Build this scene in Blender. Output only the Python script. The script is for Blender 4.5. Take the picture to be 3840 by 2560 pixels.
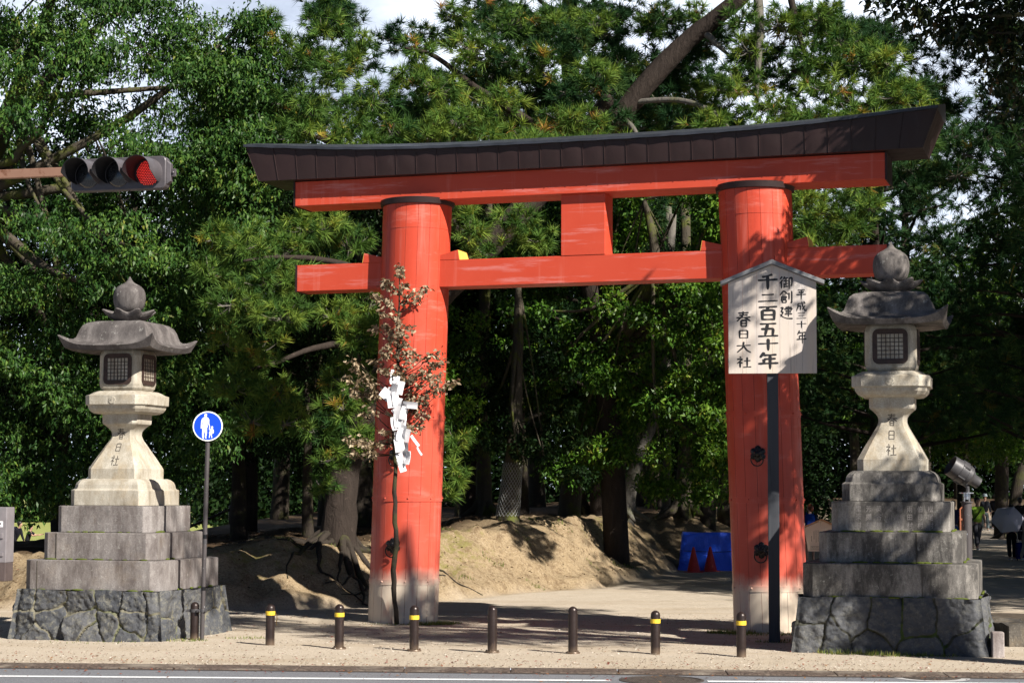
import bpy, bmesh, math, random
import numpy as np
from mathutils import Vector, Matrix, Quaternion
R = math.radians
PI = math.pi
scene = bpy.context.scene
COL = scene.collection
for o in list(bpy.data.objects):
    bpy.data.objects.remove(o)

# ------------------------------------------------------------------ camera, sky, sun, exposure
cam_d = bpy.data.cameras.new("camera")
cam_d.sensor_width = 36.0
cam_d.lens = 67.0
cam_d.clip_end = 5000
cam = bpy.data.objects.new("camera", cam_d)
COL.objects.link(cam)
cam.matrix_world = (Matrix.Translation((0, 0, 2.0)) @ Matrix.Rotation(R(90) + 0.0782, 4, 'X')
                    @ Matrix.Rotation(0.0032, 4, 'Z'))
cam_d.dof.use_dof = True
cam_d.dof.focus_distance = 26.5
cam_d.dof.aperture_fstop = 13.0
scene.camera = cam

SUN_EL, SUN_AZ = R(37.0), math.atan2(0.695, -0.719)      # azimuth clockwise from +Y
SUN = Vector((math.sin(SUN_AZ) * math.cos(SUN_EL), math.cos(SUN_AZ) * math.cos(SUN_EL), math.sin(SUN_EL)))
sun_d = bpy.data.lights.new("sun", 'SUN')
sun_d.energy = 5.0
sun_d.angle = R(0.5)
sun_d.color = (1.0, 0.93, 0.84)
sun = bpy.data.objects.new("sun", sun_d)
COL.objects.link(sun)
sun.rotation_euler = SUN.to_track_quat('Z', 'Y').to_euler()
sun.location = (20, -20, 30)

world = bpy.data.worlds.new("World")
scene.world = world
world.use_nodes = True
wn = world.node_tree
wn.nodes.clear()
def wnode(t, **k):
    n = wn.nodes.new(t)
    for a, b in k.items():
        setattr(n, a, b)
    return n
w_sky = wnode('ShaderNodeTexSky', sky_type='NISHITA', sun_disc=False, sun_elevation=SUN_EL, sun_rotation=SUN_AZ)
w_sky.air_density = 0.35
w_sky.dust_density = 0.1
w_tc = wnode('ShaderNodeTexCoord')
w_map = wnode('ShaderNodeMapping')
w_map.inputs['Scale'].default_value = (1.0, 1.0, 2.2)
w_noise = wnode('ShaderNodeTexNoise')
w_noise.inputs['Scale'].default_value = 4.2
w_noise.inputs['Detail'].default_value = 7
w_noise.inputs['Roughness'].default_value = 0.58
w_ramp = wnode('ShaderNodeValToRGB')
w_ramp.color_ramp.elements[0].color = (0.42, 0.42, 0.42, 1)
w_ramp.color_ramp.elements[0].position = 0.40
w_ramp.color_ramp.elements[1].position = 0.58
w_mix = wnode('ShaderNodeMix', data_type='RGBA')
w_mix.inputs[7].default_value = (14.0, 15.2, 17.2, 1)
w_bg = wnode('ShaderNodeBackground')
w_bg.inputs['Strength'].default_value = 0.05
w_out = wnode('ShaderNodeOutputWorld')
L = wn.links.new
L(w_tc.outputs['Generated'], w_map.inputs['Vector'])
L(w_map.outputs['Vector'], w_noise.inputs['Vector'])
L(w_noise.outputs['Fac'], w_ramp.inputs['Fac'])
# the clouds lie low in the north; overhead the sky is clear
w_sep = wnode('ShaderNodeSeparateXYZ')
w_lo = wnode('ShaderNodeMapRange')
w_lo.inputs[1].default_value, w_lo.inputs[2].default_value = 0.62, 0.38
w_no = wnode('ShaderNodeMapRange')
w_no.inputs[1].default_value, w_no.inputs[2].default_value = 0.30, 0.70
w_m1 = wnode('ShaderNodeMath', operation='MULTIPLY')
w_m2 = wnode('ShaderNodeMath', operation='MULTIPLY')
L(w_tc.outputs['Generated'], w_sep.inputs[0])
L(w_sep.outputs[2], w_lo.inputs[0])
L(w_sep.outputs[1], w_no.inputs[0])
L(w_lo.outputs[0], w_m1.inputs[0])
L(w_no.outputs[0], w_m1.inputs[1])
L(w_ramp.outputs['Color'], w_m2.inputs[0])
L(w_m1.outputs[0], w_m2.inputs[1])
L(w_m2.outputs[0], w_mix.inputs[0])
L(w_sky.outputs['Color'], w_mix.inputs[6])
L(w_mix.outputs[2], w_bg.inputs['Color'])
L(w_bg.outputs['Background'], w_out.inputs['Surface'])

scene.view_settings.view_transform = 'Standard'
scene.view_settings.look = 'None'
scene.view_settings.exposure = 1.0
scene.view_settings.gamma = 1.0
scene.cycles.max_bounces = 6
scene.cycles.diffuse_bounces = 3
scene.cycles.glossy_bounces = 2
scene.cycles.transmission_bounces = 3
scene.cycles.transparent_max_bounces = 4
scene.cycles.use_fast_gi = False
scene.cycles.use_denoising = True

# ------------------------------------------------------------------ material helpers
class M:
    """small node-graph helper round one Principled material"""
    def __init__(self, name):
        self.m = bpy.data.materials.new(name)
        self.m.use_nodes = True
        self.t = self.m.node_tree
        self.b = self.t.nodes['Principled BSDF']
        self.out = self.t.nodes['Material Output']
        self._tc = None
    def n(self, t, **k):
        nd = self.t.nodes.new(t)
        for a, b in k.items():
            setattr(nd, a, b)
        return nd
    def link(self, a, b):
        self.t.links.new(a, b)
    def put(self, sock, v):
        if hasattr(v, 'links'):
            self.link(v, sock)
        elif isinstance(v, (tuple, list)) and len(v) == 3 and sock.type == 'RGBA':
            sock.default_value = (*v, 1)
        else:
            sock.default_value = v
    def coord(self, scale=(1, 1, 1), kind='Object', rot=(0, 0, 0)):
        if self._tc is None:
            self._tc = self.n('ShaderNodeTexCoord')
        mp = self.n('ShaderNodeMapping')
        mp.inputs['Scale'].default_value = scale
        mp.inputs['Rotation'].default_value = rot
        self.link(self._tc.outputs[kind], mp.inputs['Vector'])
        return mp.outputs['Vector']
    def noise(self, scale=5, detail=5, rough=0.6, stretch=(1, 1, 1), kind='Object', dist=0.0):
        nd = self.n('ShaderNodeTexNoise')
        nd.inputs['Scale'].default_value = scale
        nd.inputs['Detail'].default_value = detail
        nd.inputs['Roughness'].default_value = rough
        nd.inputs['Distortion'].default_value = dist
        self.link(self.coord(stretch, kind), nd.inputs['Vector'])
        return nd.outputs['Fac']
    def voro(self, scale=5, stretch=(1, 1, 1), out='Distance', feature='F1'):
        nd = self.n('ShaderNodeTexVoronoi', feature=feature)
        nd.inputs['Scale'].default_value = scale
        self.link(self.coord(stretch), nd.inputs['Vector'])
        return nd.outputs[out]
    def ramp(self, fac, stops):
        nd = self.n('ShaderNodeValToRGB')
        cr = nd.color_ramp
        while len(cr.elements) < len(stops):
            cr.elements.new(0.5)
        for e, (p, c) in zip(cr.elements, stops):
            e.position = p
            e.color = (c, c, c, 1) if not isinstance(c, (tuple, list)) else (*c, 1)
        self.put(nd.inputs['Fac'], fac)
        return nd.outputs['Color']
    def mix(self, fac, a, b, mode='MIX'):
        nd = self.n('ShaderNodeMix', data_type='RGBA', blend_type=mode)
        self.put(nd.inputs[0], fac)
        self.put(nd.inputs[6], a)
        self.put(nd.inputs[7], b)
        return nd.outputs[2]
    def math(self, op, a, b=0.0, clamp=False):
        nd = self.n('ShaderNodeMath', operation=op, use_clamp=clamp)
        self.put(nd.inputs[0], a)
        self.put(nd.inputs[1], b)
        return nd.outputs[0]
    def attr(self, name):
        nd = self.n('ShaderNodeAttribute')
        nd.attribute_name = name
        return nd.outputs['Fac']
    def sep(self, kind='Object'):
        nd = self.n('ShaderNodeSeparateXYZ')
        self.link(self.coord((1, 1, 1), kind), nd.inputs[0])
        return nd.outputs
    def bump(self, h, strength=0.3, dist=0.02):
        nd = self.n('ShaderNodeBump')
        nd.inputs['Strength'].default_value = strength
        nd.inputs['Distance'].default_value = dist
        self.put(nd.inputs['Height'], h)
        self.link(nd.outputs['Normal'], self.b.inputs['Normal'])
    def done(self, color, rough=0.8, metal=0.0, spec=0.4):
        self.put(self.b.inputs['Base Color'], color)
        self.put(self.b.inputs['Roughness'], rough)
        self.b.inputs['Metallic'].default_value = metal
        self.b.inputs['Specular IOR Level'].default_value = spec
        return self.m

def plain(name, c, rough=0.6, metal=0.0, var=0.18, scale=9.0, spec=0.4):
    m = M(name)
    f = m.ramp(m.noise(scale, 5), [(0.3, 1 - var), (0.7, 1 + var)])
    col = m.mix(1.0, c, f, 'MULTIPLY')
    m.bump(m.noise(scale * 6, 4), 0.08, 0.01)
    return m.done(col, rough, metal, spec)

# ------------------------------------------------------------------ mesh helpers
class MB:
    def __init__(self):
        self.v = []
        self.f = []
    def add(self, vs, fs, T=None):
        b = len(self.v)
        if T is not None:
            vs = [tuple(T @ Vector(p)) for p in vs]
        self.v += [tuple(p) for p in vs]
        self.f += [tuple(i + b for i in q) for q in fs]
    def box(self, c, s, T=None):
        x, y, z = c
        a, b, d = s[0] / 2, s[1] / 2, s[2] / 2
        vs = [(x - a, y - b, z - d), (x + a, y - b, z - d), (x + a, y + b, z - d), (x - a, y + b, z - d),
              (x - a, y - b, z + d), (x + a, y - b, z + d), (x + a, y + b, z + d), (x - a, y + b, z + d)]
        self.add(vs, [(3, 2, 1, 0), (4, 5, 6, 7), (0, 1, 5, 4), (1, 2, 6, 5), (2, 3, 7, 6), (3, 0, 4, 7)], T)
    def loft(self, rings, caps=True, T=None, closed=True):
        n = len(rings[0])
        vs = [p for r in rings for p in r]
        fs = []
        for k in range(len(rings) - 1):
            for i in range(n if closed else n - 1):
                j = (i + 1) % n
                fs.append((k * n + i, k * n + j, (k + 1) * n + j, (k + 1) * n + i))
        if caps:
            fs.append(tuple(range(n))[::-1])
            fs.append(tuple((len(rings) - 1) * n + i for i in range(n)))
        self.add(vs, fs, T)
    def lathe(self, prof, n=24, T=None, caps=True):
        self.loft([[(r * math.cos(2 * PI * i / n), r * math.sin(2 * PI * i / n), z) for i in range(n)] for r, z in prof], caps, T)
    def tube(self, pts, rad, n=8, T=None, wob=0.0, rng=None):
        pts = [Vector(p) for p in pts]
        if not isinstance(rad, (list, tuple)):
            rad = [rad] * len(pts)
        rings = []
        ref = Vector((0.3, 0.2, 1)).normalized()
        for i, p in enumerate(pts):
            d = (pts[min(i + 1, len(pts) - 1)] - pts[max(i - 1, 0)]).normalized()
            if abs(d.dot(ref)) > 0.95:
                ref = Vector((1, 0.1, 0))
            s = d.cross(ref).normalized()
            u = s.cross(d).normalized()
            rings.append([tuple(p + (s * math.cos(2 * PI * k / n) + u * math.sin(2 * PI * k / n)) * rad[i] *
                                (1 + (rng.uniform(-wob, wob) if rng else 0))) for k in range(n)])
        self.loft(rings, True, T)
    def prism(self, poly, z0, z1, T=None):
        n = len(poly)
        vs = [(x, y, z0) for x, y in poly] + [(x, y, z1) for x, y in poly]
        fs = [tuple(range(n))[::-1], tuple(range(n, 2 * n))]
        fs += [(i, (i + 1) % n, n + (i + 1) % n, n + i) for i in range(n)]
        self.add(vs, fs, T)
    def sphere(self, c, r, n=14, m=8, sc=(1, 1, 1), T=None):
        prof = []
        rings = []
        for k in range(m + 1):
            a = -PI / 2 + PI * k / m
            rr = max(math.cos(a), 0.02) * r
            rings.append([(c[0] + rr * math.cos(2 * PI * i / n) * sc[0], c[1] + rr * math.sin(2 * PI * i / n) * sc[1],
                           c[2] + math.sin(a) * r * sc[2]) for i in range(n)])
        self.loft(rings, True, T)
    def build(self, name, mat, parent=None, smooth=False, bevel=0.0, T=None, auto=None):
        me = bpy.data.meshes.new(name)
        me.from_pydata(self.v, [], self.f)
        me.update()
        return link(name, me, mat, parent, smooth, bevel, T, auto)

def link(name, me, mat, parent=None, smooth=False, bevel=0.0, T=None, auto=None):
    if T is not None:
        me.transform(T)
    o = bpy.data.objects.new(name, me)
    COL.objects.link(o)
    mats = mat if isinstance(mat, (list, tuple)) else [mat]
    for m in mats:
        if m is not None:
            me.materials.append(m)
    bm = bmesh.new()
    bm.from_mesh(me)
    bmesh.ops.recalc_face_normals(bm, faces=bm.faces)
    bm.to_mesh(me)
    bm.free()
    if auto is not None:
        me.polygons.foreach_set('use_smooth', [True] * len(me.polygons))
        me.set_sharp_from_angle(angle=R(auto))
    elif smooth:
        me.polygons.foreach_set('use_smooth', [True] * len(me.polygons))
    if bevel:
        bv = o.modifiers.new('bevel', 'BEVEL')
        bv.width = bevel
        bv.segments = 2
        bv.limit_method = 'ANGLE'
        bv.angle_limit = R(40)
    if parent is not None:
        o.parent = parent
    return o

def tag(o, label=None, cat=None, group=None, kind=None):
    if label:
        o['label'] = label
    if cat:
        o['category'] = cat
    if group:
        o['group'] = group
    if kind:
        o['kind'] = kind
    return o

def thing(name, label, cat, loc=(0, 0, 0), rz=0.0, group=None):
    o = bpy.data.objects.new(name, None)
    o.empty_display_size = 0.2
    COL.objects.link(o)
    o.location = loc
    o.rotation_euler = (0, 0, rz)
    return tag(o, label, cat, group)

def copy_tree(o, parent=None):
    c = o.copy()
    COL.objects.link(c)
    if parent is not None:
        c.parent = parent
    for ch in list(o.children):
        copy_tree(ch, c)
    return c

def soup(name, verts, nper, mat, parent=None, attrs=None, smooth=False):
    """mesh of loose same-sized faces from a numpy array (nfaces*nper, 3)"""
    nf = len(verts) // nper
    me = bpy.data.meshes.new(name)
    me.vertices.add(len(verts))
    me.vertices.foreach_set('co', np.ascontiguousarray(verts, dtype=np.float32).ravel())
    me.loops.add(nf * nper)
    me.loops.foreach_set('vertex_index', np.arange(nf * nper, dtype=np.int32))
    me.polygons.add(nf)
    me.polygons.foreach_set('loop_start', np.arange(0, nf * nper, nper, dtype=np.int32))
    me.polygons.foreach_set('loop_total', np.full(nf, nper, dtype=np.int32))
    for k, a in (attrs or {}).items():
        at = me.attributes.new(k, 'FLOAT', 'FACE')
        at.data.foreach_set('value', np.ascontiguousarray(a, dtype=np.float32))
    me.update()
    me.validate()
    o = bpy.data.objects.new(name, me)
    COL.objects.link(o)
    me.materials.append(mat)
    if parent is not None:
        o.parent = parent
    return o

def vnoise(x, y, seed=0, octaves=4):
    """cheap smooth value noise on arrays"""
    tot = np.zeros_like(x, dtype=float)
    amp, fr, nrm = 1.0, 1.0, 0.0
    def h(i, j, s):
        v = np.sin(i * 127.1 + j * 311.7 + s * 74.7) * 43758.5453
        return v - np.floor(v)
    for k in range(octaves):
        X, Y = x * fr + k * 17.3, y * fr - k * 9.1
        i, j = np.floor(X), np.floor(Y)
        u, v = X - i, Y - j
        u, v = u * u * (3 - 2 * u), v * v * (3 - 2 * v)
        s = seed + k
        a = h(i, j, s) * (1 - u) + h(i + 1, j, s) * u
        b = h(i, j + 1, s) * (1 - u) + h(i + 1, j + 1, s) * u
        tot += amp * (a * (1 - v) + b * v - 0.5)
        nrm += amp
        amp *= 0.5
        fr *= 2.03
    return tot / nrm * 2

# ------------------------------------------------------------------ materials
def mk_red():
    m = M('vermilion_paint')
    z = m.sep()[2]
    base = m.mix(m.noise(1.6, 6, 0.65, (1, 1, 0.5)), (0.455, 0.048, 0.023), (0.54, 0.074, 0.038))
    chalk = m.ramp(m.noise(2.2, 7, 0.7, (0.5, 0.5, 2.5)), [(0.56, 0.0), (0.78, 0.42)])
    base = m.mix(chalk, base, (0.70, 0.32, 0.27))
    base = m.mix(m.ramp(m.math('ADD', m.math('MULTIPLY', z, 0.13), m.noise(1.1, 4, 0.6)), [(0.62, 0.5), (1.25, 0.0)]), base, (0.56, 0.115, 0.08))
    streak = m.ramp(m.noise(9, 4, 0.6, (1, 1, 0.06)), [(0.54, 0.0), (0.70, 0.36)])
    base = m.mix(streak, base, (0.63, 0.20, 0.16))
    base = m.mix(m.ramp(m.noise(6, 5, 0.7, (1, 1, 0.10)), [(0.56, 0.0), (0.70, 0.4)]), base, (0.30, 0.035, 0.022))
    fadez = m.math('ADD', z, m.math('MULTIPLY', m.noise(5, 5, 0.6, (1, 1, 0.35)), 0.35))
    pale = m.ramp(fadez, [(0.74, 1.0), (1.02, 0.0)])
    wood = m.mix(m.noise(14, 5, 0.6, (1, 1, 0.15)), (0.54, 0.46, 0.36), (0.66, 0.56, 0.46))
    wood = m.mix(m.ramp(m.noise(4, 5, 0.7, (1, 1, 0.3)), [(0.55, 0.0), (0.72, 0.5)]), wood, (0.45, 0.13, 0.10))
    col = m.mix(pale, base, wood)
    m.bump(m.noise(12, 6, 0.6, (1, 1, 0.1)), 0.12, 0.01)
    return m.done(col, m.ramp(m.noise(3, 4), [(0.3, 0.33), (0.7, 0.52)]), 0, 0.3)
RED = mk_red()

def mk_beam_red():
    m = M('vermilion_beam_paint')
    base = m.mix(m.noise(1.6, 6, 0.65), (0.47, 0.052, 0.025), (0.55, 0.078, 0.040))
    line = m.ramp(m.noise(1.1, 7, 0.72, (0.55, 1, 7.0)), [(0.55, 0.0), (0.70, 0.5)])
    base = m.mix(line, base, (0.66, 0.34, 0.33))
    drip = m.ramp(m.noise(5, 4, 0.6, (1.5, 1, 0.10)), [(0.58, 0.0), (0.74, 0.25)])
    base = m.mix(drip, base, (0.68, 0.27, 0.22))
    m.bump(m.noise(8, 6, 0.6, (0.15, 1, 1)), 0.10, 0.01)
    return m.done(base, m.ramp(m.noise(3, 4), [(0.3, 0.35), (0.7, 0.55)]), 0, 0.28)
BEAM = mk_beam_red()
SEAM = plain('dark_red_seam', (0.20, 0.026, 0.016), 0.8)
YELLOW_END = plain('ochre_end_paint', (0.72, 0.46, 0.09), 0.55)

def mk_copper():
    m = M('weathered_copper')
    c = m.mix(m.noise(1.8, 6, 0.6), (0.017, 0.0095, 0.0095), (0.034, 0.018, 0.0175))
    c = m.mix(m.ramp(m.noise(6, 6, 0.7, (1, 1, 0.25)), [(0.62, 0.0), (0.8, 0.35)]), c, (0.07, 0.062, 0.06))
    m.bump(m.noise(2.5, 3), 0.25, 0.03)
    return m.done(c, m.ramp(m.noise(5, 4), [(0.3, 0.42), (0.7, 0.58)]), 0.0, 0.3)
COPPER = mk_copper()
RIDGE = plain('dark_grey_sheet_metal', (0.045, 0.050, 0.062), 0.42, 0.35, 0.3, 4)

def mk_stone(name, a, b, dark, damt, lich=0.0, rust=0.0, grain=90.0, bump=0.35):
    m = M(name)
    col = m.mix(m.noise(3.5, 6, 0.65), a, b)
    col = m.mix(m.ramp(m.noise(grain, 3, 0.7), [(0.34, 0.45), (0.52, 0.0)]), col, tuple(x * 0.45 for x in a))
    col = m.mix(m.ramp(m.noise(grain * 0.7, 2, 0.6), [(0.60, 0.0), (0.70, 0.35)]), col, tuple(min(1, x * 1.7) for x in b))
    st = m.math('MULTIPLY', m.noise(2.6, 7, 0.72, (1, 1, 0.45)), 1.0)
    st2 = m.noise(7, 7, 0.75, (1, 1, 0.25))
    stain = m.ramp(m.math('ADD', m.math('MULTIPLY', st, 0.6), m.math('MULTIPLY', st2, 0.4)),
                   [(0.62 - damt, 1.0), (0.80 - damt, 0.0)])
    col = m.mix(m.math('MULTIPLY', stain, 0.85), col, dark)
    if lich:
        col = m.mix(m.ramp(m.noise(11, 6, 0.75), [(0.60, 0.0), (0.68, lich)]), col, (0.46, 0.46, 0.42))
    if rust:
        col = m.mix(m.ramp(m.noise(2.2, 5, 0.65), [(0.52, 0.0), (0.75, rust)]), col, (0.42, 0.29, 0.13))
    m.bump(m.math('ADD', m.noise(grain * 0.45, 5, 0.7), m.math('MULTIPLY', m.noise(6, 5), 0.6)), bump, 0.012)
    return m.done(col, 0.88, 0, 0.25)
ST_CREAM = mk_stone('pale_granite', (0.40, 0.37, 0.305), (0.50, 0.47, 0.40), (0.20, 0.165, 0.115), 0.24, 0, 0.40)
ST_ROOF = mk_stone('weathered_roof_stone', (0.135, 0.122, 0.117), (0.23, 0.212, 0.203), (0.050, 0.044, 0.043), 0.17, 0.55)
ST_TIER = mk_stone('grey_brown_granite', (0.215, 0.20, 0.19), (0.335, 0.312, 0.30), (0.085, 0.070, 0.066), 0.20, 0.40, 0.12, 70)
ST_BLACK = mk_stone('black_stained_granite', (0.24, 0.225, 0.205), (0.40, 0.375, 0.34), (0.020, 0.019, 0.019), 0.165, 0.4, 0.0, 70, 0.55)
ST_ROOFB = mk_stone('blackened_roof_stone', (0.15, 0.135, 0.125), (0.27, 0.245, 0.23), (0.030, 0.027, 0.026), 0.19, 0.45)

def mk_rubble(name, mortar, moss, lich=0.8):
    m = M(name)
    a = m.attr('mortar')
    idr = m.attr('stone_id')
    c = m.mix(m.noise(4, 6, 0.7), (0.032, 0.037, 0.045), (0.082, 0.088, 0.098))
    c = m.mix(m.math('MULTIPLY', idr, 0.5), c, (0.15, 0.15, 0.15))
    c = m.mix(m.ramp(m.noise(10, 8, 0.78, (1, 1, 1), dist=0.6), [(0.50, 0.0), (0.60, lich)]), c, (0.19, 0.185, 0.15))
    c = m.mix(m.ramp(m.noise(40, 4, 0.7), [(0.4, 0.4), (0.6, 0.0)]), c, (0.04, 0.042, 0.05))
    mc = m.mix(m.noise(20, 4), mortar, tuple(x * 0.6 for x in mortar))
    mc = m.mix(m.ramp(m.noise(2.3, 5, 0.6), [(0.54, 0.0), (0.60, moss)]), mc, (0.055, 0.085, 0.012))
    c = m.mix(m.ramp(a, [(0.35, 0.0), (0.62, 1.0)]), c, mc)
    m.bump(m.math('ADD', m.noise(9, 7, 0.7), m.math('MULTIPLY', m.noise(45, 4), 0.3)), 0.7, 0.03)
    return m.done(c, 0.85, 0, 0.3)
RUB_A = mk_rubble('rubble_masonry_pale_joints', (0.19, 0.178, 0.13), 0.35)
RUB_B = mk_rubble('rubble_masonry_mossy_joints', (0.06, 0.06, 0.045), 0.85, 0.4)

def mk_moss():
    m = M('moss')
    c = m.mix(m.noise(30, 5), (0.035, 0.055, 0.008), (0.14, 0.17, 0.03))
    m.bump(m.noise(80, 4), 0.8, 0.02)
    return m.done(c, 0.95, 0, 0.1)
MOSS = mk_moss()
CARVED = plain('carved_shadow_stone', (0.085, 0.075, 0.062), 0.9, 0, 0.3)
CARVED_PALE = plain('worn_carving', (0.22, 0.205, 0.195), 0.9, 0, 0.3)
WOOD_DARK = plain('dark_brown_lattice_wood', (0.035, 0.020, 0.016), 0.6, 0, 0.4, 20)
def mk_paper_lamp():
    m = M('lantern_paper')
    return m.done(m.mix(m.noise(6, 3), (0.74, 0.77, 0.82), (0.86, 0.88, 0.90)), 0.7)
LPAPER = mk_paper_lamp()

def mk_wood(name, a, b, grey, stretch):
    m = M(name)
    c = m.mix(m.noise(9, 6, 0.65, stretch, dist=0.4), a, b)
    c = m.mix(m.ramp(m.noise(3, 4, 0.6, (stretch[0] * 0.5, 1, stretch[2])), [(0.4, 0.0), (0.65, 0.8)]), c, grey)
    c = m.mix(m.ramp(m.noise(22, 4, 0.6, stretch), [(0.60, 0.0), (0.68, 0.55)]), c, tuple(x * 0.45 for x in a))
    m.bump(m.noise(22, 5, 0.6, stretch), 0.25, 0.01)
    return m.done(c, 0.75, 0, 0.25)
SIGNWOOD = mk_wood('weathered_cedar_board', (0.52, 0.445, 0.37), (0.62, 0.54, 0.465), (0.47, 0.455, 0.46), (1.6, 1, 0.06))
ROOFWOOD = mk_wood('grey_roof_board', (0.15, 0.15, 0.155), (0.25, 0.25, 0.26), (0.18, 0.19, 0.205), (0.15, 1, 1))
POSTWOOD = mk_wood('dark_stained_post', (0.028, 0.032, 0.040), (0.055, 0.060, 0.070), (0.07, 0.075, 0.085), (1.5, 1, 0.06))
NEWWOOD = mk_wood('new_cedar_board', (0.62, 0.44, 0.32), (0.68, 0.50, 0.37), (0.66, 0.49, 0.36), (1.5, 1, 0.06))
NEWROOF = plain('orange_brown_wood', (0.42, 0.20, 0.09), 0.6)
INK = plain('black_ink', (0.012, 0.012, 0.014), 0.55, 0, 0.1)
IRON = plain('black_lacquered_iron', (0.008, 0.008, 0.009), 0.28, 0.3, 0.2, 20, 0.6)

def mk_bollard():
    m = M('worn_brown_painted_steel')
    c = m.mix(m.noise(6, 5, 0.65, (1, 1, 0.4)), (0.020, 0.014, 0.013), (0.042, 0.027, 0.023))
    c = m.mix(m.ramp(m.noise(14, 7, 0.75, (1, 1, 0.35)), [(0.58, 0.0), (0.66, 0.8)]), c, (0.09, 0.06, 0.042))
    z = m.sep()[2]
    c = m.mix(m.ramp(z, [(0.0, 0.55), (0.10, 0.0)]), c, (0.25, 0.18, 0.12))
    m.bump(m.noise(30, 4), 0.1, 0.01)
    return m.done(c, m.ramp(m.noise(8, 5), [(0.35, 0.28), (0.65, 0.5)]), 0.35, 0.5)
BOLL = mk_bollard()
TAPE = plain('yellow_tape', (0.72, 0.50, 0.04), 0.5, 0, 0.15, 25)
def mk_pole():
    m = M('chipped_brown_pole_paint')
    c = m.mix(m.noise(5, 4, 0.6, (1, 1, 0.4)), (0.055, 0.050, 0.052), (0.09, 0.08, 0.08))
    c = m.mix(m.ramp(m.noise(26, 5, 0.7, (1, 1, 0.5)), [(0.64, 0.0), (0.68, 0.9)]), c, (0.35, 0.37, 0.40))
    return m.done(c, 0.5, 0.2)
POLE = mk_pole()
GREYMETAL = plain('grey_painted_metal', (0.055, 0.054, 0.058), 0.45, 0.1, 0.12)
SIGNBLUE = plain('sign_blue', (0.005, 0.055, 0.72), 0.35, 0, 0.03)
SIGNWHITE = plain('sign_white', (0.78, 0.80, 0.82), 0.4, 0, 0.03)
def mk_rust():
    m = M('rusty_brown_arm_paint')
    c = m.mix(m.noise(3, 6, 0.7), (0.22, 0.115, 0.075), (0.32, 0.185, 0.13))
    c = m.mix(m.ramp(m.noise(7, 6, 0.75), [(0.55, 0.0), (0.65, 0.8)]), c, (0.13, 0.045, 0.02))
    return m.done(c, 0.6, 0.15)
RUST = mk_rust()
SIGBODY = plain('signal_housing_grey', (0.088, 0.080, 0.087), 0.42, 0.1, 0.15, 6)
SIGBLACK = plain('signal_inner_black', (0.012, 0.012, 0.014), 0.5)
DARKLENS = plain('dark_lens', (0.02, 0.022, 0.026), 0.12, 0, 0.4, 30, 0.8)
def mk_led():
    m = M('lit_red_led')
    m.b.inputs['Emission Color'].default_value = (1.0, 0.06, 0.05, 1)
    m.b.inputs['Emission Strength'].default_value = 0.55
    return m.done((0.5, 0.01, 0.01), 0.3)
LED = mk_led()
REDLENS = plain('red_lens', (0.07, 0.002, 0.003), 0.3)

def mk_bark(name, a, b, moss=0.0, sc=6.0):
    m = M(name)
    v = m.noise(sc, 7, 0.72, (1, 1, 0.28), dist=0.5)
    c = m.mix(v, a, b)
    c = m.mix(m.ramp(m.noise(sc * 1.7, 6, 0.75), [(0.60, 0.0), (0.70, 0.55)]), c, tuple(min(1, x * 2.0) for x in b))
    if moss:
        c = m.mix(m.ramp(m.noise(2.2, 5, 0.65), [(0.50, 0.0), (0.62, moss)]), c, (0.085, 0.10, 0.02))
    m.bump(v, 1.0, 0.06)
    return m.done(c, 0.92, 0, 0.15)
BARK_PINE = mk_bark('pine_bark', (0.008, 0.006, 0.005), (0.062, 0.048, 0.040), 0.0, 7)  # bark darkened to stand in for shade under the canopy
BARK_GREY = mk_bark('grey_bark', (0.065, 0.060, 0.052), (0.17, 0.158, 0.14), 0.35, 5)
BARK_DARK = mk_bark('dark_bark', (0.020, 0.016, 0.013), (0.055, 0.045, 0.036), 0.30, 5)
BARK_MOSSY = mk_bark('mossy_bark', (0.035, 0.030, 0.022), (0.10, 0.085, 0.065), 0.9, 5)

def mk_leaf(name, stops, trans=0.28, rough=0.40, spec=0.28):
    m = M(name)
    c = m.ramp(m.attr('rnd'), stops)
    m.done(c, rough, 0, spec)
    tr = m.n('ShaderNodeBsdfTranslucent')
    m.link(m.mix(1.0, c, (1.25, 1.3, 0.7), 'MULTIPLY'), tr.inputs['Color'])
    ms = m.n('ShaderNodeMixShader')
    ms.inputs[0].default_value = trans
    m.link(m.b.outputs['BSDF'], ms.inputs[1])
    m.link(tr.outputs['BSDF'], ms.inputs[2])
    m.link(ms.outputs['Shader'], m.out.inputs['Surface'])
    return m.m
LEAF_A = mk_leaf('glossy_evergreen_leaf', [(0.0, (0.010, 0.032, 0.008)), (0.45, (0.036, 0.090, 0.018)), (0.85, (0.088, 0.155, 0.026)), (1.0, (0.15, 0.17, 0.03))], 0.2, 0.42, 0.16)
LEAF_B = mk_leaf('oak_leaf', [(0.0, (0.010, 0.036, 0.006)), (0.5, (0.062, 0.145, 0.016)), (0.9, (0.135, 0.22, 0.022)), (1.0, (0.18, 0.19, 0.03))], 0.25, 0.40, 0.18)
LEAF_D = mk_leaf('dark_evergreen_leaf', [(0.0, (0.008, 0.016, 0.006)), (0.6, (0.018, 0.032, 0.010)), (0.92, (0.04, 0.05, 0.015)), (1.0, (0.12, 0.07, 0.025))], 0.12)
LEAF_W = mk_leaf('shaded_wood_leaf', [(0.0, (0.004, 0.011, 0.004)), (0.5, (0.010, 0.025, 0.007)), (0.9, (0.026, 0.050, 0.011)), (1.0, (0.07, 0.08, 0.018))], 0.10, 0.5, 0.06)  # leaf colour lowered to stand in for the wood's deep shade
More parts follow.
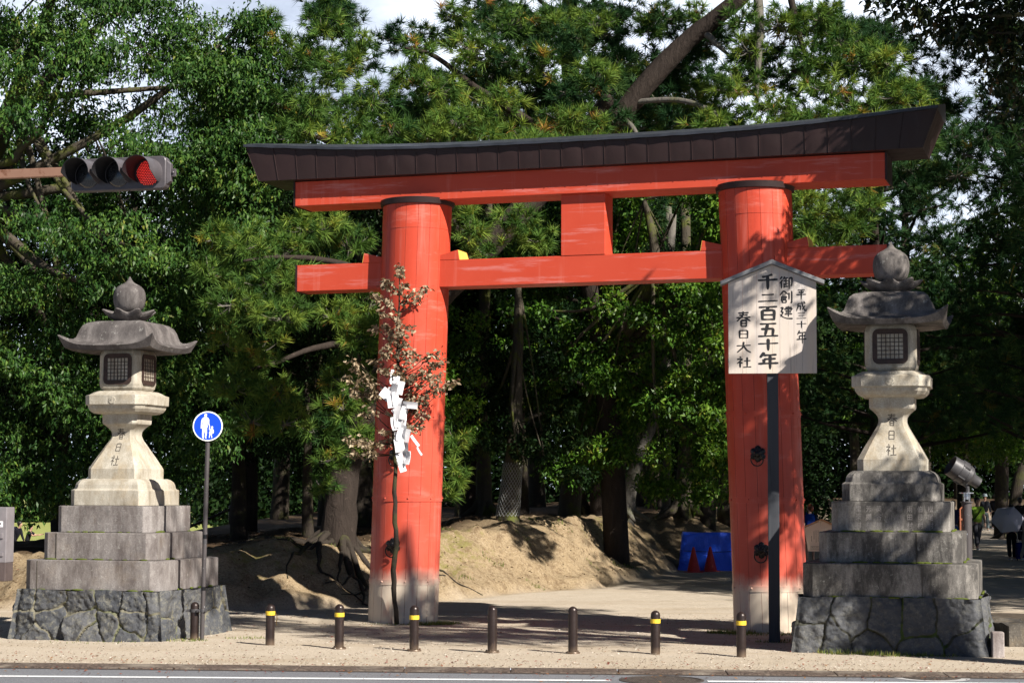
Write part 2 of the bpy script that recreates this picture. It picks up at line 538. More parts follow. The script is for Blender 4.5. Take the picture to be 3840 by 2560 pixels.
NEEDLE = mk_leaf('pine_needles', [(0.0, (0.014, 0.048, 0.014)), (0.40, (0.075, 0.148, 0.028)), (0.78, (0.195, 0.260, 0.042)), (0.87, (0.27, 0.25, 0.036)), (0.95, (0.33, 0.20, 0.04)), (1.0, (0.26, 0.11, 0.04))], 0.18, 0.55, 0.1)
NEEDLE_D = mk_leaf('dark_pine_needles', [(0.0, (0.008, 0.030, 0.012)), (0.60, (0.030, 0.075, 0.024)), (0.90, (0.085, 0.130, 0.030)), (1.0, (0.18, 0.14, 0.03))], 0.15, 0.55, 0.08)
DRYLEAF = mk_leaf('dry_brown_leaf', [(0.0, (0.10, 0.068, 0.040)), (0.5, (0.245, 0.185, 0.118)), (1.0, (0.44, 0.36, 0.25))], 0.15, 0.6, 0.2)
LITTER = mk_leaf('fallen_leaf', [(0.0, (0.17, 0.020, 0.022)), (0.35, (0.20, 0.05, 0.032)), (0.7, (0.24, 0.12, 0.05)), (1.0, (0.17, 0.11, 0.065))], 0.1, 0.7, 0.1)
GRASS = mk_leaf('grass_blade', [(0.0, (0.07, 0.11, 0.02)), (0.7, (0.16, 0.20, 0.04)), (1.0, (0.36, 0.29, 0.12))], 0.25, 0.6, 0.2)
# ------------------------------------------------------------------ setting: ground, road
FOOT = [(-60, 29.5), (-20, 31.0), (-12, 31.6), (-8.4, 31.9), (-5.2, 31.9), (-3.9, 32.2), (-2.6, 33.2), (-1.6, 34.6), (-0.7, 36.0), (0.3, 37.9),
        (1.1, 38.9), (2.0, 40.2), (2.4, 41.7), (3.3, 45.0), (4.2, 48.3), (4.5, 50.6), (6.6, 51.2), (8.0, 60.0), (11.0, 78.0), (15.0, 95.0), (24.0, 108.0), (45, 122.0), (160, 150.0), (450, 170)]
FOOT_A = np.array(FOOT, float)
POLY = np.array(FOOT + [(450, 900), (-450, 900), (-450, 29.5)], float)

def inside(x, y):
    r = np.zeros(x.shape, bool)
    n = len(POLY)
    j = n - 1
    for i in range(n):
        xi, yi = POLY[i]
        xj, yj = POLY[j]
        c = ((yi > y) != (yj > y)) & (x < (xj - xi) * (y - yi) / (yj - yi + 1e-12) + xi)
        r ^= c
        j = i
    return r

def fdist(x, y):
    d = np.full(x.shape, 1e9)
    for (ax, ay), (bx, by) in zip(FOOT_A[:-1], FOOT_A[1:]):
        vx, vy = bx - ax, by - ay
        t = np.clip(((x - ax) * vx + (y - ay) * vy) / (vx * vx + vy * vy), 0, 1)
        d = np.minimum(d, np.hypot(x - ax - t * vx, y - ay - t * vy))
    return np.where(inside(x, y), d, -d)

def sstep(a, b, x):
    t = np.clip((x - a) / (b - a), 0, 1)
    return t * t * (3 - 2 * t)

def ground_z(x, y):
    x = np.asarray(x, float)
    y = np.asarray(y, float)
    wob = vnoise(x * 0.9, y * 0.9, 3, 3) * 0.55
    d = fdist(x, y) + wob * sstep(-0.3, 0.6, fdist(x, y))
    hb = 1.30 - 0.24 * sstep(-0.9, -2.2, x) - 0.19 * sstep(-4.6, -6.6, x) + 0.12 * vnoise(x * 0.35, y * 0.35, 8, 2)
    rise = 0.16 * sstep(0.0, 0.22, d) + 0.84 * sstep(0.1, 1.75, d)
    z = hb * rise
    gul = vnoise(x * 2.1, y * 1.3, 11, 4)
    z = z + (0.16 * gul + 0.07 * vnoise(x * 5.5, y * 3.5, 17, 4)) * sstep(0.05, 0.6, d) * (1 - 0.6 * sstep(2.2, 5, d))
    # the lawn behind the left bank lies lower
    low = sstep(36, 60, y) * sstep(-9, -14, x)
    z = z * (1 - low) - 1.15 * low
    # gravel: gentle unevenness, slight rise down the approach
    z = z + 0.018 * vnoise(x * 0.7, y * 0.7, 5, 3) * sstep(23, 24, y) + 0.010 * vnoise(x * 3.0, y * 3.0, 6, 2) * sstep(26, 30, y)
    z = z + 0.0045 * np.clip(y - 55, 0, 60) * (1 - low)
    return z

def gz(x, y):
    return float(ground_z(np.array([x]), np.array([y]))[0])

def road_edge(x):
    return 21.80 - 0.075 * x

def axis(lo, hi, step, outer):
    a = list(np.arange(lo, hi + 1e-6, step))
    s, p = step, a[-1]
    while p < outer[1]:
        s *= 1.35
        p += s
        a.append(p)
    s, p = step, a[0]
    while p > outer[0]:
        s *= 1.35
        p -= s
        a.insert(0, p)
    return np.array(a)

gx = axis(-9.5, 9.5, 0.10, (-450, 450))
gt = axis(0.0, 24.0, 0.10, (0.0, 900))
gt = gt[gt >= 0]
GX, GT = np.meshgrid(gx, gt)
GY = road_edge(np.clip(GX, -40, 40)) + GT
GZ = ground_z(GX, GY)
nx, ny = len(gx), len(gt)
gv = np.stack([GX, GY, GZ], -1).reshape(-1, 3)
ii = np.arange(nx * ny).reshape(ny, nx)
gf = np.stack([ii[:-1, :-1], ii[:-1, 1:], ii[1:, 1:], ii[1:, :-1]], -1).reshape(-1, 4)
gme = bpy.data.meshes.new('ground')
gme.from_pydata(gv.tolist(), [], gf.tolist())
dd = fdist(GX, GY)
def pattr(me, name, arr):
    at = me.attributes.new(name, 'FLOAT', 'POINT')
    at.data.foreach_set('value', np.ascontiguousarray(arr, dtype=np.float32).ravel())
pattr(gme, 'bank', sstep(-0.3, 0.25, dd))
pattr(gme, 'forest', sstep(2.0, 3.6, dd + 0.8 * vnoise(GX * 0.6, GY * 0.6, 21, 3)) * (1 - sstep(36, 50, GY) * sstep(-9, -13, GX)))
pattr(gme, 'lawn', sstep(44, 52, GY) * sstep(-9, -12, GX))
pattr(gme, 'moss', sstep(0.3, 0.9, dd) * (1 - sstep(1.8, 3.0, dd)) * (vnoise(GX * 0.8, GY * 0.8, 31, 4) * 0.5 + 0.5))
def mk_ground():
    m = M('gravel_and_earth')
    K = 'Object'
    g = m.mix(m.noise(1.3, 6, 0.65), (0.41, 0.352, 0.275), (0.50, 0.44, 0.355))
    g = m.mix(m.ramp(m.noise(55, 3, 0.75), [(0.36, 0.7), (0.52, 0.0)]), g, (0.24, 0.195, 0.145))
    g = m.mix(m.ramp(m.noise(38, 3, 0.7), [(0.56, 0.0), (0.66, 0.6)]), g, (0.62, 0.57, 0.50))
    g = m.mix(m.ramp(m.noise(0.55, 5, 0.6, (0.5, 1.8, 1)), [(0.48, 0.0), (0.64, 0.5)]), g, (0.34, 0.275, 0.195))
    g = m.mix(m.ramp(m.noise(3.1, 6, 0.72), [(0.56, 0.0), (0.68, 0.35)]), g, (0.26, 0.22, 0.17))
    e = m.mix(m.noise(2.4, 7, 0.7), (0.20, 0.145, 0.082), (0.33, 0.26, 0.165))
    e = m.mix(m.ramp(m.noise(5, 7, 0.75), [(0.50, 0.0), (0.62, 0.75)]), e, (0.115, 0.075, 0.042))
    e = m.mix(m.ramp(m.noise(26, 5, 0.75), [(0.38, 0.75), (0.50, 0.0)]), e, (0.10, 0.068, 0.04))
    e = m.mix(m.ramp(m.noise(33, 4, 0.7), [(0.57, 0.0), (0.66, 0.6)]), e, (0.44, 0.37, 0.27))
    mo = m.ramp(m.math('MULTIPLY', m.attr('moss'), m.noise(7, 6, 0.7)), [(0.28, 0.0), (0.40, 0.7)])
    e = m.mix(mo, e, (0.15, 0.145, 0.035))
    col = m.mix(m.attr('bank'), g, e)
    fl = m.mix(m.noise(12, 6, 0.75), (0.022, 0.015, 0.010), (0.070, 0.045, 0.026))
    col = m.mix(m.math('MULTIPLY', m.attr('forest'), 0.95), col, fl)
    la = m.mix(m.noise(0.8, 6, 0.6), (0.20, 0.25, 0.07), (0.34, 0.34, 0.12))
    col = m.mix(m.attr('lawn'), col, la)
    m.bump(m.math('ADD', m.noise(45, 4, 0.7), m.math('MULTIPLY', m.noise(7, 6, 0.7), 2.0)), 0.45, 0.025)
    return m.done(col, 0.95, 0, 0.1)
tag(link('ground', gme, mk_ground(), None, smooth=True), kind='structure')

def mk_road():
    m = M('asphalt')
    c = m.mix(m.noise(1.2, 5, 0.6), (0.125, 0.133, 0.15), (0.18, 0.188, 0.205))
    c = m.mix(m.ramp(m.noise(70, 3, 0.7), [(0.55, 0.0), (0.66, 0.8)]), c, (0.34, 0.34, 0.34))
    c = m.mix(m.ramp(m.noise(55, 3, 0.7), [(0.36, 0.7), (0.46, 0.0)]), c, (0.045, 0.047, 0.052))
    m.bump(m.noise(90, 3, 0.7), 0.5, 0.01)
    return m.done(c, 0.85, 0, 0.3)
mb = MB()
mb.add([(-450, -60, -0.02), (450, -60, -0.02), (450, road_edge(40) - 0.345, -0.02), (40, road_edge(40) - 0.345, -0.02), (-40, road_edge(-40) - 0.345, -0.02), (-450, road_edge(-40) - 0.345, -0.02)],
       [(0, 1, 2, 3, 4, 5)])
tag(mb.build('road', mk_road()), kind='structure')
def mk_strip():
    m = M('brown_gutter_strip')
    c = m.mix(m.noise(3, 6, 0.7), (0.085, 0.063, 0.050), (0.16, 0.125, 0.102))
    c = m.mix(m.ramp(m.noise(26, 4, 0.75), [(0.44, 0.85), (0.52, 0.0)]), c, (0.035, 0.026, 0.022))
    c = m.mix(m.ramp(m.noise(1.7, 5, 0.7), [(0.5, 0.0), (0.66, 0.8)]), c, (0.25, 0.22, 0.18))
    m.bump(m.noise(40, 4), 0.8, 0.02)
    return m.done(c, 0.8, 0, 0.25)
mb = MB()
for k in range(-34, 34):
    x0, x1 = k * 1.2, k * 1.2 + 1.192
    y0, y1 = road_edge(x0), road_edge(x1)
    mb.add([(x0, y0 - 0.34, -0.30), (x1, y1 - 0.34, -0.30), (x1, y1 - 0.003, -0.30), (x0, y0 - 0.003, -0.30),
            (x0, y0 - 0.335, -0.006), (x1, y1 - 0.335, -0.006), (x1, y1 - 0.003, 0.012), (x0, y0 - 0.003, 0.012)],
           [(4, 5, 6, 7), (0, 1, 5, 4), (1, 2, 6, 5), (2, 3, 7, 6), (3, 0, 4, 7)])
tag(mb.build('kerb_strip', mk_strip(), bevel=0.008), kind='structure')
# ground under the joints of the strip
mb = MB()
mb.add([(-450, road_edge(-40) - 0.44, -0.016), (-40, road_edge(-40) - 0.44, -0.016), (40, road_edge(40) - 0.44, -0.016), (450, road_edge(40) - 0.44, -0.016),
        (450, road_edge(40) + 0.01, -0.016), (40, road_edge(40) + 0.01, -0.016), (-40, road_edge(-40) + 0.01, -0.016), (-450, road_edge(-40) + 0.01, -0.016)],
       [(0, 1, 6, 7), (1, 2, 5, 6), (2, 3, 4, 5)])
tag(mb.build('kerb_bed', plain('dark_joint_earth', (0.06, 0.045, 0.035), 0.95)), kind='structure')
# painted line
def mk_line():
    m = M('white_road_paint')
    c = m.mix(m.ramp(m.noise(45, 5, 0.75), [(0.36, 1.0), (0.46, 0.0)]), (0.70, 0.72, 0.74), (0.30, 0.31, 0.33))
    return m.done(c, 0.7)
LINE = mk_line()
mb = MB()
for xa, xb in ((-60, 1.07), (2.10, 60)):
    ya, yb = 20.66 - 0.042 * xa, 20.66 - 0.042 * xb
    mb.add([(xa, ya - 0.075, -0.015), (xb, yb - 0.075, -0.015), (xb, yb + 0.075, -0.015), (xa, ya + 0.075, -0.015)], [(0, 1, 2, 3)])
tag(mb.build('road_line', LINE), kind='structure')

MHIRON = plain('manhole_iron', (0.095, 0.080, 0.070), 0.5, 0.4, 0.35, 12)
RINGC = plain('pale_concrete_ring', (0.36, 0.36, 0.36), 0.9)
def manhole(x, y, r, label, ring):
    t = thing('manhole_cover', label, 'manhole cover', (x, y, -0.02))
    mb = MB()
    mb.lathe([(r, -0.05), (r, 0.006), (r - 0.035, 0.008), (r - 0.035, 0.003), (0.01, 0.003)], 48)
    # raised tread bumps
    rng = random.Random(3)
    k = int(r / 0.075)
    for i in range(-k, k + 1):
        for j in range(-k, k + 1):
            px, py = (i + 0.5 * (j % 2)) * 0.075, j * 0.072
            if math.hypot(px, py) < r - 0.08:
                mb.box((px, py, 0.006), (0.042, 0.030, 0.008), Matrix.Rotation(0.5 * (-1) ** i, 4, 'Z') if 0 else None)
    mb.build('cover', MHIRON, t)
    if ring:
        mb = MB()
        mb.lathe([(r + 0.005, -0.05), (r + 0.005, 0.003), (r + 0.10, 0.003), (r + 0.10, -0.05)], 48, caps=False)
        mb.build('concrete_ring', RINGC, t)
manhole(1.62, 20.70, 0.455, 'large round iron manhole cover in the gap of the white road line', False)
manhole(4.60, 21.08, 0.315, 'smaller manhole cover in a pale concrete ring near the right kerb', True)

# litter of red leaves, loose stones, tufts of grass
rng = np.random.default_rng(7)
def ground_bits(name, pts, size, mat, tilt, flat=True, zoff=0.012, vr=None):
    n = len(pts)
    a = rng.uniform(0, 2 * PI, n)
    s = size * rng.uniform(0.5, 1.25, n)
    zz = np.where(pts[:, 1] > road_edge(pts[:, 0]), ground_z(pts[:, 0], pts[:, 1]), -0.02) + zoff
    c = np.stack([pts[:, 0], pts[:, 1], zz], -1)
    u = np.stack([np.cos(a), np.sin(a), rng.uniform(-tilt, tilt, n)], -1) * s[:, None]
    v = np.stack([-np.sin(a), np.cos(a), rng.uniform(-tilt, tilt, n)], -1) * (s * rng.uniform(0.35, 0.7, n))[:, None]
    q = np.stack([c - u, c - v + [0, 0, 0.004], c + u, c + v + [0, 0, 0.006]], 1).reshape(-1, 3)
    return soup(name, q, 4, mat, None, {'rnd': rng.uniform(0, 1, n) if vr is None else vr})
px = rng.uniform(-7.5, 7.5, 2600)
py = road_edge(px) + rng.normal(0.10, 0.7, 2600)
m1 = np.stack([px, py], -1)
m1 = m1[(m1[:, 1] > 20.0) & (m1[:, 1] < 24.2)][:1000]
px = rng.uniform(-7, 7, 420)
m2 = np.stack([px, rng.uniform(22, 31, 420)], -1)
px = rng.uniform(-9, -4, 260)
m3 = np.stack([px, rng.uniform(28, 35, 260)], -1)
m4 = np.stack([rng.uniform(-9, 4.5, 5200), rng.uniform(31.8, 46, 5200)], -1)
m4 = m4[fdist(m4[:, 0], m4[:, 1]) > 0.15]
bl_ = ground_bits('bank_litter', m4, 0.030, mk_leaf('brown_litter', [(0.0, (0.05, 0.030, 0.018)), (0.6, (0.14, 0.085, 0.05)), (1.0, (0.30, 0.22, 0.13))], 0.05, 0.8, 0.1), 0.7, zoff=0.006)
tag(bl_, 'dry leaves and needles littering the earth bank', 'leaf litter', kind='stuff')
lo = ground_bits('fallen_leaves', np.concatenate([m1, m2, m3]), 0.022, LITTER, 0.35)
tag(lo, 'red and brown fallen leaves scattered on the gravel and road edge', 'fallen leaves', kind='stuff')
PEB = mk_leaf('gravel_stone', [(0, (0.16, 0.13, 0.10)), (0.5, (0.42, 0.37, 0.30)), (1, (0.62, 0.58, 0.52))], 0.0, 0.9, 0.1)
n = 9000
px = rng.uniform(-8, 8, n)
py = road_edge(px) + 0.02 + 9.5 * rng.uniform(0, 1, n) ** 1.5
pb = ground_bits('loose_gravel', np.stack([px, py], -1), 0.013, PEB, 0.5)
tag(pb, 'loose pale gravel on the forecourt', 'gravel', kind='stuff')

def grass(name, spots, label):
    vs, at = [], []
    for (x, y, r, n, h) in spots:
        for k in range(n):
            a, q = rng.uniform(0, 2 * PI), r * math.sqrt(rng.uniform(0, 1))
            bx, by = x + q * math.cos(a), y + q * math.sin(a) * 0.5
            bz = gz(bx, by) - 0.01
            hh = h * rng.uniform(0.4, 1.1)
            b = rng.uniform(0, 2 * PI)
            w = 0.007
            lean = rng.uniform(0.1, 0.8) * hh
            vs += [(bx - w * math.cos(b), by - w * math.sin(b), bz), (bx + w * math.cos(b), by + w * math.sin(b), bz),
                   (bx + lean * math.sin(b), by - lean * math.cos(b), bz + hh)]
            at.append(rng.uniform(0, 1))
    o = soup(name, np.array(vs), 3, GRASS, None, {'rnd': np.array(at)})
    return tag(o, label, 'grass', kind='stuff')
grass('bank_grass', [(float(p[0]), float(p[1]), 0.22, 46, 0.09) for p in m4[(rng.uniform(0, 1, len(m4)) < 0.016) & (fdist(m4[:, 0], m4[:, 1]) < 2.6)]], 'weeds and moss tufts on the earth bank')
grass('grass', [(-1.20, 28.85, 0.35, 420, 0.07), (-1.0, 29.1, 0.25, 200, 0.06), (-1.75, 28.9, 0.5, 120, 0.04), (3.12, 27.25, 0.35, 500, 0.08), (3.5, 27.0, 0.5, 250, 0.06), (4.2, 26.9, 0.3, 150, 0.05), (4.0, 26.0, 0.4, 120, 0.06),
                (4.25, 23.9, 0.45, 380, 0.09), (4.75, 23.65, 0.4, 320, 0.08), (5.2, 23.55, 0.3, 160, 0.07), (5.75, 23.6, 0.25, 200, 0.07), (-4.35, 25.5, 0.35, 160, 0.05), (-5.4, 25.45, 0.8, 140, 0.04), (-3.6, 26.0, 0.3, 80, 0.05), (3.55, 25.75, 0.3, 120, 0.05)],
      'short grass tufts round the gate and lantern bases')
# ------------------------------------------------------------------ tree skeletons and foliage pads, measured and added, in metres
LEAN_TRUNK=[(-3.23, 35.5, 1.28), (-3.17, 35.5, 1.8), (-3.05, 35.6, 2.61), (-2.58, 35.8, 3.84), (-1.78, 36.0, 5.18), (-0.64, 36.2, 6.45), (0.44, 36.4, 7.66), (1.29, 36.5, 8.45), (2.05, 36.5, 9.22), (2.72, 36.4, 10.01), (3.38, 36.3, 10.68), (4.28, 36.0, 11.37), (5.21, 36.0, 12.18), (6.05, 36.0, 12.7)]; LEAN_TRUNK_R=[0.385, 0.304, 0.268, 0.254, 0.247, 0.24, 0.233, 0.225, 0.217, 0.208, 0.182, 0.156, 0.115, 0.058]
LIMB_A=[(3.22, 36.4, 10.53), (3.63, 36.2, 10.82), (3.94, 36.0, 10.52), (4.14, 35.9, 10.29)]; LIMB_A_R=[0.091, 0.074, 0.049, 0.021]
LIMB_B=[(4.71, 36.1, 11.61), (4.71, 35.8, 10.86), (4.65, 35.6, 10.14), (4.59, 35.4, 9.34)]; LIMB_B_R=[0.099, 0.09, 0.065, 0.024]
LIMB_C=[(2.29, 36.4, 9.5), (3.18, 36.0, 9.46), (3.81, 35.6, 9.13), (4.19, 35.4, 8.59), (4.3, 35.3, 8.37)]; LIMB_C_R=[0.058, 0.053, 0.049, 0.04, 0.024]
LIMB_D=[(2.05, 36.5, 9.22), (2.23, 36.0, 8.99), (2.34, 35.8, 8.79), (2.39, 35.8, 8.62)]; LIMB_D_R=[0.067, 0.058, 0.041, 0.033]
LIMB_E=[(5.33, 35.8, 10.02), (5.79, 35.6, 9.72), (6.41, 35.4, 9.26), (7.02, 35.2, 9.27), (7.55, 35.0, 9.15)]; LIMB_E_R=[0.057, 0.057, 0.049, 0.036, 0.016]
LIMB_F=[(5.21, 36.0, 12.1), (5.42, 35.8, 10.86), (5.56, 35.7, 10.25)]; LIMB_F_R=[0.074, 0.065, 0.041]
LIMB_G=[(-1.78, 36.0, 5.18), (-2.54, 35.0, 5.9), (-3.28, 34.2, 6.12), (-4.15, 33.6, 6.12), (-4.71, 33.2, 6.0)]; LIMB_G_R=[0.099, 0.08, 0.059, 0.038, 0.019]
LIMB_H=[(-2.58, 35.8, 3.84), (-3.0, 34.8, 4.59), (-3.55, 34.0, 4.53), (-4.1, 33.4, 4.25), (-4.58, 33.0, 4.07)]; LIMB_H_R=[0.09, 0.072, 0.054, 0.038, 0.019]
LIMB_I=[(-0.64, 36.2, 6.45), (-1.44, 35.4, 7.34), (-2.39, 34.8, 7.81), (-3.32, 34.4, 8.3), (-3.85, 34.2, 8.51)]; LIMB_I_R=[0.108, 0.089, 0.068, 0.047, 0.023]
LIMB_J=[(1.29, 36.5, 8.45), (0.19, 36.0, 9.11), (-0.72, 35.6, 9.62), (-1.46, 35.3, 10.13), (-2.01, 35.0, 10.22)]; LIMB_J_R=[0.108, 0.09, 0.065, 0.048, 0.024]
LIMB_K=[(0.7, 36.4, 7.92), (1.68, 36.0, 9.29), (1.8, 35.8, 9.37)]; LIMB_K_R=[0.15, 0.14, 0.123]
LEAN_LEFT=[(-4.77, 33.6, 6.35, 0.58, 0.46), (-4.35, 33.4, 5.71, 0.72, 0.38), (-4.9, 33.0, 5.28, 0.57, 0.34), (-3.98, 33.0, 5.06, 0.57, 0.34), (-4.43, 33.0, 4.45, 0.64, 0.34), (-4.76, 33.0, 3.84, 0.45, 0.41), (-4.04, 33.0, 3.69, 0.45, 0.38), (-4.47, 32.9, 3.24, 0.49, 0.3), (-3.91, 32.9, 3.2, 0.38, 0.26), (-4.96, 33.0, 4.6, 0.34, 0.3), (-4.12, 34.0, 6.25, 0.47, 0.35), (-3.68, 33.6, 5.74, 0.46, 0.31), (-5.31, 33.2, 5.84, 0.38, 0.3), (-5.31, 33.6, 6.51, 0.38, 0.31), (-3.31, 34.6, 5.85, 0.47, 0.4), (-2.82, 34.6, 4.81, 0.47, 0.43), (-3.5, 34.8, 6.84, 0.56, 0.36), (-0.78, 35.0, 6.87, 0.44, 0.36), (0.03, 35.2, 7.07, 0.44, 0.32), (0.52, 35.5, 6.74, 0.36, 0.31), (-0.46, 35.2, 6.45, 0.44, 0.28), (-0.95, 35.2, 7.31, 0.32, 0.24), (-3.0, 34.0, 3.52, 0.47, 0.39), (-2.72, 34.0, 2.9, 0.31, 0.31), (-3.19, 34.1, 2.63, 0.39, 0.3), (-3.5, 34.0, 3.09, 0.39, 0.31), (-2.66, 34.2, 3.84, 0.31, 0.35), (-3.39, 34.2, 2.12, 0.31, 0.23), (-3.03, 35.0, 6.54, 0.48, 0.4), (-2.62, 35.0, 5.49, 0.48, 0.4), (-3.07, 34.8, 4.11, 0.48, 0.4), (-3.3, 34.6, 5.21, 0.47, 0.32), (-3.78, 34.4, 6.78, 0.47, 0.31), (-1.01, 34.2, 2.36, 0.23, 0.31), (-1.13, 34.2, 2.05, 0.22, 0.23), (-0.99, 34.6, 2.92, 0.32, 0.28)]
LEAN_RIGHT=[(2.63, 37.6, 10.14, 0.52, 0.39), (3.66, 37.4, 9.88, 0.51, 0.34), (3.32, 37.6, 9.44, 0.6, 0.34), (3.78, 35.4, 8.88, 0.65, 0.28), (4.22, 35.6, 9.72, 0.57, 0.37), (4.84, 35.3, 9.24, 0.65, 0.36), (4.5, 35.8, 10.43, 0.49, 0.33), (5.08, 35.8, 10.94, 0.61, 0.37), (5.61, 35.5, 10.2, 0.57, 0.36), (5.97, 35.2, 9.55, 0.64, 0.32), (6.33, 35.0, 9.02, 0.64, 0.3), (7.15, 35.0, 9.39, 0.56, 0.3), (7.47, 34.8, 9.06, 0.4, 0.28), (5.6, 35.0, 8.85, 0.64, 0.28), (6.66, 35.4, 10.18, 0.57, 0.36), (4.87, 35.0, 8.69, 0.56, 0.24), (3.68, 37.6, 11.48, 0.39, 0.3), (5.8, 35.6, 10.98, 0.57, 0.33), (6.21, 35.6, 10.56, 0.49, 0.33), (7.03, 35.2, 10.05, 0.44, 0.32), (4.34, 35.8, 11.02, 0.41, 0.33), (2.72, 37.6, 11.29, 0.3, 0.43), (2.96, 37.4, 9.05, 0.51, 0.21), (2.18, 37.4, 8.87, 0.51, 0.19), (6.7, 34.8, 8.65, 0.48, 0.24), (7.58, 34.8, 8.41, 0.32, 0.24), (5.68, 34.6, 7.16, 0.55, 0.32), (5.36, 34.6, 6.76, 0.4, 0.32), (6.12, 34.4, 6.81, 0.47, 0.31), (5.65, 34.4, 6.45, 0.47, 0.24), (6.52, 34.4, 7.21, 0.39, 0.28), (5.32, 34.8, 7.43, 0.4, 0.24), (6.25, 34.6, 7.48, 0.47, 0.24), (3.11, 36.0, 11.92, 0.66, 0.33), (4.37, 36.0, 12.01, 0.74, 0.33), (5.62, 36.0, 11.93, 0.74, 0.33), (6.64, 35.6, 11.65, 0.49, 0.28), (1.87, 36.3, 12.0, 0.58, 0.33)]
LEAN_MID=[(-3.88, 35.0, 9.97, 0.44, 0.36), (-3.56, 35.0, 10.63, 0.44, 0.32), (-3.29, 34.8, 9.76, 0.48, 0.36), (-3.82, 34.6, 9.07, 0.47, 0.36), (-4.11, 34.4, 8.46, 0.47, 0.31), (-2.91, 35.0, 10.22, 0.4, 0.36), (-2.56, 34.8, 9.19, 0.52, 0.36), (-3.02, 34.6, 8.67, 0.59, 0.32), (-2.22, 34.6, 8.59, 0.55, 0.28), (-4.33, 34.8, 9.19, 0.28, 0.32), (-3.52, 34.4, 8.46, 0.55, 0.24), (-2.77, 34.5, 8.32, 0.55, 0.17), (-1.45, 35.2, 9.53, 0.64, 0.4), (-1.03, 35.0, 8.83, 0.72, 0.32), (-0.39, 35.4, 9.33, 0.65, 0.36), (-0.72, 35.4, 10.32, 0.57, 0.36), (-0.07, 35.8, 10.93, 0.57, 0.37), (0.51, 35.8, 10.08, 0.57, 0.37), (0.77, 36.0, 10.98, 0.49, 0.33), (0.18, 35.2, 8.63, 0.72, 0.23), (1.01, 35.6, 9.04, 0.65, 0.28), (1.6, 36.0, 9.96, 0.49, 0.33), (-1.43, 34.9, 8.56, 0.64, 0.2), (-2.02, 35.2, 9.69, 0.4, 0.32), (-1.78, 35.2, 10.27, 0.36, 0.28), (-0.47, 35.0, 8.59, 0.64, 0.2), (1.26, 35.8, 8.58, 0.49, 0.2), (1.53, 36.2, 11.03, 0.5, 0.33), (1.58, 35.6, 8.87, 0.33, 0.28), (-4.62, 35.0, 10.79, 0.32, 0.24), (-4.37, 35.0, 10.3, 0.28, 0.24), (-3.41, 35.0, 11.29, 0.4, 0.24), (-1.14, 35.6, 11.04, 0.33, 0.24), (-0.49, 35.6, 11.55, 0.49, 0.24), (0.6, 36.0, 11.83, 0.66, 0.33)]
TALL_TRUNK=[(2.48, 44.5, 1.27), (2.23, 44.5, 4.31), (1.75, 44.0, 7.32), (1.5, 44.0, 9.88), (1.33, 44.0, 11.94), (1.31, 44.0, 13.08), (1.4, 44.0, 14.12), (1.5, 44.0, 15.58)]; TALL_TRUNK_R=[0.305, 0.264, 0.241, 0.221, 0.211, 0.191, 0.171, 0.111]
TALL_PADS=[(0.12, 43.0, 11.51, 0.79, 0.49), (2.41, 43.0, 11.92, 0.69, 0.44), (0.71, 42.5, 10.5, 0.78, 0.49), (2.49, 42.6, 10.83, 0.68, 0.44), (1.69, 42.5, 12.1, 0.58, 0.49), (0.22, 43.0, 12.62, 0.79, 0.44), (2.41, 43.0, 13.03, 0.69, 0.44), (1.19, 42.0, 10.99, 0.67, 0.38), (-0.27, 43.0, 10.4, 0.79, 0.44), (-0.78, 43.4, 11.49, 0.69, 0.45), (1.21, 43.0, 13.64, 1.18, 0.59), (0.01, 43.0, 13.84, 0.88, 0.49), (2.71, 43.0, 13.85, 0.88, 0.49), (-1.59, 43.5, 10.79, 0.7, 0.45), (3.17, 42.5, 10.31, 0.78, 0.39), (4.2, 43.0, 10.61, 0.79, 0.39), (3.8, 43.0, 9.91, 0.79, 0.34)]
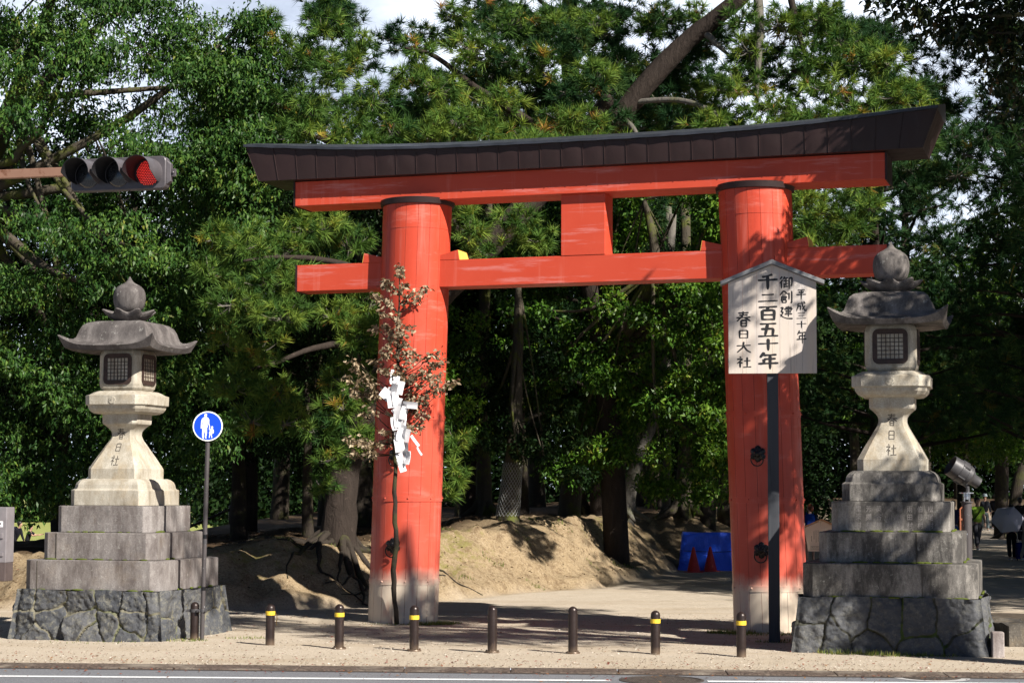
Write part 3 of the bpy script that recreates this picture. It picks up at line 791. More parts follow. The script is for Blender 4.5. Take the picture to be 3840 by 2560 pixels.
GATE_BROAD=[(4.29, 43.28, 3.65, 0.6, 0.4), (5.4, 42.46, 8.71, 0.59, 0.38), (5.3, 42.38, 8.09, 0.44, 0.36), (4.09, 42.96, 8.9, 0.45, 0.43), (4.86, 43.16, 7.86, 0.42, 0.38), (2.43, 45.14, 9.33, 0.46, 0.33), (5.51, 41.79, 2.68, 0.58, 0.35), (4.55, 43.54, 7.58, 0.55, 0.44), (5.21, 41.91, 6.71, 0.42, 0.29), (2.14, 44.37, 6.96, 0.41, 0.4), (3.22, 44.02, 6.86, 0.51, 0.34), (3.65, 42.4, 3.87, 0.6, 0.27), (4.63, 41.9, 2.87, 0.55, 0.33), (4.08, 42.68, 8.89, 0.43, 0.43), (2.68, 44.59, 3.59, 0.62, 0.34), (3.25, 43.56, 5.23, 0.42, 0.41), (4.81, 41.83, 2.77, 0.58, 0.28), (3.22, 43.97, 4.63, 0.48, 0.44), (3.94, 42.69, 6.69, 0.43, 0.29), (2.49, 44.7, 4.09, 0.44, 0.29), (5.49, 41.4, 5.02, 0.43, 0.36), (4.94, 41.92, 5.6, 0.39, 0.42), (2.01, 44.5, 5.53, 0.44, 0.41), (5.46, 42.27, 4.4, 0.41, 0.34), (2.45, 43.84, 2.91, 0.5, 0.45), (5.1, 42.55, 1.96, 0.49, 0.39), (3.71, 43.03, 6.89, 0.42, 0.34), (5.61, 42.47, 2.08, 0.49, 0.33), (2.25, 44.64, 7.21, 0.6, 0.35), (4.87, 42.77, 3.39, 0.53, 0.4), (3.25, 43.05, 3.9, 0.5, 0.4), (4.58, 43.36, 6.91, 0.54, 0.38), (1.89, 43.62, 5.07, 0.55, 0.36), (4.98, 42.65, 4.29, 0.46, 0.38), (4.65, 42.43, 3.0, 0.57, 0.41), (4.59, 43.77, 1.96, 0.51, 0.37), (2.57, 44.81, 2.99, 0.52, 0.41), (4.54, 42.03, 3.68, 0.55, 0.36), (4.41, 42.7, 5.92, 0.56, 0.38), (4.61, 42.48, 8.72, 0.48, 0.38), (2.73, 43.94, 4.07, 0.41, 0.36), (2.75, 43.63, 8.7, 0.47, 0.31), (2.66, 44.27, 8.94, 0.49, 0.39), (4.21, 43.64, 7.35, 0.4, 0.35), (2.9, 42.87, 6.01, 0.57, 0.34), (1.97, 43.42, 4.57, 0.52, 0.33), (4.16, 43.79, 2.09, 0.49, 0.42), (4.26, 42.07, 6.22, 0.51, 0.36), (5.5, 42.53, 2.02, 0.46, 0.42), (1.89, 44.79, 8.47, 0.55, 0.31), (4.27, 42.85, 2.56, 0.48, 0.31), (3.41, 44.45, 2.07, 0.54, 0.33), (5.48, 41.45, 5.28, 0.45, 0.42), (3.77, 43.12, 6.93, 0.42, 0.38), (3.63, 43.72, 6.95, 0.58, 0.28), (3.99, 43.78, 7.1, 0.57, 0.32), (2.99, 44.72, 8.11, 0.47, 0.39), (3.7, 43.19, 4.34, 0.56, 0.3), (4.76, 42.52, 6.76, 0.46, 0.32), (3.86, 42.55, 5.59, 0.55, 0.37), (2.02, 44.29, 7.31, 0.61, 0.44), (4.06, 43.93, 9.05, 0.5, 0.38), (4.53, 42.39, 4.39, 0.58, 0.33), (3.36, 43.09, 2.84, 0.46, 0.41), (2.15, 44.67, 2.99, 0.51, 0.34), (4.77, 42.13, 2.42, 0.49, 0.36), (3.74, 42.52, 6.54, 0.51, 0.41), (2.17, 44.83, 7.55, 0.59, 0.4), (2.0, 45.04, 3.85, 0.64, 0.41), (2.05, 43.97, 2.93, 0.54, 0.44), (4.58, 42.53, 7.96, 0.58, 0.3), (4.13, 42.11, 5.91, 0.52, 0.28), (2.25, 43.28, 6.27, 0.41, 0.37), (4.63, 42.16, 2.64, 0.48, 0.32), (4.2, 43.25, 5.47, 0.48, 0.29), (4.58, 43.08, 7.91, 0.5, 0.43), (3.94, 42.4, 4.47, 0.51, 0.31), (4.61, 41.54, 5.14, 0.43, 0.33), (4.74, 43.07, 7.71, 0.54, 0.29), (4.4, 42.45, 8.26, 0.51, 0.31), (5.1, 41.59, 5.4, 0.55, 0.27), (4.62, 42.41, 8.52, 0.59, 0.38), (2.81, 44.87, 8.42, 0.56, 0.43), (2.4, 43.59, 4.5, 0.45, 0.34), (4.19, 42.57, 6.42, 0.42, 0.41), (4.33, 42.75, 3.18, 0.57, 0.36), (4.15, 42.99, 4.84, 0.48, 0.29), (1.98, 43.71, 7.61, 0.59, 0.36), (4.82, 42.92, 8.99, 0.58, 0.38), (3.45, 42.38, 5.57, 0.42, 0.3), (3.36, 43.9, 6.28, 0.43, 0.32), (2.95, 43.56, 7.9, 0.45, 0.36), (3.34, 44.07, 2.23, 0.55, 0.36), (2.4, 45.35, 8.42, 0.55, 0.34), (1.82, 44.46, 7.97, 0.45, 0.29), (0.23, 44.62, 6.29, 0.61, 0.35), (1.18, 44.33, 7.1, 0.55, 0.41), (0.64, 44.86, 4.39, 0.6, 0.4), (2.45, 44.82, 9.15, 0.42, 0.42), (0.15, 44.7, 5.25, 0.61, 0.38), (0.27, 45.87, 8.83, 0.61, 0.38), (0.17, 44.12, 7.35, 0.41, 0.35), (0.66, 44.08, 6.19, 0.46, 0.29), (2.45, 45.06, 7.93, 0.52, 0.36), (0.25, 45.84, 7.04, 0.44, 0.39), (1.53, 45.08, 3.09, 0.46, 0.29), (1.26, 45.45, 5.15, 0.49, 0.4), (2.27, 44.45, 6.94, 0.5, 0.43), (0.33, 45.64, 7.04, 0.44, 0.43), (0.8, 44.17, 8.16, 0.42, 0.32), (1.11, 45.4, 5.1, 0.47, 0.3), (0.15, 44.2, 7.67, 0.46, 0.35), (1.1, 45.79, 7.04, 0.58, 0.39), (1.68, 45.63, 3.8, 0.54, 0.37), (1.65, 44.54, 2.39, 0.56, 0.41), (2.02, 44.34, 6.4, 0.43, 0.29), (0.7, 45.53, 4.4, 0.48, 0.3), (1.41, 44.71, 8.97, 0.42, 0.31), (2.16, 44.86, 2.44, 0.54, 0.33), (0.95, 45.65, 6.91, 0.42, 0.4), (1.86, 45.42, 8.59, 0.53, 0.32), (1.14, 44.63, 2.5, 0.57, 0.31), (2.33, 45.54, 5.95, 0.51, 0.37), (2.32, 44.21, 5.33, 0.6, 0.39), (2.01, 44.07, 6.11, 0.41, 0.45), (1.45, 44.43, 5.71, 0.59, 0.35), (0.73, 45.5, 7.83, 0.53, 0.35), (0.65, 45.68, 6.75, 0.47, 0.47), (2.18, 45.66, 4.82, 0.5, 0.32), (1.26, 45.44, 9.01, 0.45, 0.31), (2.29, 45.37, 7.83, 0.58, 0.35), (2.13, 44.02, 4.69, 0.56, 0.35), (1.3, 44.63, 4.98, 0.45, 0.35)]
WRAP_BROAD=[(-0.97, 37.0, 2.81, 0.38, 0.25), (-0.13, 37.0, 3.2, 0.46, 0.25), (0.38, 36.8, 2.9, 0.42, 0.24), (0.62, 36.6, 2.64, 0.29, 0.21), (0.55, 37.0, 3.16, 0.38, 0.21), (0.12, 36.6, 2.72, 0.25, 0.21), (1.05, 37.0, 2.4, 0.21, 0.19), (1.43, 37.0, 2.32, 0.3, 0.21), (-0.38, 36.6, 2.97, 0.33, 0.25), (-0.73, 37.5, 3.17, 0.51, 0.26), (-0.48, 38.0, 3.79, 0.61, 0.35), (0.21, 38.0, 3.97, 0.69, 0.39), (0.91, 38.0, 3.62, 0.61, 0.35), (0.48, 38.5, 4.61, 0.7, 0.4), (-0.32, 38.5, 4.61, 0.7, 0.4), (1.26, 38.0, 3.02, 0.43, 0.26)]
WRAP_TRUNK=[(-0.08, 37.0, 1.35), (-0.07, 37.0, 1.56), (-0.02, 37.0, 1.97), (0.02, 37.0, 2.5), (0.06, 37.1, 2.99), (0.08, 37.3, 3.93), (0.12, 37.6, 5.15), (0.12, 38.0, 6.24)]; WRAP_TRUNK_R=[0.313, 0.211, 0.186, 0.169, 0.144, 0.128, 0.103, 0.052]
LEFT_LIMB=[(-11.91, 36.0, 6.98), (-10.65, 35.6, 7.92), (-9.58, 35.2, 8.78), (-8.97, 35.0, 9.23), (-8.58, 35.0, 9.75), (-8.22, 35.0, 10.16), (-7.75, 35.2, 10.67), (-7.23, 35.4, 11.14)]; LEFT_LIMB_R=[0.247, 0.211, 0.169, 0.144, 0.12, 0.096, 0.064, 0.032]
LEFT_LIMB2=[(-10.65, 35.6, 7.92), (-9.4, 35.2, 8.09), (-9.15, 35.0, 8.27), (-8.86, 34.8, 8.46), (-8.59, 34.8, 8.6)]; LEFT_LIMB2_R=[0.098, 0.08, 0.068, 0.056, 0.024]
LEFT_LIMB3=[(-9.26, 35.2, 8.93), (-9.23, 35.4, 9.55), (-9.4, 35.6, 10.26), (-9.55, 35.8, 10.98)]; LEFT_LIMB3_R=[0.105, 0.089, 0.073, 0.049]
T3P=[(2.81, 48.0, 1.27), (2.9, 48.0, 1.98), (3.12, 48.0, 2.74), (3.34, 48.0, 3.84), (3.56, 48.0, 5.6)]; T3P_R=[0.252, 0.197, 0.164, 0.143, 0.11]
FILL_RIGHT=[(4.62, 36.21, 10.3, 0.41, 0.33), (5.04, 37.62, 9.05, 0.41, 0.31), (2.12, 37.87, 10.65, 0.57, 0.3), (2.58, 37.98, 10.3, 0.63, 0.31), (4.3, 37.75, 9.53, 0.41, 0.28), (6.31, 36.68, 10.27, 0.4, 0.27), (3.69, 38.22, 9.43, 0.45, 0.35), (2.17, 37.18, 10.5, 0.51, 0.24), (5.51, 36.67, 11.15, 0.52, 0.34), (1.84, 36.4, 11.18, 0.51, 0.23), (5.01, 37.67, 8.99, 0.5, 0.29), (2.49, 38.4, 10.16, 0.44, 0.32), (2.15, 36.82, 9.9, 0.53, 0.25), (8.32, 38.39, 8.9, 0.43, 0.33), (3.36, 37.75, 9.93, 0.4, 0.29), (5.68, 38.19, 9.53, 0.42, 0.29), (5.55, 37.52, 10.37, 0.49, 0.36), (1.92, 36.69, 9.16, 0.46, 0.29), (4.53, 36.44, 10.49, 0.4, 0.31), (6.65, 36.77, 9.16, 0.5, 0.32), (6.46, 37.12, 10.36, 0.44, 0.35), (4.1, 36.59, 8.97, 0.47, 0.31), (7.03, 36.6, 10.73, 0.39, 0.35), (7.58, 36.34, 8.57, 0.52, 0.23), (3.13, 37.02, 10.43, 0.54, 0.35), (2.73, 37.48, 10.02, 0.42, 0.25), (6.35, 37.96, 11.64, 0.51, 0.33), (4.32, 37.97, 9.15, 0.43, 0.33), (7.41, 37.42, 10.22, 0.41, 0.25), (2.88, 36.71, 9.66, 0.4, 0.33), (1.9, 37.09, 11.08, 0.5, 0.3), (3.01, 38.36, 10.46, 0.64, 0.31), (2.02, 37.4, 8.72, 0.61, 0.3), (5.23, 37.45, 8.99, 0.4, 0.32), (3.77, 37.81, 9.6, 0.58, 0.25), (4.73, 37.59, 10.27, 0.55, 0.25), (4.24, 37.88, 9.15, 0.45, 0.34), (5.81, 37.61, 9.12, 0.4, 0.31), (6.16, 37.6, 10.52, 0.4, 0.26), (2.99, 37.43, 11.5, 0.48, 0.3), (1.94, 36.22, 9.13, 0.46, 0.32), (8.02, 38.12, 10.09, 0.65, 0.36), (3.21, 36.45, 9.17, 0.42, 0.26), (2.63, 37.9, 8.98, 0.64, 0.29), (4.71, 36.74, 9.99, 0.47, 0.31), (3.55, 38.37, 10.35, 0.45, 0.3), (1.95, 36.78, 11.22, 0.58, 0.24), (7.11, 36.83, 9.77, 0.43, 0.24), (3.82, 38.27, 9.47, 0.65, 0.34), (7.51, 36.42, 8.9, 0.6, 0.35), (3.81, 37.0, 10.85, 0.53, 0.29), (7.11, 37.26, 10.47, 0.44, 0.27), (5.65, 37.12, 9.93, 0.49, 0.26), (3.94, 37.84, 11.29, 0.53, 0.26), (5.99, 37.23, 11.24, 0.54, 0.28), (5.56, 36.69, 9.28, 0.6, 0.32), (5.25, 37.28, 10.66, 0.39, 0.3), (7.14, 36.43, 10.5, 0.58, 0.29), (6.18, 36.22, 10.57, 0.5, 0.24), (2.42, 37.11, 9.17, 0.63, 0.31), (7.38, 37.03, 10.1, 0.41, 0.32), (3.57, 37.61, 10.78, 0.49, 0.26)]
FILL_MID=[(0.99, 35.61, 9.59, 0.37, 0.31), (-1.69, 39.65, 9.51, 0.59, 0.37), (-1.88, 39.61, 10.09, 0.47, 0.3), (-1.21, 39.78, 9.34, 0.42, 0.28), (-0.33, 38.49, 11.66, 0.43, 0.27), (1.28, 37.83, 11.13, 0.44, 0.32), (0.91, 38.23, 8.85, 0.64, 0.33), (-4.6, 38.98, 9.55, 0.51, 0.31), (1.62, 35.97, 9.71, 0.6, 0.34), (-2.37, 36.52, 8.85, 0.57, 0.35), (-1.35, 40.86, 9.52, 0.57, 0.35), (-3.6, 36.6, 11.29, 0.59, 0.3), (0.75, 35.7, 10.43, 0.4, 0.26), (-1.99, 35.73, 9.01, 0.48, 0.34), (-3.85, 39.17, 11.67, 0.56, 0.28), (-1.41, 40.57, 10.61, 0.65, 0.36), (-3.78, 37.07, 10.45, 0.63, 0.28), (-1.53, 36.02, 10.79, 0.58, 0.3), (1.83, 40.72, 10.85, 0.49, 0.34), (-3.77, 40.18, 12.2, 0.56, 0.3), (-3.44, 37.21, 11.57, 0.5, 0.25), (-3.33, 37.54, 11.17, 0.55, 0.35), (-0.5, 35.66, 10.3, 0.59, 0.29), (0.19, 40.12, 11.71, 0.43, 0.26), (-0.04, 35.92, 10.26, 0.51, 0.31), (-0.06, 38.65, 9.81, 0.65, 0.25), (-1.51, 40.43, 9.72, 0.52, 0.34), (1.22, 38.02, 11.74, 0.64, 0.28), (-2.78, 36.07, 9.02, 0.5, 0.32), (1.1, 36.93, 9.14, 0.55, 0.26), (1.68, 39.06, 10.84, 0.66, 0.27), (0.57, 37.9, 9.85, 0.5, 0.24), (-2.39, 40.89, 9.49, 0.69, 0.39), (-3.58, 36.15, 11.26, 0.44, 0.23), (-0.93, 37.01, 10.98, 0.54, 0.28), (1.8, 39.15, 11.55, 0.64, 0.32), (-3.92, 38.1, 9.58, 0.62, 0.27), (-0.42, 37.23, 10.22, 0.57, 0.31), (-0.24, 38.99, 9.68, 0.52, 0.32), (-2.11, 38.13, 9.49, 0.58, 0.25), (-0.91, 39.34, 10.5, 0.44, 0.33), (-1.2, 37.07, 8.8, 0.53, 0.24), (-0.1, 39.71, 12.02, 0.67, 0.34), (-3.75, 37.93, 11.78, 0.62, 0.3), (-1.29, 36.39, 9.18, 0.47, 0.32), (1.93, 40.35, 10.2, 0.5, 0.32), (-2.59, 36.91, 9.48, 0.61, 0.35), (0.54, 37.77, 9.94, 0.6, 0.25), (-1.74, 36.65, 9.09, 0.49, 0.24), (0.84, 39.75, 9.48, 0.56, 0.26), (0.98, 35.79, 10.44, 0.49, 0.26), (0.12, 36.03, 10.86, 0.39, 0.34), (0.3, 36.73, 9.11, 0.44, 0.28), (-0.05, 38.46, 8.96, 0.59, 0.31), (-2.18, 39.33, 9.92, 0.48, 0.28), (-2.95, 35.62, 8.4, 0.54, 0.25), (-0.85, 39.95, 11.9, 0.55, 0.33), (0.67, 37.47, 11.29, 0.47, 0.34), (1.48, 38.05, 11.59, 0.41, 0.29), (-2.56, 40.66, 11.79, 0.54, 0.38), (-0.58, 35.85, 10.54, 0.51, 0.25), (0.52, 36.17, 10.59, 0.41, 0.33), (1.3, 40.49, 10.27, 0.47, 0.27), (-4.04, 38.13, 9.67, 0.57, 0.32), (-2.07, 38.12, 11.0, 0.56, 0.26), (-3.21, 39.05, 10.94, 0.64, 0.32), (-0.49, 39.6, 12.24, 0.62, 0.36), (-1.26, 36.4, 8.95, 0.61, 0.27), (-5.13, 40.18, 11.09, 0.41, 0.32), (-0.02, 39.93, 12.17, 0.61, 0.28), (-0.47, 36.65, 9.89, 0.49, 0.35), (1.18, 35.7, 10.66, 0.39, 0.25), (0.78, 37.47, 11.14, 0.53, 0.27), (0.46, 36.29, 9.8, 0.44, 0.32), (-4.79, 39.33, 9.98, 0.63, 0.35), (1.51, 38.69, 9.15, 0.55, 0.27), (-1.9, 36.56, 9.38, 0.46, 0.24), (-3.85, 37.25, 9.44, 0.56, 0.3), (0.1, 40.98, 11.14, 0.56, 0.29), (-1.88, 38.09, 10.41, 0.45, 0.3), (-2.05, 39.19, 9.8, 0.49, 0.33), (-4.19, 40.07, 9.72, 0.43, 0.29), (-4.41, 40.83, 11.65, 0.54, 0.38), (-3.34, 37.23, 9.71, 0.59, 0.3), (-4.03, 39.48, 11.98, 0.42, 0.26)]
SHADE_PADS=[(0.8, 30.8, 7.44, 0.42, 0.28), (0.34, 31.2, 7.5, 0.43, 0.29), (-0.12, 31.0, 7.44, 0.42, 0.28), (1.31, 31.0, 7.51, 0.42, 0.28), (1.74, 31.0, 7.55, 0.42, 0.28), (0.53, 31.6, 7.69, 0.51, 0.29), (1.13, 32.0, 7.77, 0.51, 0.26), (0.02, 32.0, 7.72, 0.44, 0.26)]  # pads added behind the lintel to shade the leaning trunk
FILL_FAR=[(9.76, 41.32, 11.99, 0.69, 0.39), (8.34, 39.46, 8.77, 0.59, 0.35), (7.24, 40.15, 11.77, 0.49, 0.29), (10.35, 38.45, 10.2, 0.45, 0.26), (8.82, 40.76, 10.6, 0.44, 0.33), (7.75, 44.02, 11.08, 0.5, 0.31), (9.42, 43.02, 11.32, 0.61, 0.38), (10.39, 38.13, 9.08, 0.48, 0.36), (7.98, 41.11, 11.74, 0.53, 0.31), (9.18, 40.95, 9.73, 0.68, 0.39), (8.31, 38.92, 8.29, 0.62, 0.36), (9.31, 45.55, 11.6, 0.56, 0.36), (9.08, 42.36, 10.63, 0.53, 0.35), (7.87, 40.71, 11.87, 0.63, 0.37), (8.88, 45.48, 12.86, 0.66, 0.38), (9.18, 38.98, 8.58, 0.65, 0.27), (7.89, 42.01, 12.35, 0.68, 0.4), (11.55, 45.66, 10.68, 0.67, 0.35), (9.14, 44.24, 12.57, 0.47, 0.39), (10.56, 40.24, 9.18, 0.48, 0.3), (11.41, 43.1, 12.67, 0.53, 0.37), (7.35, 42.09, 12.01, 0.48, 0.3), (7.24, 40.89, 9.18, 0.55, 0.35), (11.07, 42.11, 12.05, 0.68, 0.3), (8.93, 38.41, 9.27, 0.54, 0.33), (10.03, 43.66, 10.91, 0.63, 0.29), (7.19, 39.3, 11.57, 0.42, 0.37), (10.52, 42.79, 12.39, 0.62, 0.3), (9.53, 38.02, 9.18, 0.53, 0.33), (6.88, 38.21, 10.67, 0.51, 0.34), (7.87, 40.27, 10.13, 0.5, 0.27), (7.75, 43.73, 12.77, 0.7, 0.32), (8.54, 42.82, 9.85, 0.7, 0.28), (11.81, 44.04, 9.97, 0.49, 0.38), (8.49, 44.56, 10.48, 0.65, 0.31), (10.05, 38.06, 11.19, 0.51, 0.32), (10.35, 45.5, 9.57, 0.57, 0.36), (10.75, 40.65, 8.72, 0.44, 0.39), (8.83, 41.67, 11.65, 0.66, 0.34), (9.87, 43.76, 10.88, 0.62, 0.3), (8.97, 44.41, 12.92, 0.75, 0.3), (10.46, 44.0, 11.97, 0.52, 0.41), (7.63, 43.0, 9.76, 0.72, 0.32), (8.24, 43.61, 9.16, 0.66, 0.29), (10.72, 45.75, 9.63, 0.68, 0.36), (10.61, 44.19, 9.97, 0.62, 0.39), (3.65, 40.18, 10.98, 0.47, 0.34), (3.48, 39.94, 11.9, 0.6, 0.34), (2.93, 38.44, 9.6, 0.59, 0.34), (3.13, 38.52, 10.45, 0.4, 0.37), (3.05, 39.95, 10.12, 0.48, 0.33), (3.17, 40.42, 12.06, 0.61, 0.37), (3.02, 40.65, 11.41, 0.54, 0.26), (4.06, 38.89, 9.5, 0.64, 0.35), (3.98, 40.96, 10.14, 0.42, 0.27), (2.88, 39.13, 9.69, 0.5, 0.28), (4.17, 39.04, 10.29, 0.43, 0.35), (4.08, 39.06, 10.64, 0.63, 0.32), (4.43, 39.81, 9.65, 0.56, 0.32), (4.03, 40.99, 11.65, 0.68, 0.32)]
FILL_BACK=[(7.62, 40.21, 6.18, 0.67, 0.29), (7.93, 41.64, 7.32, 0.52, 0.31), (7.07, 45.07, 8.12, 0.62, 0.35), (7.71, 42.79, 6.94, 0.66, 0.34), (7.46, 44.81, 7.38, 0.73, 0.43), (9.56, 44.03, 7.6, 0.59, 0.42), (6.58, 42.44, 6.6, 0.61, 0.39), (8.21, 42.37, 7.35, 0.61, 0.39), (8.67, 44.14, 6.52, 0.48, 0.4), (7.45, 41.17, 8.8, 0.56, 0.29), (8.26, 44.61, 7.54, 0.74, 0.38), (8.22, 43.63, 9.25, 0.55, 0.3), (7.08, 41.36, 7.18, 0.52, 0.27), (9.19, 42.77, 7.84, 0.63, 0.35), (8.3, 42.1, 6.41, 0.61, 0.38), (7.06, 41.61, 8.95, 0.58, 0.27), (8.3, 45.51, 8.45, 0.53, 0.35), (8.64, 45.71, 7.56, 0.78, 0.39), (8.58, 43.3, 6.83, 0.63, 0.42), (7.92, 45.65, 7.58, 0.5, 0.35), (7.24, 45.13, 8.28, 0.56, 0.38), (7.33, 42.52, 7.45, 0.45, 0.3), (8.07, 41.56, 6.44, 0.68, 0.33), (9.05, 43.78, 6.77, 0.69, 0.37), (8.03, 45.27, 7.79, 0.58, 0.39), (7.04, 41.13, 6.79, 0.45, 0.27), (6.87, 40.32, 7.55, 0.52, 0.37), (8.98, 42.67, 8.45, 0.53, 0.34), (7.79, 40.98, 8.78, 0.59, 0.27), (6.82, 40.18, 7.31, 0.61, 0.26), (8.13, 45.43, 8.9, 0.69, 0.41), (8.89, 40.78, 6.12, 0.49, 0.33), (7.93, 42.25, 7.03, 0.62, 0.4), (7.6, 42.37, 6.45, 0.67, 0.3), (8.96, 43.89, 9.19, 0.7, 0.41), (6.58, 41.5, 7.36, 0.47, 0.38), (6.32, 41.07, 7.6, 0.49, 0.38), (7.26, 45.77, 8.48, 0.61, 0.37), (8.05, 45.34, 6.85, 0.51, 0.36), (8.76, 42.16, 7.19, 0.46, 0.4), (8.79, 44.74, 9.2, 0.49, 0.35), (8.64, 42.66, 8.01, 0.51, 0.35), (7.49, 44.66, 9.1, 0.48, 0.3), (9.0, 41.66, 6.67, 0.62, 0.33), (7.78, 42.42, 7.93, 0.68, 0.4), (7.76, 45.88, 7.37, 0.76, 0.44), (8.46, 41.29, 6.55, 0.56, 0.36), (9.93, 45.27, 8.86, 0.7, 0.4), (7.64, 43.47, 7.82, 0.45, 0.4), (6.7, 41.83, 8.02, 0.54, 0.33), (7.2, 42.67, 7.6, 0.66, 0.34), (7.12, 40.35, 6.14, 0.63, 0.35), (8.22, 40.49, 7.57, 0.61, 0.32), (7.82, 41.62, 6.88, 0.48, 0.35), (6.22, 41.06, 8.75, 0.53, 0.3), (7.85, 45.42, 7.14, 0.63, 0.37), (7.58, 45.52, 6.81, 0.68, 0.4), (7.41, 45.92, 8.42, 0.64, 0.37), (6.99, 41.93, 8.24, 0.65, 0.37), (6.69, 43.44, 7.78, 0.61, 0.4)]
SPRIGS=[(-1.68, 28.6, 5.35), (-1.69, 28.6, 5.26), (-1.63, 28.6, 5.12), (-1.94, 28.6, 5.11), (-1.88, 28.6, 5.15), (-1.74, 28.6, 5.02), (-1.5, 28.6, 4.98), (-1.29, 28.6, 5.07), (-1.37, 28.6, 4.93), (-1.59, 28.6, 4.87), (-2.09, 28.6, 4.93), (-1.98, 28.6, 4.89), (-1.85, 28.6, 4.81), (-1.98, 28.6, 4.67), (-1.77, 28.6, 4.63), (-2.09, 28.6, 4.47), (-1.93, 28.6, 4.49), (-1.67, 28.6, 4.5), (-1.54, 28.6, 4.45), (-1.8, 28.6, 4.39), (-1.72, 28.6, 4.3), (-1.58, 28.6, 4.21), (-1.87, 28.6, 4.15), (-1.76, 28.6, 4.06), (-1.93, 28.6, 4.06), (-1.61, 28.6, 4.1), (-1.41, 28.6, 4.03), (-1.54, 28.6, 3.95), (-2.08, 28.6, 3.95), (-2.45, 28.6, 3.95), (-2.36, 28.6, 3.82), (-2.23, 28.6, 3.71), (-2.49, 28.6, 3.69), (-2.45, 28.6, 3.53), (-2.32, 28.6, 3.49), (-2.17, 28.6, 3.47), (-1.97, 28.6, 3.82), (-1.84, 28.6, 3.77), (-1.67, 28.6, 3.84), (-1.73, 28.6, 3.73), (-1.58, 28.6, 3.67), (-1.45, 28.6, 3.71), (-1.32, 28.6, 3.82), (-1.15, 28.6, 3.91), (-1.08, 28.6, 4.08), (-1.02, 28.6, 3.95), (-1.23, 28.6, 3.75), (-1.1, 28.6, 3.67), (-0.93, 28.6, 3.65), (-0.82, 28.6, 3.65), (-1.38, 28.6, 3.6), (-1.47, 28.6, 3.49), (-1.36, 28.6, 3.38), (-1.23, 28.6, 3.52), (-1.1, 28.6, 3.52), (-1.49, 28.6, 3.38), (-1.38, 28.6, 3.25), (-1.27, 28.6, 3.12), (-1.49, 28.6, 2.97), (-1.36, 28.6, 2.95), (-2.14, 28.6, 3.25), (-2.23, 28.6, 3.16), (-2.46, 28.6, 2.77), (-2.4, 28.6, 2.71), (-2.31, 28.6, 2.75), (-2.22, 28.6, 2.69), (-2.16, 28.6, 2.6), (-2.44, 28.6, 2.56), (-2.01, 28.6, 2.69), (-1.9, 28.6, 2.73), (-2.13, 28.6, 2.54), (-1.88, 28.6, 2.88), (-1.67, 28.6, 3.71), (-1.63, 28.6, 4.34), (-1.5, 28.6, 4.06), (-1.85, 28.6, 4.3), (-1.69, 28.6, 4.17), (-2.06, 28.6, 3.47), (-2.14, 28.6, 3.6), (-1.19, 28.6, 4.04), (-1.06, 28.6, 3.78), (-1.3, 28.6, 3.34)]
STEM=[(-1.72, 28.93, 0.0), (-1.76, 28.85, 0.54), (-1.77, 28.82, 0.8), (-1.72, 28.8, 1.19), (-1.75, 28.8, 1.52), (-1.76, 28.8, 1.97), (-1.75, 28.8, 2.37), (-1.78, 28.78, 2.89), (-1.73, 28.76, 3.48), (-1.72, 28.74, 4.14), (-1.71, 28.72, 4.67), (-1.7, 28.72, 5.07), (-1.71, 28.72, 5.38)]; STEM_R=[0.036, 0.04, 0.04, 0.039, 0.036, 0.033, 0.03, 0.03, 0.026, 0.023, 0.016, 0.01, 0.005]
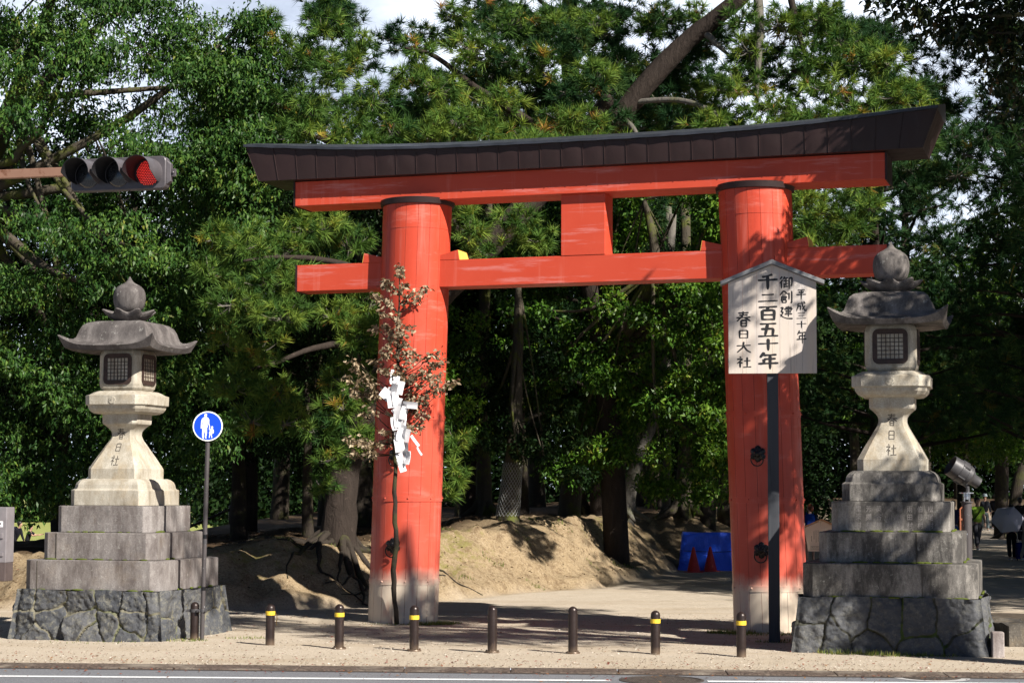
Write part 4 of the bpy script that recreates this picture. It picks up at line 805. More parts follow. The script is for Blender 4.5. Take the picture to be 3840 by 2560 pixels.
# ------------------------------------------------------------------ the gate; local x along the gate, local -y towards the road
gate = thing('torii_gate', 'huge vermilion shrine gate with dark copper-clad top beam over the gravel path', 'shrine gate', (1.05, 28.68, 0), -0.31)
ZT = 5.6
def pillar(sg):
    s0, s1 = 2.85 * sg, 2.68 * sg
    def cx(z):
        return s0 + (s1 - s0) * z / ZT
    mb = MB()
    NB = 18
    bands = [0.0, 0.62, 1.88, 3.12, 6.02, 6.43]
    prof = []
    for k in range(NB):
        a0, a1 = 2 * PI * k / NB + 0.13 * sg, 2 * PI * (k + 1) / NB + 0.13 * sg
        g = 0.0045
        prof += [(a0, -0.006), (a0 + g, 0.0)]
        for q in (1, 2, 3):
            prof.append((a0 + (a1 - a0) * q / 4, 0.0))
        prof.append((a1 - g, 0.0))
    for i in range(len(bands) - 1):
        z0, z1 = bands[i], bands[i + 1]
        rr = []
        off = -0.004 * (i % 2)
        for z in (z0 - (0.15 if i == 0 else 0), z1):
            rr.append([(cx(z) + (0.537 + off + d) * math.cos(a), (0.537 + off + d) * math.sin(a), z) for a, d in prof])
        mb.loft(rr, True)
    p = mb.build('pillar', [RED, SEAM], gate, auto=30)
    npf = len(prof)
    for f_ in p.data.polygons:
        k_ = f_.index % (npf + 2)
        if k_ < npf and k_ % 6 in (0, 5):
            f_.material_index = 1
    # nailed hoops between the board courses
    for zb in (0.62, 1.88, 3.12):
        mb = MB()
        mb.loft([[(cx(z) + r * math.cos(2 * PI * i / 64), r * math.sin(2 * PI * i / 64), z) for i in range(64)]
                 for r, z in ((0.520, zb - 0.045), (0.543, zb - 0.044), (0.543, zb + 0.044), (0.520, zb + 0.045))], False)
        for k in range(9):
            a = 2 * PI * (k + 0.3) / 9
            mb.sphere((cx(zb) + 0.545 * math.cos(a), 0.545 * math.sin(a), zb + 0.005), 0.016, 8, 5)
        mb.build('hoop', RED, p, auto=30)
    mb = MB()
    mb.loft([[(cx(z) + r * math.cos(2 * PI * i / 72), r * math.sin(2 * PI * i / 72), z) for i in range(72)]
             for r, z in ((0.530, 6.395), (0.573, 6.400), (0.585, 6.485), (0.565, 6.495), (0.30, 6.50))], True)
    mb.build('capital_ring', COPPER, gate, auto=40)
    # ring handles on flower plates
    for hz in (1.17, 2.54):
        T = Matrix.Translation((cx(hz), -0.537, hz)) @ Matrix.Rotation(R(90), 4, 'X')
        mb = MB()
        pl = []
        for i in range(72):
            a = 2 * PI * i / 72
            q = abs(math.cos(3 * a + PI / 2))
            pl.append((math.cos(a), math.sin(a), 0.088 + 0.026 * (1 - (1 - q) ** 2) + (0.012 if q > 0.97 else 0)))
        rings = [[(c * r * k, s * r * k, h) for c, s, r in pl] for k, h in ((1.0, -0.015), (1.0, 0.016), (0.86, 0.030), (0.55, 0.036), (0.45, 0.055), (0.25, 0.070), (0.03, 0.074))]
        mb.loft(rings, True, T)
        for i in range(6):
            a = PI / 6 + i * PI / 3
            mb.sphere((0.085 * math.cos(a), 0.085 * math.sin(a), 0.03), 0.010, 8, 5, T=T)
        h = mb.build('ring_plate', IRON, p, auto=35)
        mb = MB()
        rp = []
        for i in range(37):
            a = 2 * PI * i / 36
            rp.append((0.088 * math.sin(a), -0.055 + 0.088 * math.cos(a) - 0.03, 0.085 + 0.022 * math.cos(a)))
        mb.tube(rp, 0.0095, 8, T)
        o = mb.build('ring', IRON, gate, smooth=True)
    # wedges either side through the tie beam
    cxn = cx(5.55)
    for side in (-1, 1):
        x0 = cxn + side * 0.42
        x1 = cxn + side * 0.775
        xb = cxn + side * 0.80
        mb = MB()
        ty = 0.086
        zz = 5.532
        ring0 = [(x0, -ty - 0.14, zz), (x0, ty + 0.14, zz), (x0, ty + 0.14, 5.60), (x0, -ty - 0.14, 5.60)]
        ring1 = [(xb, -ty - 0.14, zz), (xb, ty + 0.14, zz), (x1, ty + 0.14, 5.685), (x1, -ty - 0.14, 5.685)]
        mb.loft([ring0, ring1])
        w = mb.build('wedge', BEAM, gate, bevel=0.006)
        mb = MB()
        e = side * 0.004
        mb.add([(xb + e, -ty - 0.138, zz + 0.002), (xb + e, ty + 0.138, zz + 0.002), (x1 + e, ty + 0.138, 5.683), (x1 + e, -ty - 0.138, 5.683),
                (xb - e, -ty - 0.138, zz + 0.002), (xb - e, ty + 0.138, zz + 0.002), (x1 - e, ty + 0.138, 5.683), (x1 - e, -ty - 0.138, 5.683)],
               [(0, 1, 2, 3), (4, 5, 6, 7), (0, 1, 5, 4), (1, 2, 6, 5), (2, 3, 7, 6), (3, 0, 4, 7)])
        mb.build('yellow_end', YELLOW_END, w)
pillar(-1)
pillar(1)
def beam(name, x0, x1, t, z0, z1, mat, cap=True):
    mb = MB()
    n = 24
    mb.loft([[(x0 + (x1 - x0) * i / n, -t, z0), (x0 + (x1 - x0) * i / n, t, z0), (x0 + (x1 - x0) * i / n, t, z1), (x0 + (x1 - x0) * i / n, -t, z1)] for i in range(n + 1)])
    b = mb.build(name, mat, gate, bevel=0.008)
    if cap:
        for x, s in ((x0, -1), (x1, 1)):
            mb = MB()
            mb.box((x + s * 0.0135, 0, (z0 + z1) / 2), (0.025, 2 * t + 0.016, z1 - z0 + 0.016))
            mb.build('end_cap', COPPER, b)
    return b
beam('tie_beam', -4.595, 4.595, 0.222, 5.118, 5.532, BEAM)
beam('lower_lintel', -4.595, 4.595, 0.326, 6.458, 6.842, BEAM)
mb = MB()
mb.box((0.085, 0, 5.995), (0.685, 0.46, 0.926))
strut = mb.build('centre_strut', BEAM, gate, bevel=0.006)
# upper lintel clad in copper panels
def zb(s):
    return 6.838 + 0.016 * s * s
def zt(s):
    return 7.19 + 0.20 * abs(s) ** 3
def zr(s):
    return 7.385 + 0.165 * abs(s) ** 3
def ku(s, z):
    return s * (5.14 + 0.24 * (z - 6.85) / 0.6 * abs(s) ** 14)
mb = MB()
NP, SUB = 31, 6
rngk = random.Random(4)
ns = NP * SUB
dent = [rngk.uniform(0.3, 1.2) for _ in range(NP)]
for face in (-1, 1):
    vs, fs = [], []
    NV = 6
    for i in range(ns + 1):
        s = -1 + 2 * i / ns
        k = min(i // SUB, NP - 1)
        f = (i % SUB) / SUB
        for j in range(NV + 1):
            v = j / NV
            z = zb(s) + (zt(s) - zb(s)) * v
            bulge = 0.012 * math.sin(PI * f) * math.sin(PI * v) * dent[k] if i < ns else 0
            if i % SUB == 0:
                bulge = -0.004
            t = 0.50 + 0.05 * v + bulge
            vs.append((ku(s, z), face * t, z))
    for i in range(ns):
        for j in range(NV):
            a = i * (NV + 1) + j
            fs.append((a, a + 1, a + NV + 2, a + NV + 1))
    mb.add(vs, fs)
# underside and ends
n = 40
mb.loft([[(ku(-1 + 2 * i / n, zb(0)), -0.498, zb(-1 + 2 * i / n) + 0.002), (ku(-1 + 2 * i / n, zb(0)), 0.498, zb(-1 + 2 * i / n) + 0.002),
          (ku(-1 + 2 * i / n, zt(-1 + 2 * i / n)), 0.53, zt(-1 + 2 * i / n)), (ku(-1 + 2 * i / n, zt(-1 + 2 * i / n)), -0.53, zt(-1 + 2 * i / n))] for i in range(n + 1)])
# thin raised seams between the sheets
for k in range(NP + 1):
    s = -1 + 2 * k / NP
    x0, x1 = ku(s, zb(s)), ku(s, zt(s))
    mb.add([(x0 - 0.006, -0.500, zb(s)), (x0 + 0.006, -0.500, zb(s)), (x1 + 0.006, -0.551, zt(s)), (x1 - 0.006, -0.551, zt(s)),
            (x0 - 0.003, -0.508, zb(s)), (x0 + 0.003, -0.508, zb(s)), (x1 + 0.003, -0.558, zt(s)), (x1 - 0.003, -0.558, zt(s))],
           [(4, 5, 6, 7), (0, 1, 5, 4), (1, 2, 6, 5), (2, 3, 7, 6), (3, 0, 4, 7)])
top = mb.build('upper_lintel', COPPER, gate, auto=25)
mb = MB()
n = 60
rings = []
for i in range(n + 1):
    s = -1 + 2 * i / n
    w = 0.004 * math.sin(i * 2.3)
    rings.append([(ku(s, zt(s)), -0.54, zt(s) + 0.002), (ku(s, zt(s)) * 1.003, -0.60 + w, zt(s) + 0.005 + w), (ku(s, zt(s)) * 1.004, -0.60 + w, zt(s) + 0.045 + w),
                  (ku(s, zr(s)), -0.04, zr(s)), (ku(s, zr(s)), 0.04, zr(s)), (ku(s, zt(s)) * 1.004, 0.60, zt(s) + 0.045), (ku(s, zt(s)) * 1.003, 0.60, zt(s) + 0.005), (ku(s, zt(s)), 0.54, zt(s) + 0.002)])
mb.loft(rings)
mb.build('ridge_cover', RIDGE, gate, auto=25)

# ------------------------------------------------------------------ brush-written characters: strokes on a 100 x 100 square
STROKES = {
 '千': "72,93 48,84 24,78|5,58 95,63|50,84 50,2", '二': "22,72 78,76|5,18 95,24",
 '百': "8,88 92,92|52,88 44,70|24,68 24,3|24,67 79,70 78,2|24,38 78,39|24,8 78,9",
 '五': "12,88 88,91|48,88 36,8|18,54 74,57 70,8|4,5 96,9", '十': "4,56 96,61|50,96 50,2",
 '年': "32,97 12,66|28,80 88,84|30,58 84,61|30,58 30,34|4,32 96,36|58,82 58,0",
 '御': "22,95 6,74|26,70 4,44|16,54 16,4|42,94 31,74|36,82 64,84|32,62 66,64|50,82 50,18|50,42 64,43|37,44 37,16|30,13 66,22|74,84 95,86 93,28 84,24|74,84 74,0",
 '創': "34,97 4,62|34,94 64,70|22,68 48,69|18,55 52,56 52,40|20,47 50,47|18,55 14,18|18,38 52,39|22,27 50,28 50,4|22,27 22,3|22,7 50,7|72,82 72,28|92,96 92,5 82,10",
 '建': "44,86 88,88 88,63|34,75 98,78|44,63 88,65|46,51 86,53|38,38 94,40|66,98 66,18|8,84 28,86 12,56 28,53 8,18|6,38 24,18 52,7 98,5",
 '平': "16,90 84,93|30,78 38,62|72,80 60,62|4,47 96,51|50,91 50,0",
 '成': "20,74 90,78|20,74 18,40 4,4|20,50 46,52 42,17 34,22|54,98 64,50 82,10 95,6 95,26|86,56 58,16|70,95 84,84",
 '三': "16,85 84,89|22,50 78,53|4,11 96,15",
 '春': "16,88 84,91|22,74 78,77|4,58 96,62|50,99 44,70 6,34|56,62 95,36|34,42 34,1|34,41 68,42 68,0|34,22 68,22|34,4 68,4",
 '日': "24,90 24,3|24,89 76,91 76,2|24,50 76,50|24,8 76,8", '大': "4,62 96,67|50,97 46,50 6,3|50,60 70,24 98,3",
 '社': "24,97 33,86|6,74 42,77 6,36|26,54 26,1|28,50 42,38|52,60 94,63|72,93 72,8|46,5 99,9",
}
def glyph(ch, w, h, weight):
    """ribbons (list of (left points, right points)) centred on the origin"""
    out = []
    for st in STROKES[ch].split('|'):
        P = [Vector(tuple(map(float, q.split(',')))) for q in st.split()]
        pts = []
        for a, b in zip(P[:-1], P[1:]):
            for k in range(7):
                pts.append(a.lerp(b, k / 7))
        pts.append(P[-1])
        for _ in range(2):
            pts = [pts[0]] + [pts[i - 1] * 0.2 + pts[i] * 0.6 + pts[i + 1] * 0.2 for i in range(1, len(pts) - 1)] + [pts[-1]]
        horiz = abs(P[-1].x - P[0].x) > 2.2 * abs(P[-1].y - P[0].y)
        lft, rgt = [], []
        n = len(pts) - 1
        for i, p in enumerate(pts):
            d = (pts[min(i + 1, n)] - pts[max(i - 1, 0)]).normalized()
            t = i / n
            wd = weight * ((1.15 - 0.5 * math.sin(PI * t)) if horiz else (1.2 - 0.35 * t - 0.55 * max(0, t - 0.75)))
            if t < 0.06:
                wd *= 0.6
            if t > 0.97:
                wd *= 0.55
            nrm = Vector((-d.y, d.x)) * wd
            for acc, q in ((lft, p + nrm), (rgt, p - nrm)):
                acc.append(((q.x - 50) / 100 * w, (q.y - 50) / 100 * h))
        out.append((lft, rgt))
    return out
def write(mb, ch, cx, cz, w, h, weight, fn):
    """fn maps (x, z, stroke number) to a point on the surface"""
    for k, (l, r) in enumerate(glyph(ch, w, h, weight)):
        vs = [fn(cx + x, cz + z, k) for x, z in l] + [fn(cx + x, cz + z, k) for x, z in r]
        n = len(l)
        mb.add(vs, [(i, i + 1, n + i + 1, n + i) for i in range(n - 1)])

def font_text(body, size, extrude=0.0):
    cu = bpy.data.curves.new('text', 'FONT')
    cu.body = body
    cu.size = size
    cu.align_x = 'CENTER'
    cu.align_y = 'CENTER'
    cu.extrude = extrude
    o = bpy.data.objects.new('text', cu)
    COL.objects.link(o)
    dg = bpy.context.evaluated_depsgraph_get()
    dg.update()
    me = bpy.data.meshes.new_from_object(o.evaluated_get(dg))
    bpy.data.objects.remove(o)
    bpy.data.curves.remove(cu)
    return me
def text_into(mb, body, size, T):
    me = font_text(body, size)
    mb.add([tuple(v.co) for v in me.vertices], [tuple(p.vertices) for p in me.polygons], T)
    bpy.data.meshes.remove(me)

# ------------------------------------------------------------------ stone lanterns
def sq(s, c, z, sub=1):
    h = s / 2
    return [(h - c, -h, z), (h, -h + c, z), (h, h - c, z), (h - c, h, z), (-h + c, h, z), (-h, h - c, z), (-h, -h + c, z), (-h + c, -h, z)]

def rubble(seed, mat, parent, S0, S1, H, cuts, explicit=None):
    """battered plinth of irregular stones: one mesh, joints pressed in"""
    rs = np.random.default_rng(seed)
    NX, NZ = 150, 46
    vs, fs, mo, sid = [], [], [], []
    seeds_all = []
    for side in range(4):
        u, v = np.meshgrid(np.linspace(0, 1, NX + 1), np.linspace(0, 1, NZ + 1))
        # uneven two-course layout of stone centres
        cs = []
        if side == 0 and explicit:
            cs = [(px_, pz_, rs.uniform(0, 1)) for px_, pz_ in explicit]
        else:
            for row, (vc, nn) in enumerate(cuts):
                x = -0.03 + rs.uniform(-0.08, 0.05)
                while x < 1.0:
                    w = rs.uniform(0.55, 1.5) / nn
                    cs.append((x + w / 2, vc + rs.uniform(-0.13, 0.13), rs.uniform(0, 1)))
                    x += w
        cs = np.array(cs)
        wx = u + 0.030 * vnoise(u * 9, v * 3 + side * 9, seed, 4)
        wz = v + 0.08 * vnoise(u * 9 + 5, v * 3 + side * 9, seed + 1, 3)
        asp = S0 / H
        ddx, ddz = np.abs(wx[..., None] - cs[:, 0]) * asp * 0.92, np.abs(wz[..., None] - cs[:, 1]) * 0.80
        D = (ddx ** 3.2 + ddz ** 3.2) ** (1 / 3.2)
        o = np.argsort(D, -1)
        d1 = np.take_along_axis(D, o[..., :1], -1)[..., 0]
        d2 = np.take_along_axis(D, o[..., 1:2], -1)[..., 0]
        gap = (d2 - d1)
        ids = cs[o[..., 0], 2]
        joint = 1 - sstep(0.008, 0.045, gap)
        face = 0.020 * sstep(0.0, 0.06, gap) + 0.036 * vnoise(u * 14 + side * 7, v * 5, seed + 3, 4) + 0.016 * vnoise(u * 46 + side * 7, v * 15, seed + 9, 3) + 0.03 * (ids - 0.5)
        near = o[..., 0]
        tl = rs.uniform(-1, 1, (len(cs), 2))
        face = face + np.clip((wx - cs[near, 0]) * S0 * 0.16 * tl[near, 0] + (wz - cs[near, 1]) * H * 0.26 * tl[near, 1], -0.04, 0.04)
        edge = np.minimum(u, 1 - u)
        rnd = 0.06 * (1 - sstep(0, 0.05, edge))
        half = (S0 + (S1 - S0) * v ** 0.85) / 2
        off = (face - rnd) * sstep(0, 0.03, edge)
        lx = (u * 2 - 1) * half
        # corners stay joined: the offset fades out there
        ly = -(half + off)
        z = v * H - 0.06 * (v == 0) + 0.025 * vnoise(u * 5 + side * 3, v * 0 + 1.0, seed + 5, 3) * (v == 1)
        a = side * PI / 2
        X = lx * math.cos(a) - ly * math.sin(a)
        Y = lx * math.sin(a) + ly * math.cos(a)
        b = len(vs)
        vs += np.stack([X, Y, z], -1).reshape(-1, 3).tolist()
        mo += joint.ravel().tolist()
        sid += ids.ravel().tolist()
        q = np.arange((NX + 1) * (NZ + 1)).reshape(NZ + 1, NX + 1) + b
        fs += np.stack([q[:-1, :-1], q[:-1, 1:], q[1:, 1:], q[1:, :-1]], -1).reshape(-1, 4).tolist()
    b = len(vs)
    h = S1 / 2 - 0.01
    vs += [(-h, -h, H - 0.012), (h, -h, H - 0.012), (h, h, H - 0.012), (-h, h, H - 0.012)]
    mo += [0.2] * 4
    sid += [0.5] * 4
    fs.append((b, b + 1, b + 2, b + 3))
    me = bpy.data.meshes.new('rubble_plinth')
    me.from_pydata(vs, [], fs)
    pattr(me, 'mortar', np.array(mo))
    pattr(me, 'stone_id', np.array(sid))
    o = link('rubble_plinth', me, mat, parent, auto=60)
    return o

SHAFT = [(2.17, 0.83), (2.31, 0.83), (2.40, 0.735), (2.47, 0.66), (2.54, 0.58), (2.60, 0.512), (2.66, 0.445), (2.72, 0.375), (2.78, 0.335), (2.83, 0.340), (2.87, 0.385), (2.91, 0.46), (2.945, 0.545), (3.08, 0.550)]
def shaft_half(z):
    for (z0, s0), (z1, s1) in zip(SHAFT[:-1], SHAFT[1:]):
        if z <= z1:
            return (s0 + (s1 - s0) * (z - z0) / (z1 - z0)) / 2
    return SHAFT[-1][1] / 2

def lantern(loc, sc, label, dark, seed, names, nz):
    t = thing('stone_lantern', label, 'stone lantern', loc, -0.27, 'tall stone lanterns flanking the gate')
    t.scale = (sc, sc, sc)
    tier = ST_BLACK if dark else ST_TIER
    roofm = ST_ROOFB if dark else ST_ROOF
    rubble(seed, RUB_B if dark else RUB_A, t, 2.30, 2.13, 0.66, [(0.30, 4.6), (0.80, 5.2)] if not dark else [(0.16, 4.2), (0.72, 4.6)],
           [(0.09, 0.80), (0.30, 0.62), (0.49, 0.60), (0.645, 0.62), (0.86, 0.66), (0.09, 0.30), (0.225, 0.24), (0.40, 0.08), (0.66, 0.04), (0.93, 0.16)] if dark else
           [(0.06, 0.80), (0.235, 0.82), (0.46, 0.84), (0.66, 0.82), (0.84, 0.84), (0.97, 0.80), (0.07, 0.38), (0.25, 0.36), (0.48, 0.38), (0.645, 0.34), (0.83, 0.36), (0.20, 0.02), (0.55, 0.04), (0.80, 0.02), (0.97, 0.3)])
    rg = random.Random(seed)
    for z0, z1, s, joints in ((0.655, 1.062, 2.055, [0.83]), (1.064, 1.432, 1.695, [0.36, 0.44]), (1.434, 1.798, 1.415, [])):
        # each course is laid of a few blocks with open joints
        mb = MB()
        h = s / 2
        c = 0.125 * s / 2
        ring = lambda z, d=0.0: sq(s - d, c, z)
        mb.loft([ring(z0), ring(z1 - 0.012), ring(z1, 0.014)])
        st = mb.build('step', tier, t, bevel=0.010)
        for j in joints:
            jx = h - j * 0.9 if not dark else -h + j * 2.1
            mb = MB()
            mb.box((max(-h + 0.2, min(h - 0.2, (-h + 0.24) if not dark else h * 0.38)), -h, (z0 + z1) / 2), (0.010, 0.012, z1 - z0 - 0.02))
            mb.build('joint', CARVED, st)
        if z0 > 1.3:
            for k, col in enumerate(names):
                mb = MB()
                x = -h * 0.70 + k * (1.16 * h / max(1, len(names) - 1) if not dark else 0.122)
                for r, ch in enumerate(col):
                    text_into(mb, ch, 0.082, Matrix.Translation((x, -h - 0.0015, z1 - 0.095 - r * 0.098)) @ Matrix.Rotation(R(90), 4, 'X') @ Matrix.Diagonal((0.85, 1, 1, 1)))
                mb.build('carved_name', CARVED_PALE, st)
    # moss in the ledges
    mb = MB()
    for (s, z) in ((2.08, 0.66), (1.715, 1.066), (1.435, 1.435)):
        for k in range(26 if dark else 14):
            a = rg.choice([0, 0, 1])
            p = rg.uniform(-0.40, 0.42) * s
            if a == 0:
                mb.sphere((p, -s / 2 - 0.002, z + 0.004), rg.uniform(0.012, 0.03), 7, 4, (rg.uniform(1.5, 4), 0.8, 0.5))
            else:
                mb.sphere((s / 2 + 0.002, p, z + 0.004), rg.uniform(0.012, 0.035), 7, 4, (0.8, rg.uniform(1.5, 4), 0.6))
    tag(mb.build('moss', MOSS, t, smooth=True), kind='stuff')
    mb = MB()
    mb.loft([sq(1.18, 0.10, 1.80), sq(1.18, 0.10, 2.005), sq(1.165, 0.10, 2.02), sq(1.11, 0.09, 2.03), sq(1.10, 0.09, 2.05), sq(1.085, 0.09, 2.09), sq(1.05, 0.085, 2.125), sq(0.99, 0.08, 2.155), sq(0.92, 0.08, 2.172), sq(0.5, 0.05, 2.175)])
    mb.build('moulded_base', ST_BLACK if dark else ST_CREAM, t, bevel=0.008)
    mb = MB()
    rr = []
    for i in range(len(SHAFT)):
        z, s = SHAFT[i]
        rr.append(sq(s, 0.085 * s + 0.012, z))
    # finer rings by interpolation
    fine = []
    for z in np.linspace(2.17, 3.08, 46):
        s = 2 * shaft_half(float(z))
        fine.append(sq(s, 0.085 * s + 0.012, float(z)))
    mb.loft(fine)
    sh = mb.build('shaft', ST_CREAM, t, auto=25)
    for ch, cz in (('春', 2.805), ('日', 2.615), ('社', 2.43)):
        mb = MB()
        write(mb, ch, 0.0, cz, 0.135 if ch != '日' else 0.12, 0.15 if ch != '日' else 0.125, 4.6, lambda x, z, k: (x, -shaft_half(z) - 0.003 - 0.0002 * k, z))
        mb.build('carved_character', CARVED, sh)
    # table under the fire box
    mb = MB()
    mb.loft([sq(0.60, 0.06, 3.078), sq(0.72, 0.075, 3.085), sq(0.80, 0.085, 3.11), sq(0.86, 0.095, 3.15), sq(0.885, 0.10, 3.195), sq(0.895, 0.10, 3.20), sq(0.945, 0.125, 3.205), sq(0.95, 0.125, 3.33), sq(0.94, 0.125, 3.338), sq(0.86, 0.115, 3.352), sq(0.76, 0.10, 3.385), sq(0.68, 0.09, 3.402), sq(0.3, 0.03, 3.403)])
    pl = mb.build('table_stone', ST_CREAM, t, bevel=0.006)
    mb = MB()
    T = Matrix.Translation((0, -0.474, 3.268)) @ Matrix.Rotation(R(90), 4, 'X')
    ring = []
    for i in range(96):
        a = 2 * PI * i / 96
        ring.append((math.cos(a), math.sin(a), 0.052 + 0.004 * abs(math.cos(8 * a)), abs(math.cos(8 * a))))
    mb.loft([[(c * r, s * r, -0.003) for c, s, r, q in ring], [(c * r, s * r, 0.004) for c, s, r, q in ring],
             [(c * r * 0.85, s * r * 0.85, 0.002 + 0.009 * q) for c, s, r, q in ring], [(c * r * 0.35, s * r * 0.35, 0.001 + 0.005 * q) for c, s, r, q in ring], [(c * 0.012, s * 0.012, 0.008) for c, s, r, q in ring]], True, T)
    mb.build('flower_crest', ST_CREAM, pl, auto=30)
    # fire box with lattice windows
    mb = MB()
    mb.loft([sq(0.52, 0.07, 3.403), sq(0.575, 0.075, 3.415), sq(0.615, 0.075, 3.445), sq(0.635, 0.07, 3.50), sq(0.635, 0.07, 3.90), sq(0.61, 0.075, 3.95), sq(0.56, 0.07, 3.985)])
    fb = mb.build('fire_box', ST_CREAM, t, bevel=0.012)
    for a in (0, 1, 3):
        Tm = Matrix.Rotation(a * PI / 2, 4, 'Z')
        def rrect(w, h, r, y, n=5):
            pts = []
            for cx_, cz_, a0 in ((w / 2 - r, h / 2 - r, 0), (-w / 2 + r, h / 2 - r, 90), (-w / 2 + r, -h / 2 + r, 180), (w / 2 - r, -h / 2 + r, 270)):
                for i in range(n):
                    q = R(a0 + 90 * i / (n - 1))
                    pts.append((cx_ + r * math.cos(q), y, 3.705 + cz_ + r * math.sin(q)))
            return pts
        mb = MB()
        y = -0.318
        mb.loft([rrect(0.43, 0.435, 0.075, y + 0.02), rrect(0.43, 0.435, 0.075, y - 0.012), rrect(0.315, 0.305, 0.004, y - 0.012), rrect(0.315, 0.305, 0.004, y + 0.02)], False, Tm)
        w = mb.build('lattice_window', WOOD_DARK, fb, auto=30)
        mb = MB()
        for k in range(1, 6):
            mb.box((-0.1575 + 0.315 * k / 6, y - 0.002, 3.705), (0.0085, 0.014, 0.303), Tm)
            mb.box((0, y + 0.001, 3.705 - 0.1525 + 0.305 * k / 6), (0.313, 0.012, 0.0085), Tm)
        mb.build('lattice', WOOD_DARK, w)
        mb = MB()
        mb.box((0, y + 0.0115, 3.705), (0.3145, 0.006, 0.3045), Tm)
        mb.build('paper_pane', LPAPER, w)
    # roof with upswept corners
    N = 10
    lev = [(0.28, 3.985, 0, 0), (0.52, 3.985, 0.0, 0), (0.645, 3.965, 0.035, 0.02), (0.690, 4.03, 0.135, 0.055), (0.672, 4.045, 0.125, 0.05), (0.60, 4.068, 0.055, 0.02), (0.56, 4.09, 0.030, 0.01), (0.537, 4.13, 0.018, 0), (0.520, 4.19, 0.010, 0),
           (0.505, 4.25, 0.005, 0), (0.475, 4.312, 0.003, 0), (0.425, 4.358, 0.0, 0), (0.33, 4.385, 0, 0), (0.16, 4.396, 0, 0), (0.02, 4.40, 0, 0)]
    rings = []
    for h, z, lift, fl in lev:
        pts = []
        for side in range(4):
            a = side * PI / 2
            for i in range(2 * N):
                p = -1 + i / N
                x, y = p * h, -h
                k = abs(p) ** 5
                sag = -0.012 * (1 - p * p) * (1 if lift else 0)
                x, y = x * (1 + fl * k), y * (1 + fl * k)
                pts.append((x * math.cos(a) - y * math.sin(a), x * math.sin(a) + y * math.cos(a), z + lift * k + sag))
        rings.append(pts)
    mb = MB()
    mb.loft(rings)
    mb.build('roof_stone', roofm, t, auto=32)
    # lotus collar and jewel finial
    mb = MB()
    n = 64
    rings = []
    for r, z, w in ((0.14, 4.385, 0), (0.17, 4.40, 0), (0.24, 4.425, 0.02), (0.31, 4.47, 0.06), (0.345, 4.515, 0.10), (0.335, 4.53, 0.10), (0.22, 4.525, 0.02), (0.10, 4.53, 0)):
        rg_ = []
        for i in range(n):
            a = 2 * PI * i / n + 0.2
            q = abs(math.cos(4 * a))
            tip = max(0, (q - 0.55) / 0.45) ** 1.5
            rr_ = r * (1 - w * 1.3 * (1 - q)) + w * 0.5 * tip
            rg_.append((rr_ * math.cos(a), rr_ * math.sin(a), z + w * 0.35 * tip - w * 0.25 * (1 - q)))
        rings.append(rg_)
    mb.loft(rings)
    mb.build('lotus_collar', roofm, t, auto=40)
    mb = MB()
    mb.lathe([(0.10, 4.525), (0.16, 4.548), (0.204, 4.60), (0.223, 4.67), (0.228, 4.74), (0.222, 4.80), (0.203, 4.855), (0.168, 4.895), (0.122, 4.924), (0.080, 4.945), (0.050, 4.968), (0.029, 4.998), (0.015, 5.028), (0.004, 5.042)], 40)
    mb.build('finial_jewel', roofm, t, smooth=True)
    return t
lantern((-5.39, 26.72, 0), 0.99, 'clean pale-shafted stone lantern behind the round blue road sign', False, 11,
        ['松口村', '川口村', '奈良村', '大宮村', '三条村', '楢田村', '北宇村', '下宿村'], 0)
lantern((4.98, 24.90, 0), 1.047, 'black-stained stone lantern right of the tall wooden notice board', True, 23,
        ['田中村', '里桒村', '芳槻村', '英谷村', '宮川村', '科西村', '雨田村', '伯母村', '松尾村'], 0)
# ------------------------------------------------------------------ bollards along the kerb
def bollard_parts(t, h, r, tape, flange, tail):
    mb = MB()
    prof = [(r, -0.10), (r, h - r)]
    for k in range(1, 9):
        a = PI / 2 * k / 8
        prof.append((max(0.003, r * math.cos(a)), h - r + r * math.sin(a)))
    mb.lathe(prof, 32)
    mb.build('post', BOLL, t, auto=40)
    if flange:
        mb = MB()
        mb.lathe([(r * 1.55, -0.05), (r * 1.55, 0.014), (r * 1.50, 0.020), (r * 1.02, 0.022)], 32)
        f = mb.build('base_flange', BOLL, t, auto=40)
        for k in range(4):
            a = PI / 4 + k * PI / 2
            mb = MB()
            mb.lathe([(0.011, 0.018), (0.011, 0.032), (0.004, 0.036)], 6, Matrix.Translation((r * 1.3 * math.cos(a), r * 1.3 * math.sin(a), 0)))
            mb.build('bolt', BOLL, f)
    if tape:
        mb = MB()
        z = h - tape
        mb.loft([[(rr * math.cos(2 * PI * i / 40), rr * math.sin(2 * PI * i / 40), zz + 0.002 * math.sin(3 * i)) for i in range(40)]
                 for rr, zz in ((r + 0.0015, z - 0.026), (r + 0.004, z - 0.025), (r + 0.004, z + 0.025), (r + 0.0015, z + 0.026))], False)
        tp = mb.build('tape_band', TAPE, t, auto=40)
        if tail:
            mb = MB()
            pts = [(r + 0.003, -0.02, z + 0.015), (r + 0.020, -0.03, z - 0.02), (r + 0.026, -0.035, z - 0.07), (r + 0.018, -0.03, z - 0.12), (r + 0.024, -0.035, z - 0.165)]
            vs = []
            for i, p in enumerate(pts):
                w = 0.022 - 0.003 * i
                vs += [(p[0] - w * 0.5, p[1] - w, p[2]), (p[0] + w * 0.5, p[1] + w * 0.6, p[2] + 0.01 * (i % 2))]
            m2 = [(x + 0.003, y, zz) for x, y, zz in vs]
            mb.add(vs, [(2 * i, 2 * i + 1, 2 * i + 3, 2 * i + 2) for i in range(4)])
            mb.add(m2, [(2 * i, 2 * i + 1, 2 * i + 3, 2 * i + 2) for i in range(4)])
            mb.build('tape_tail', TAPE, tp)
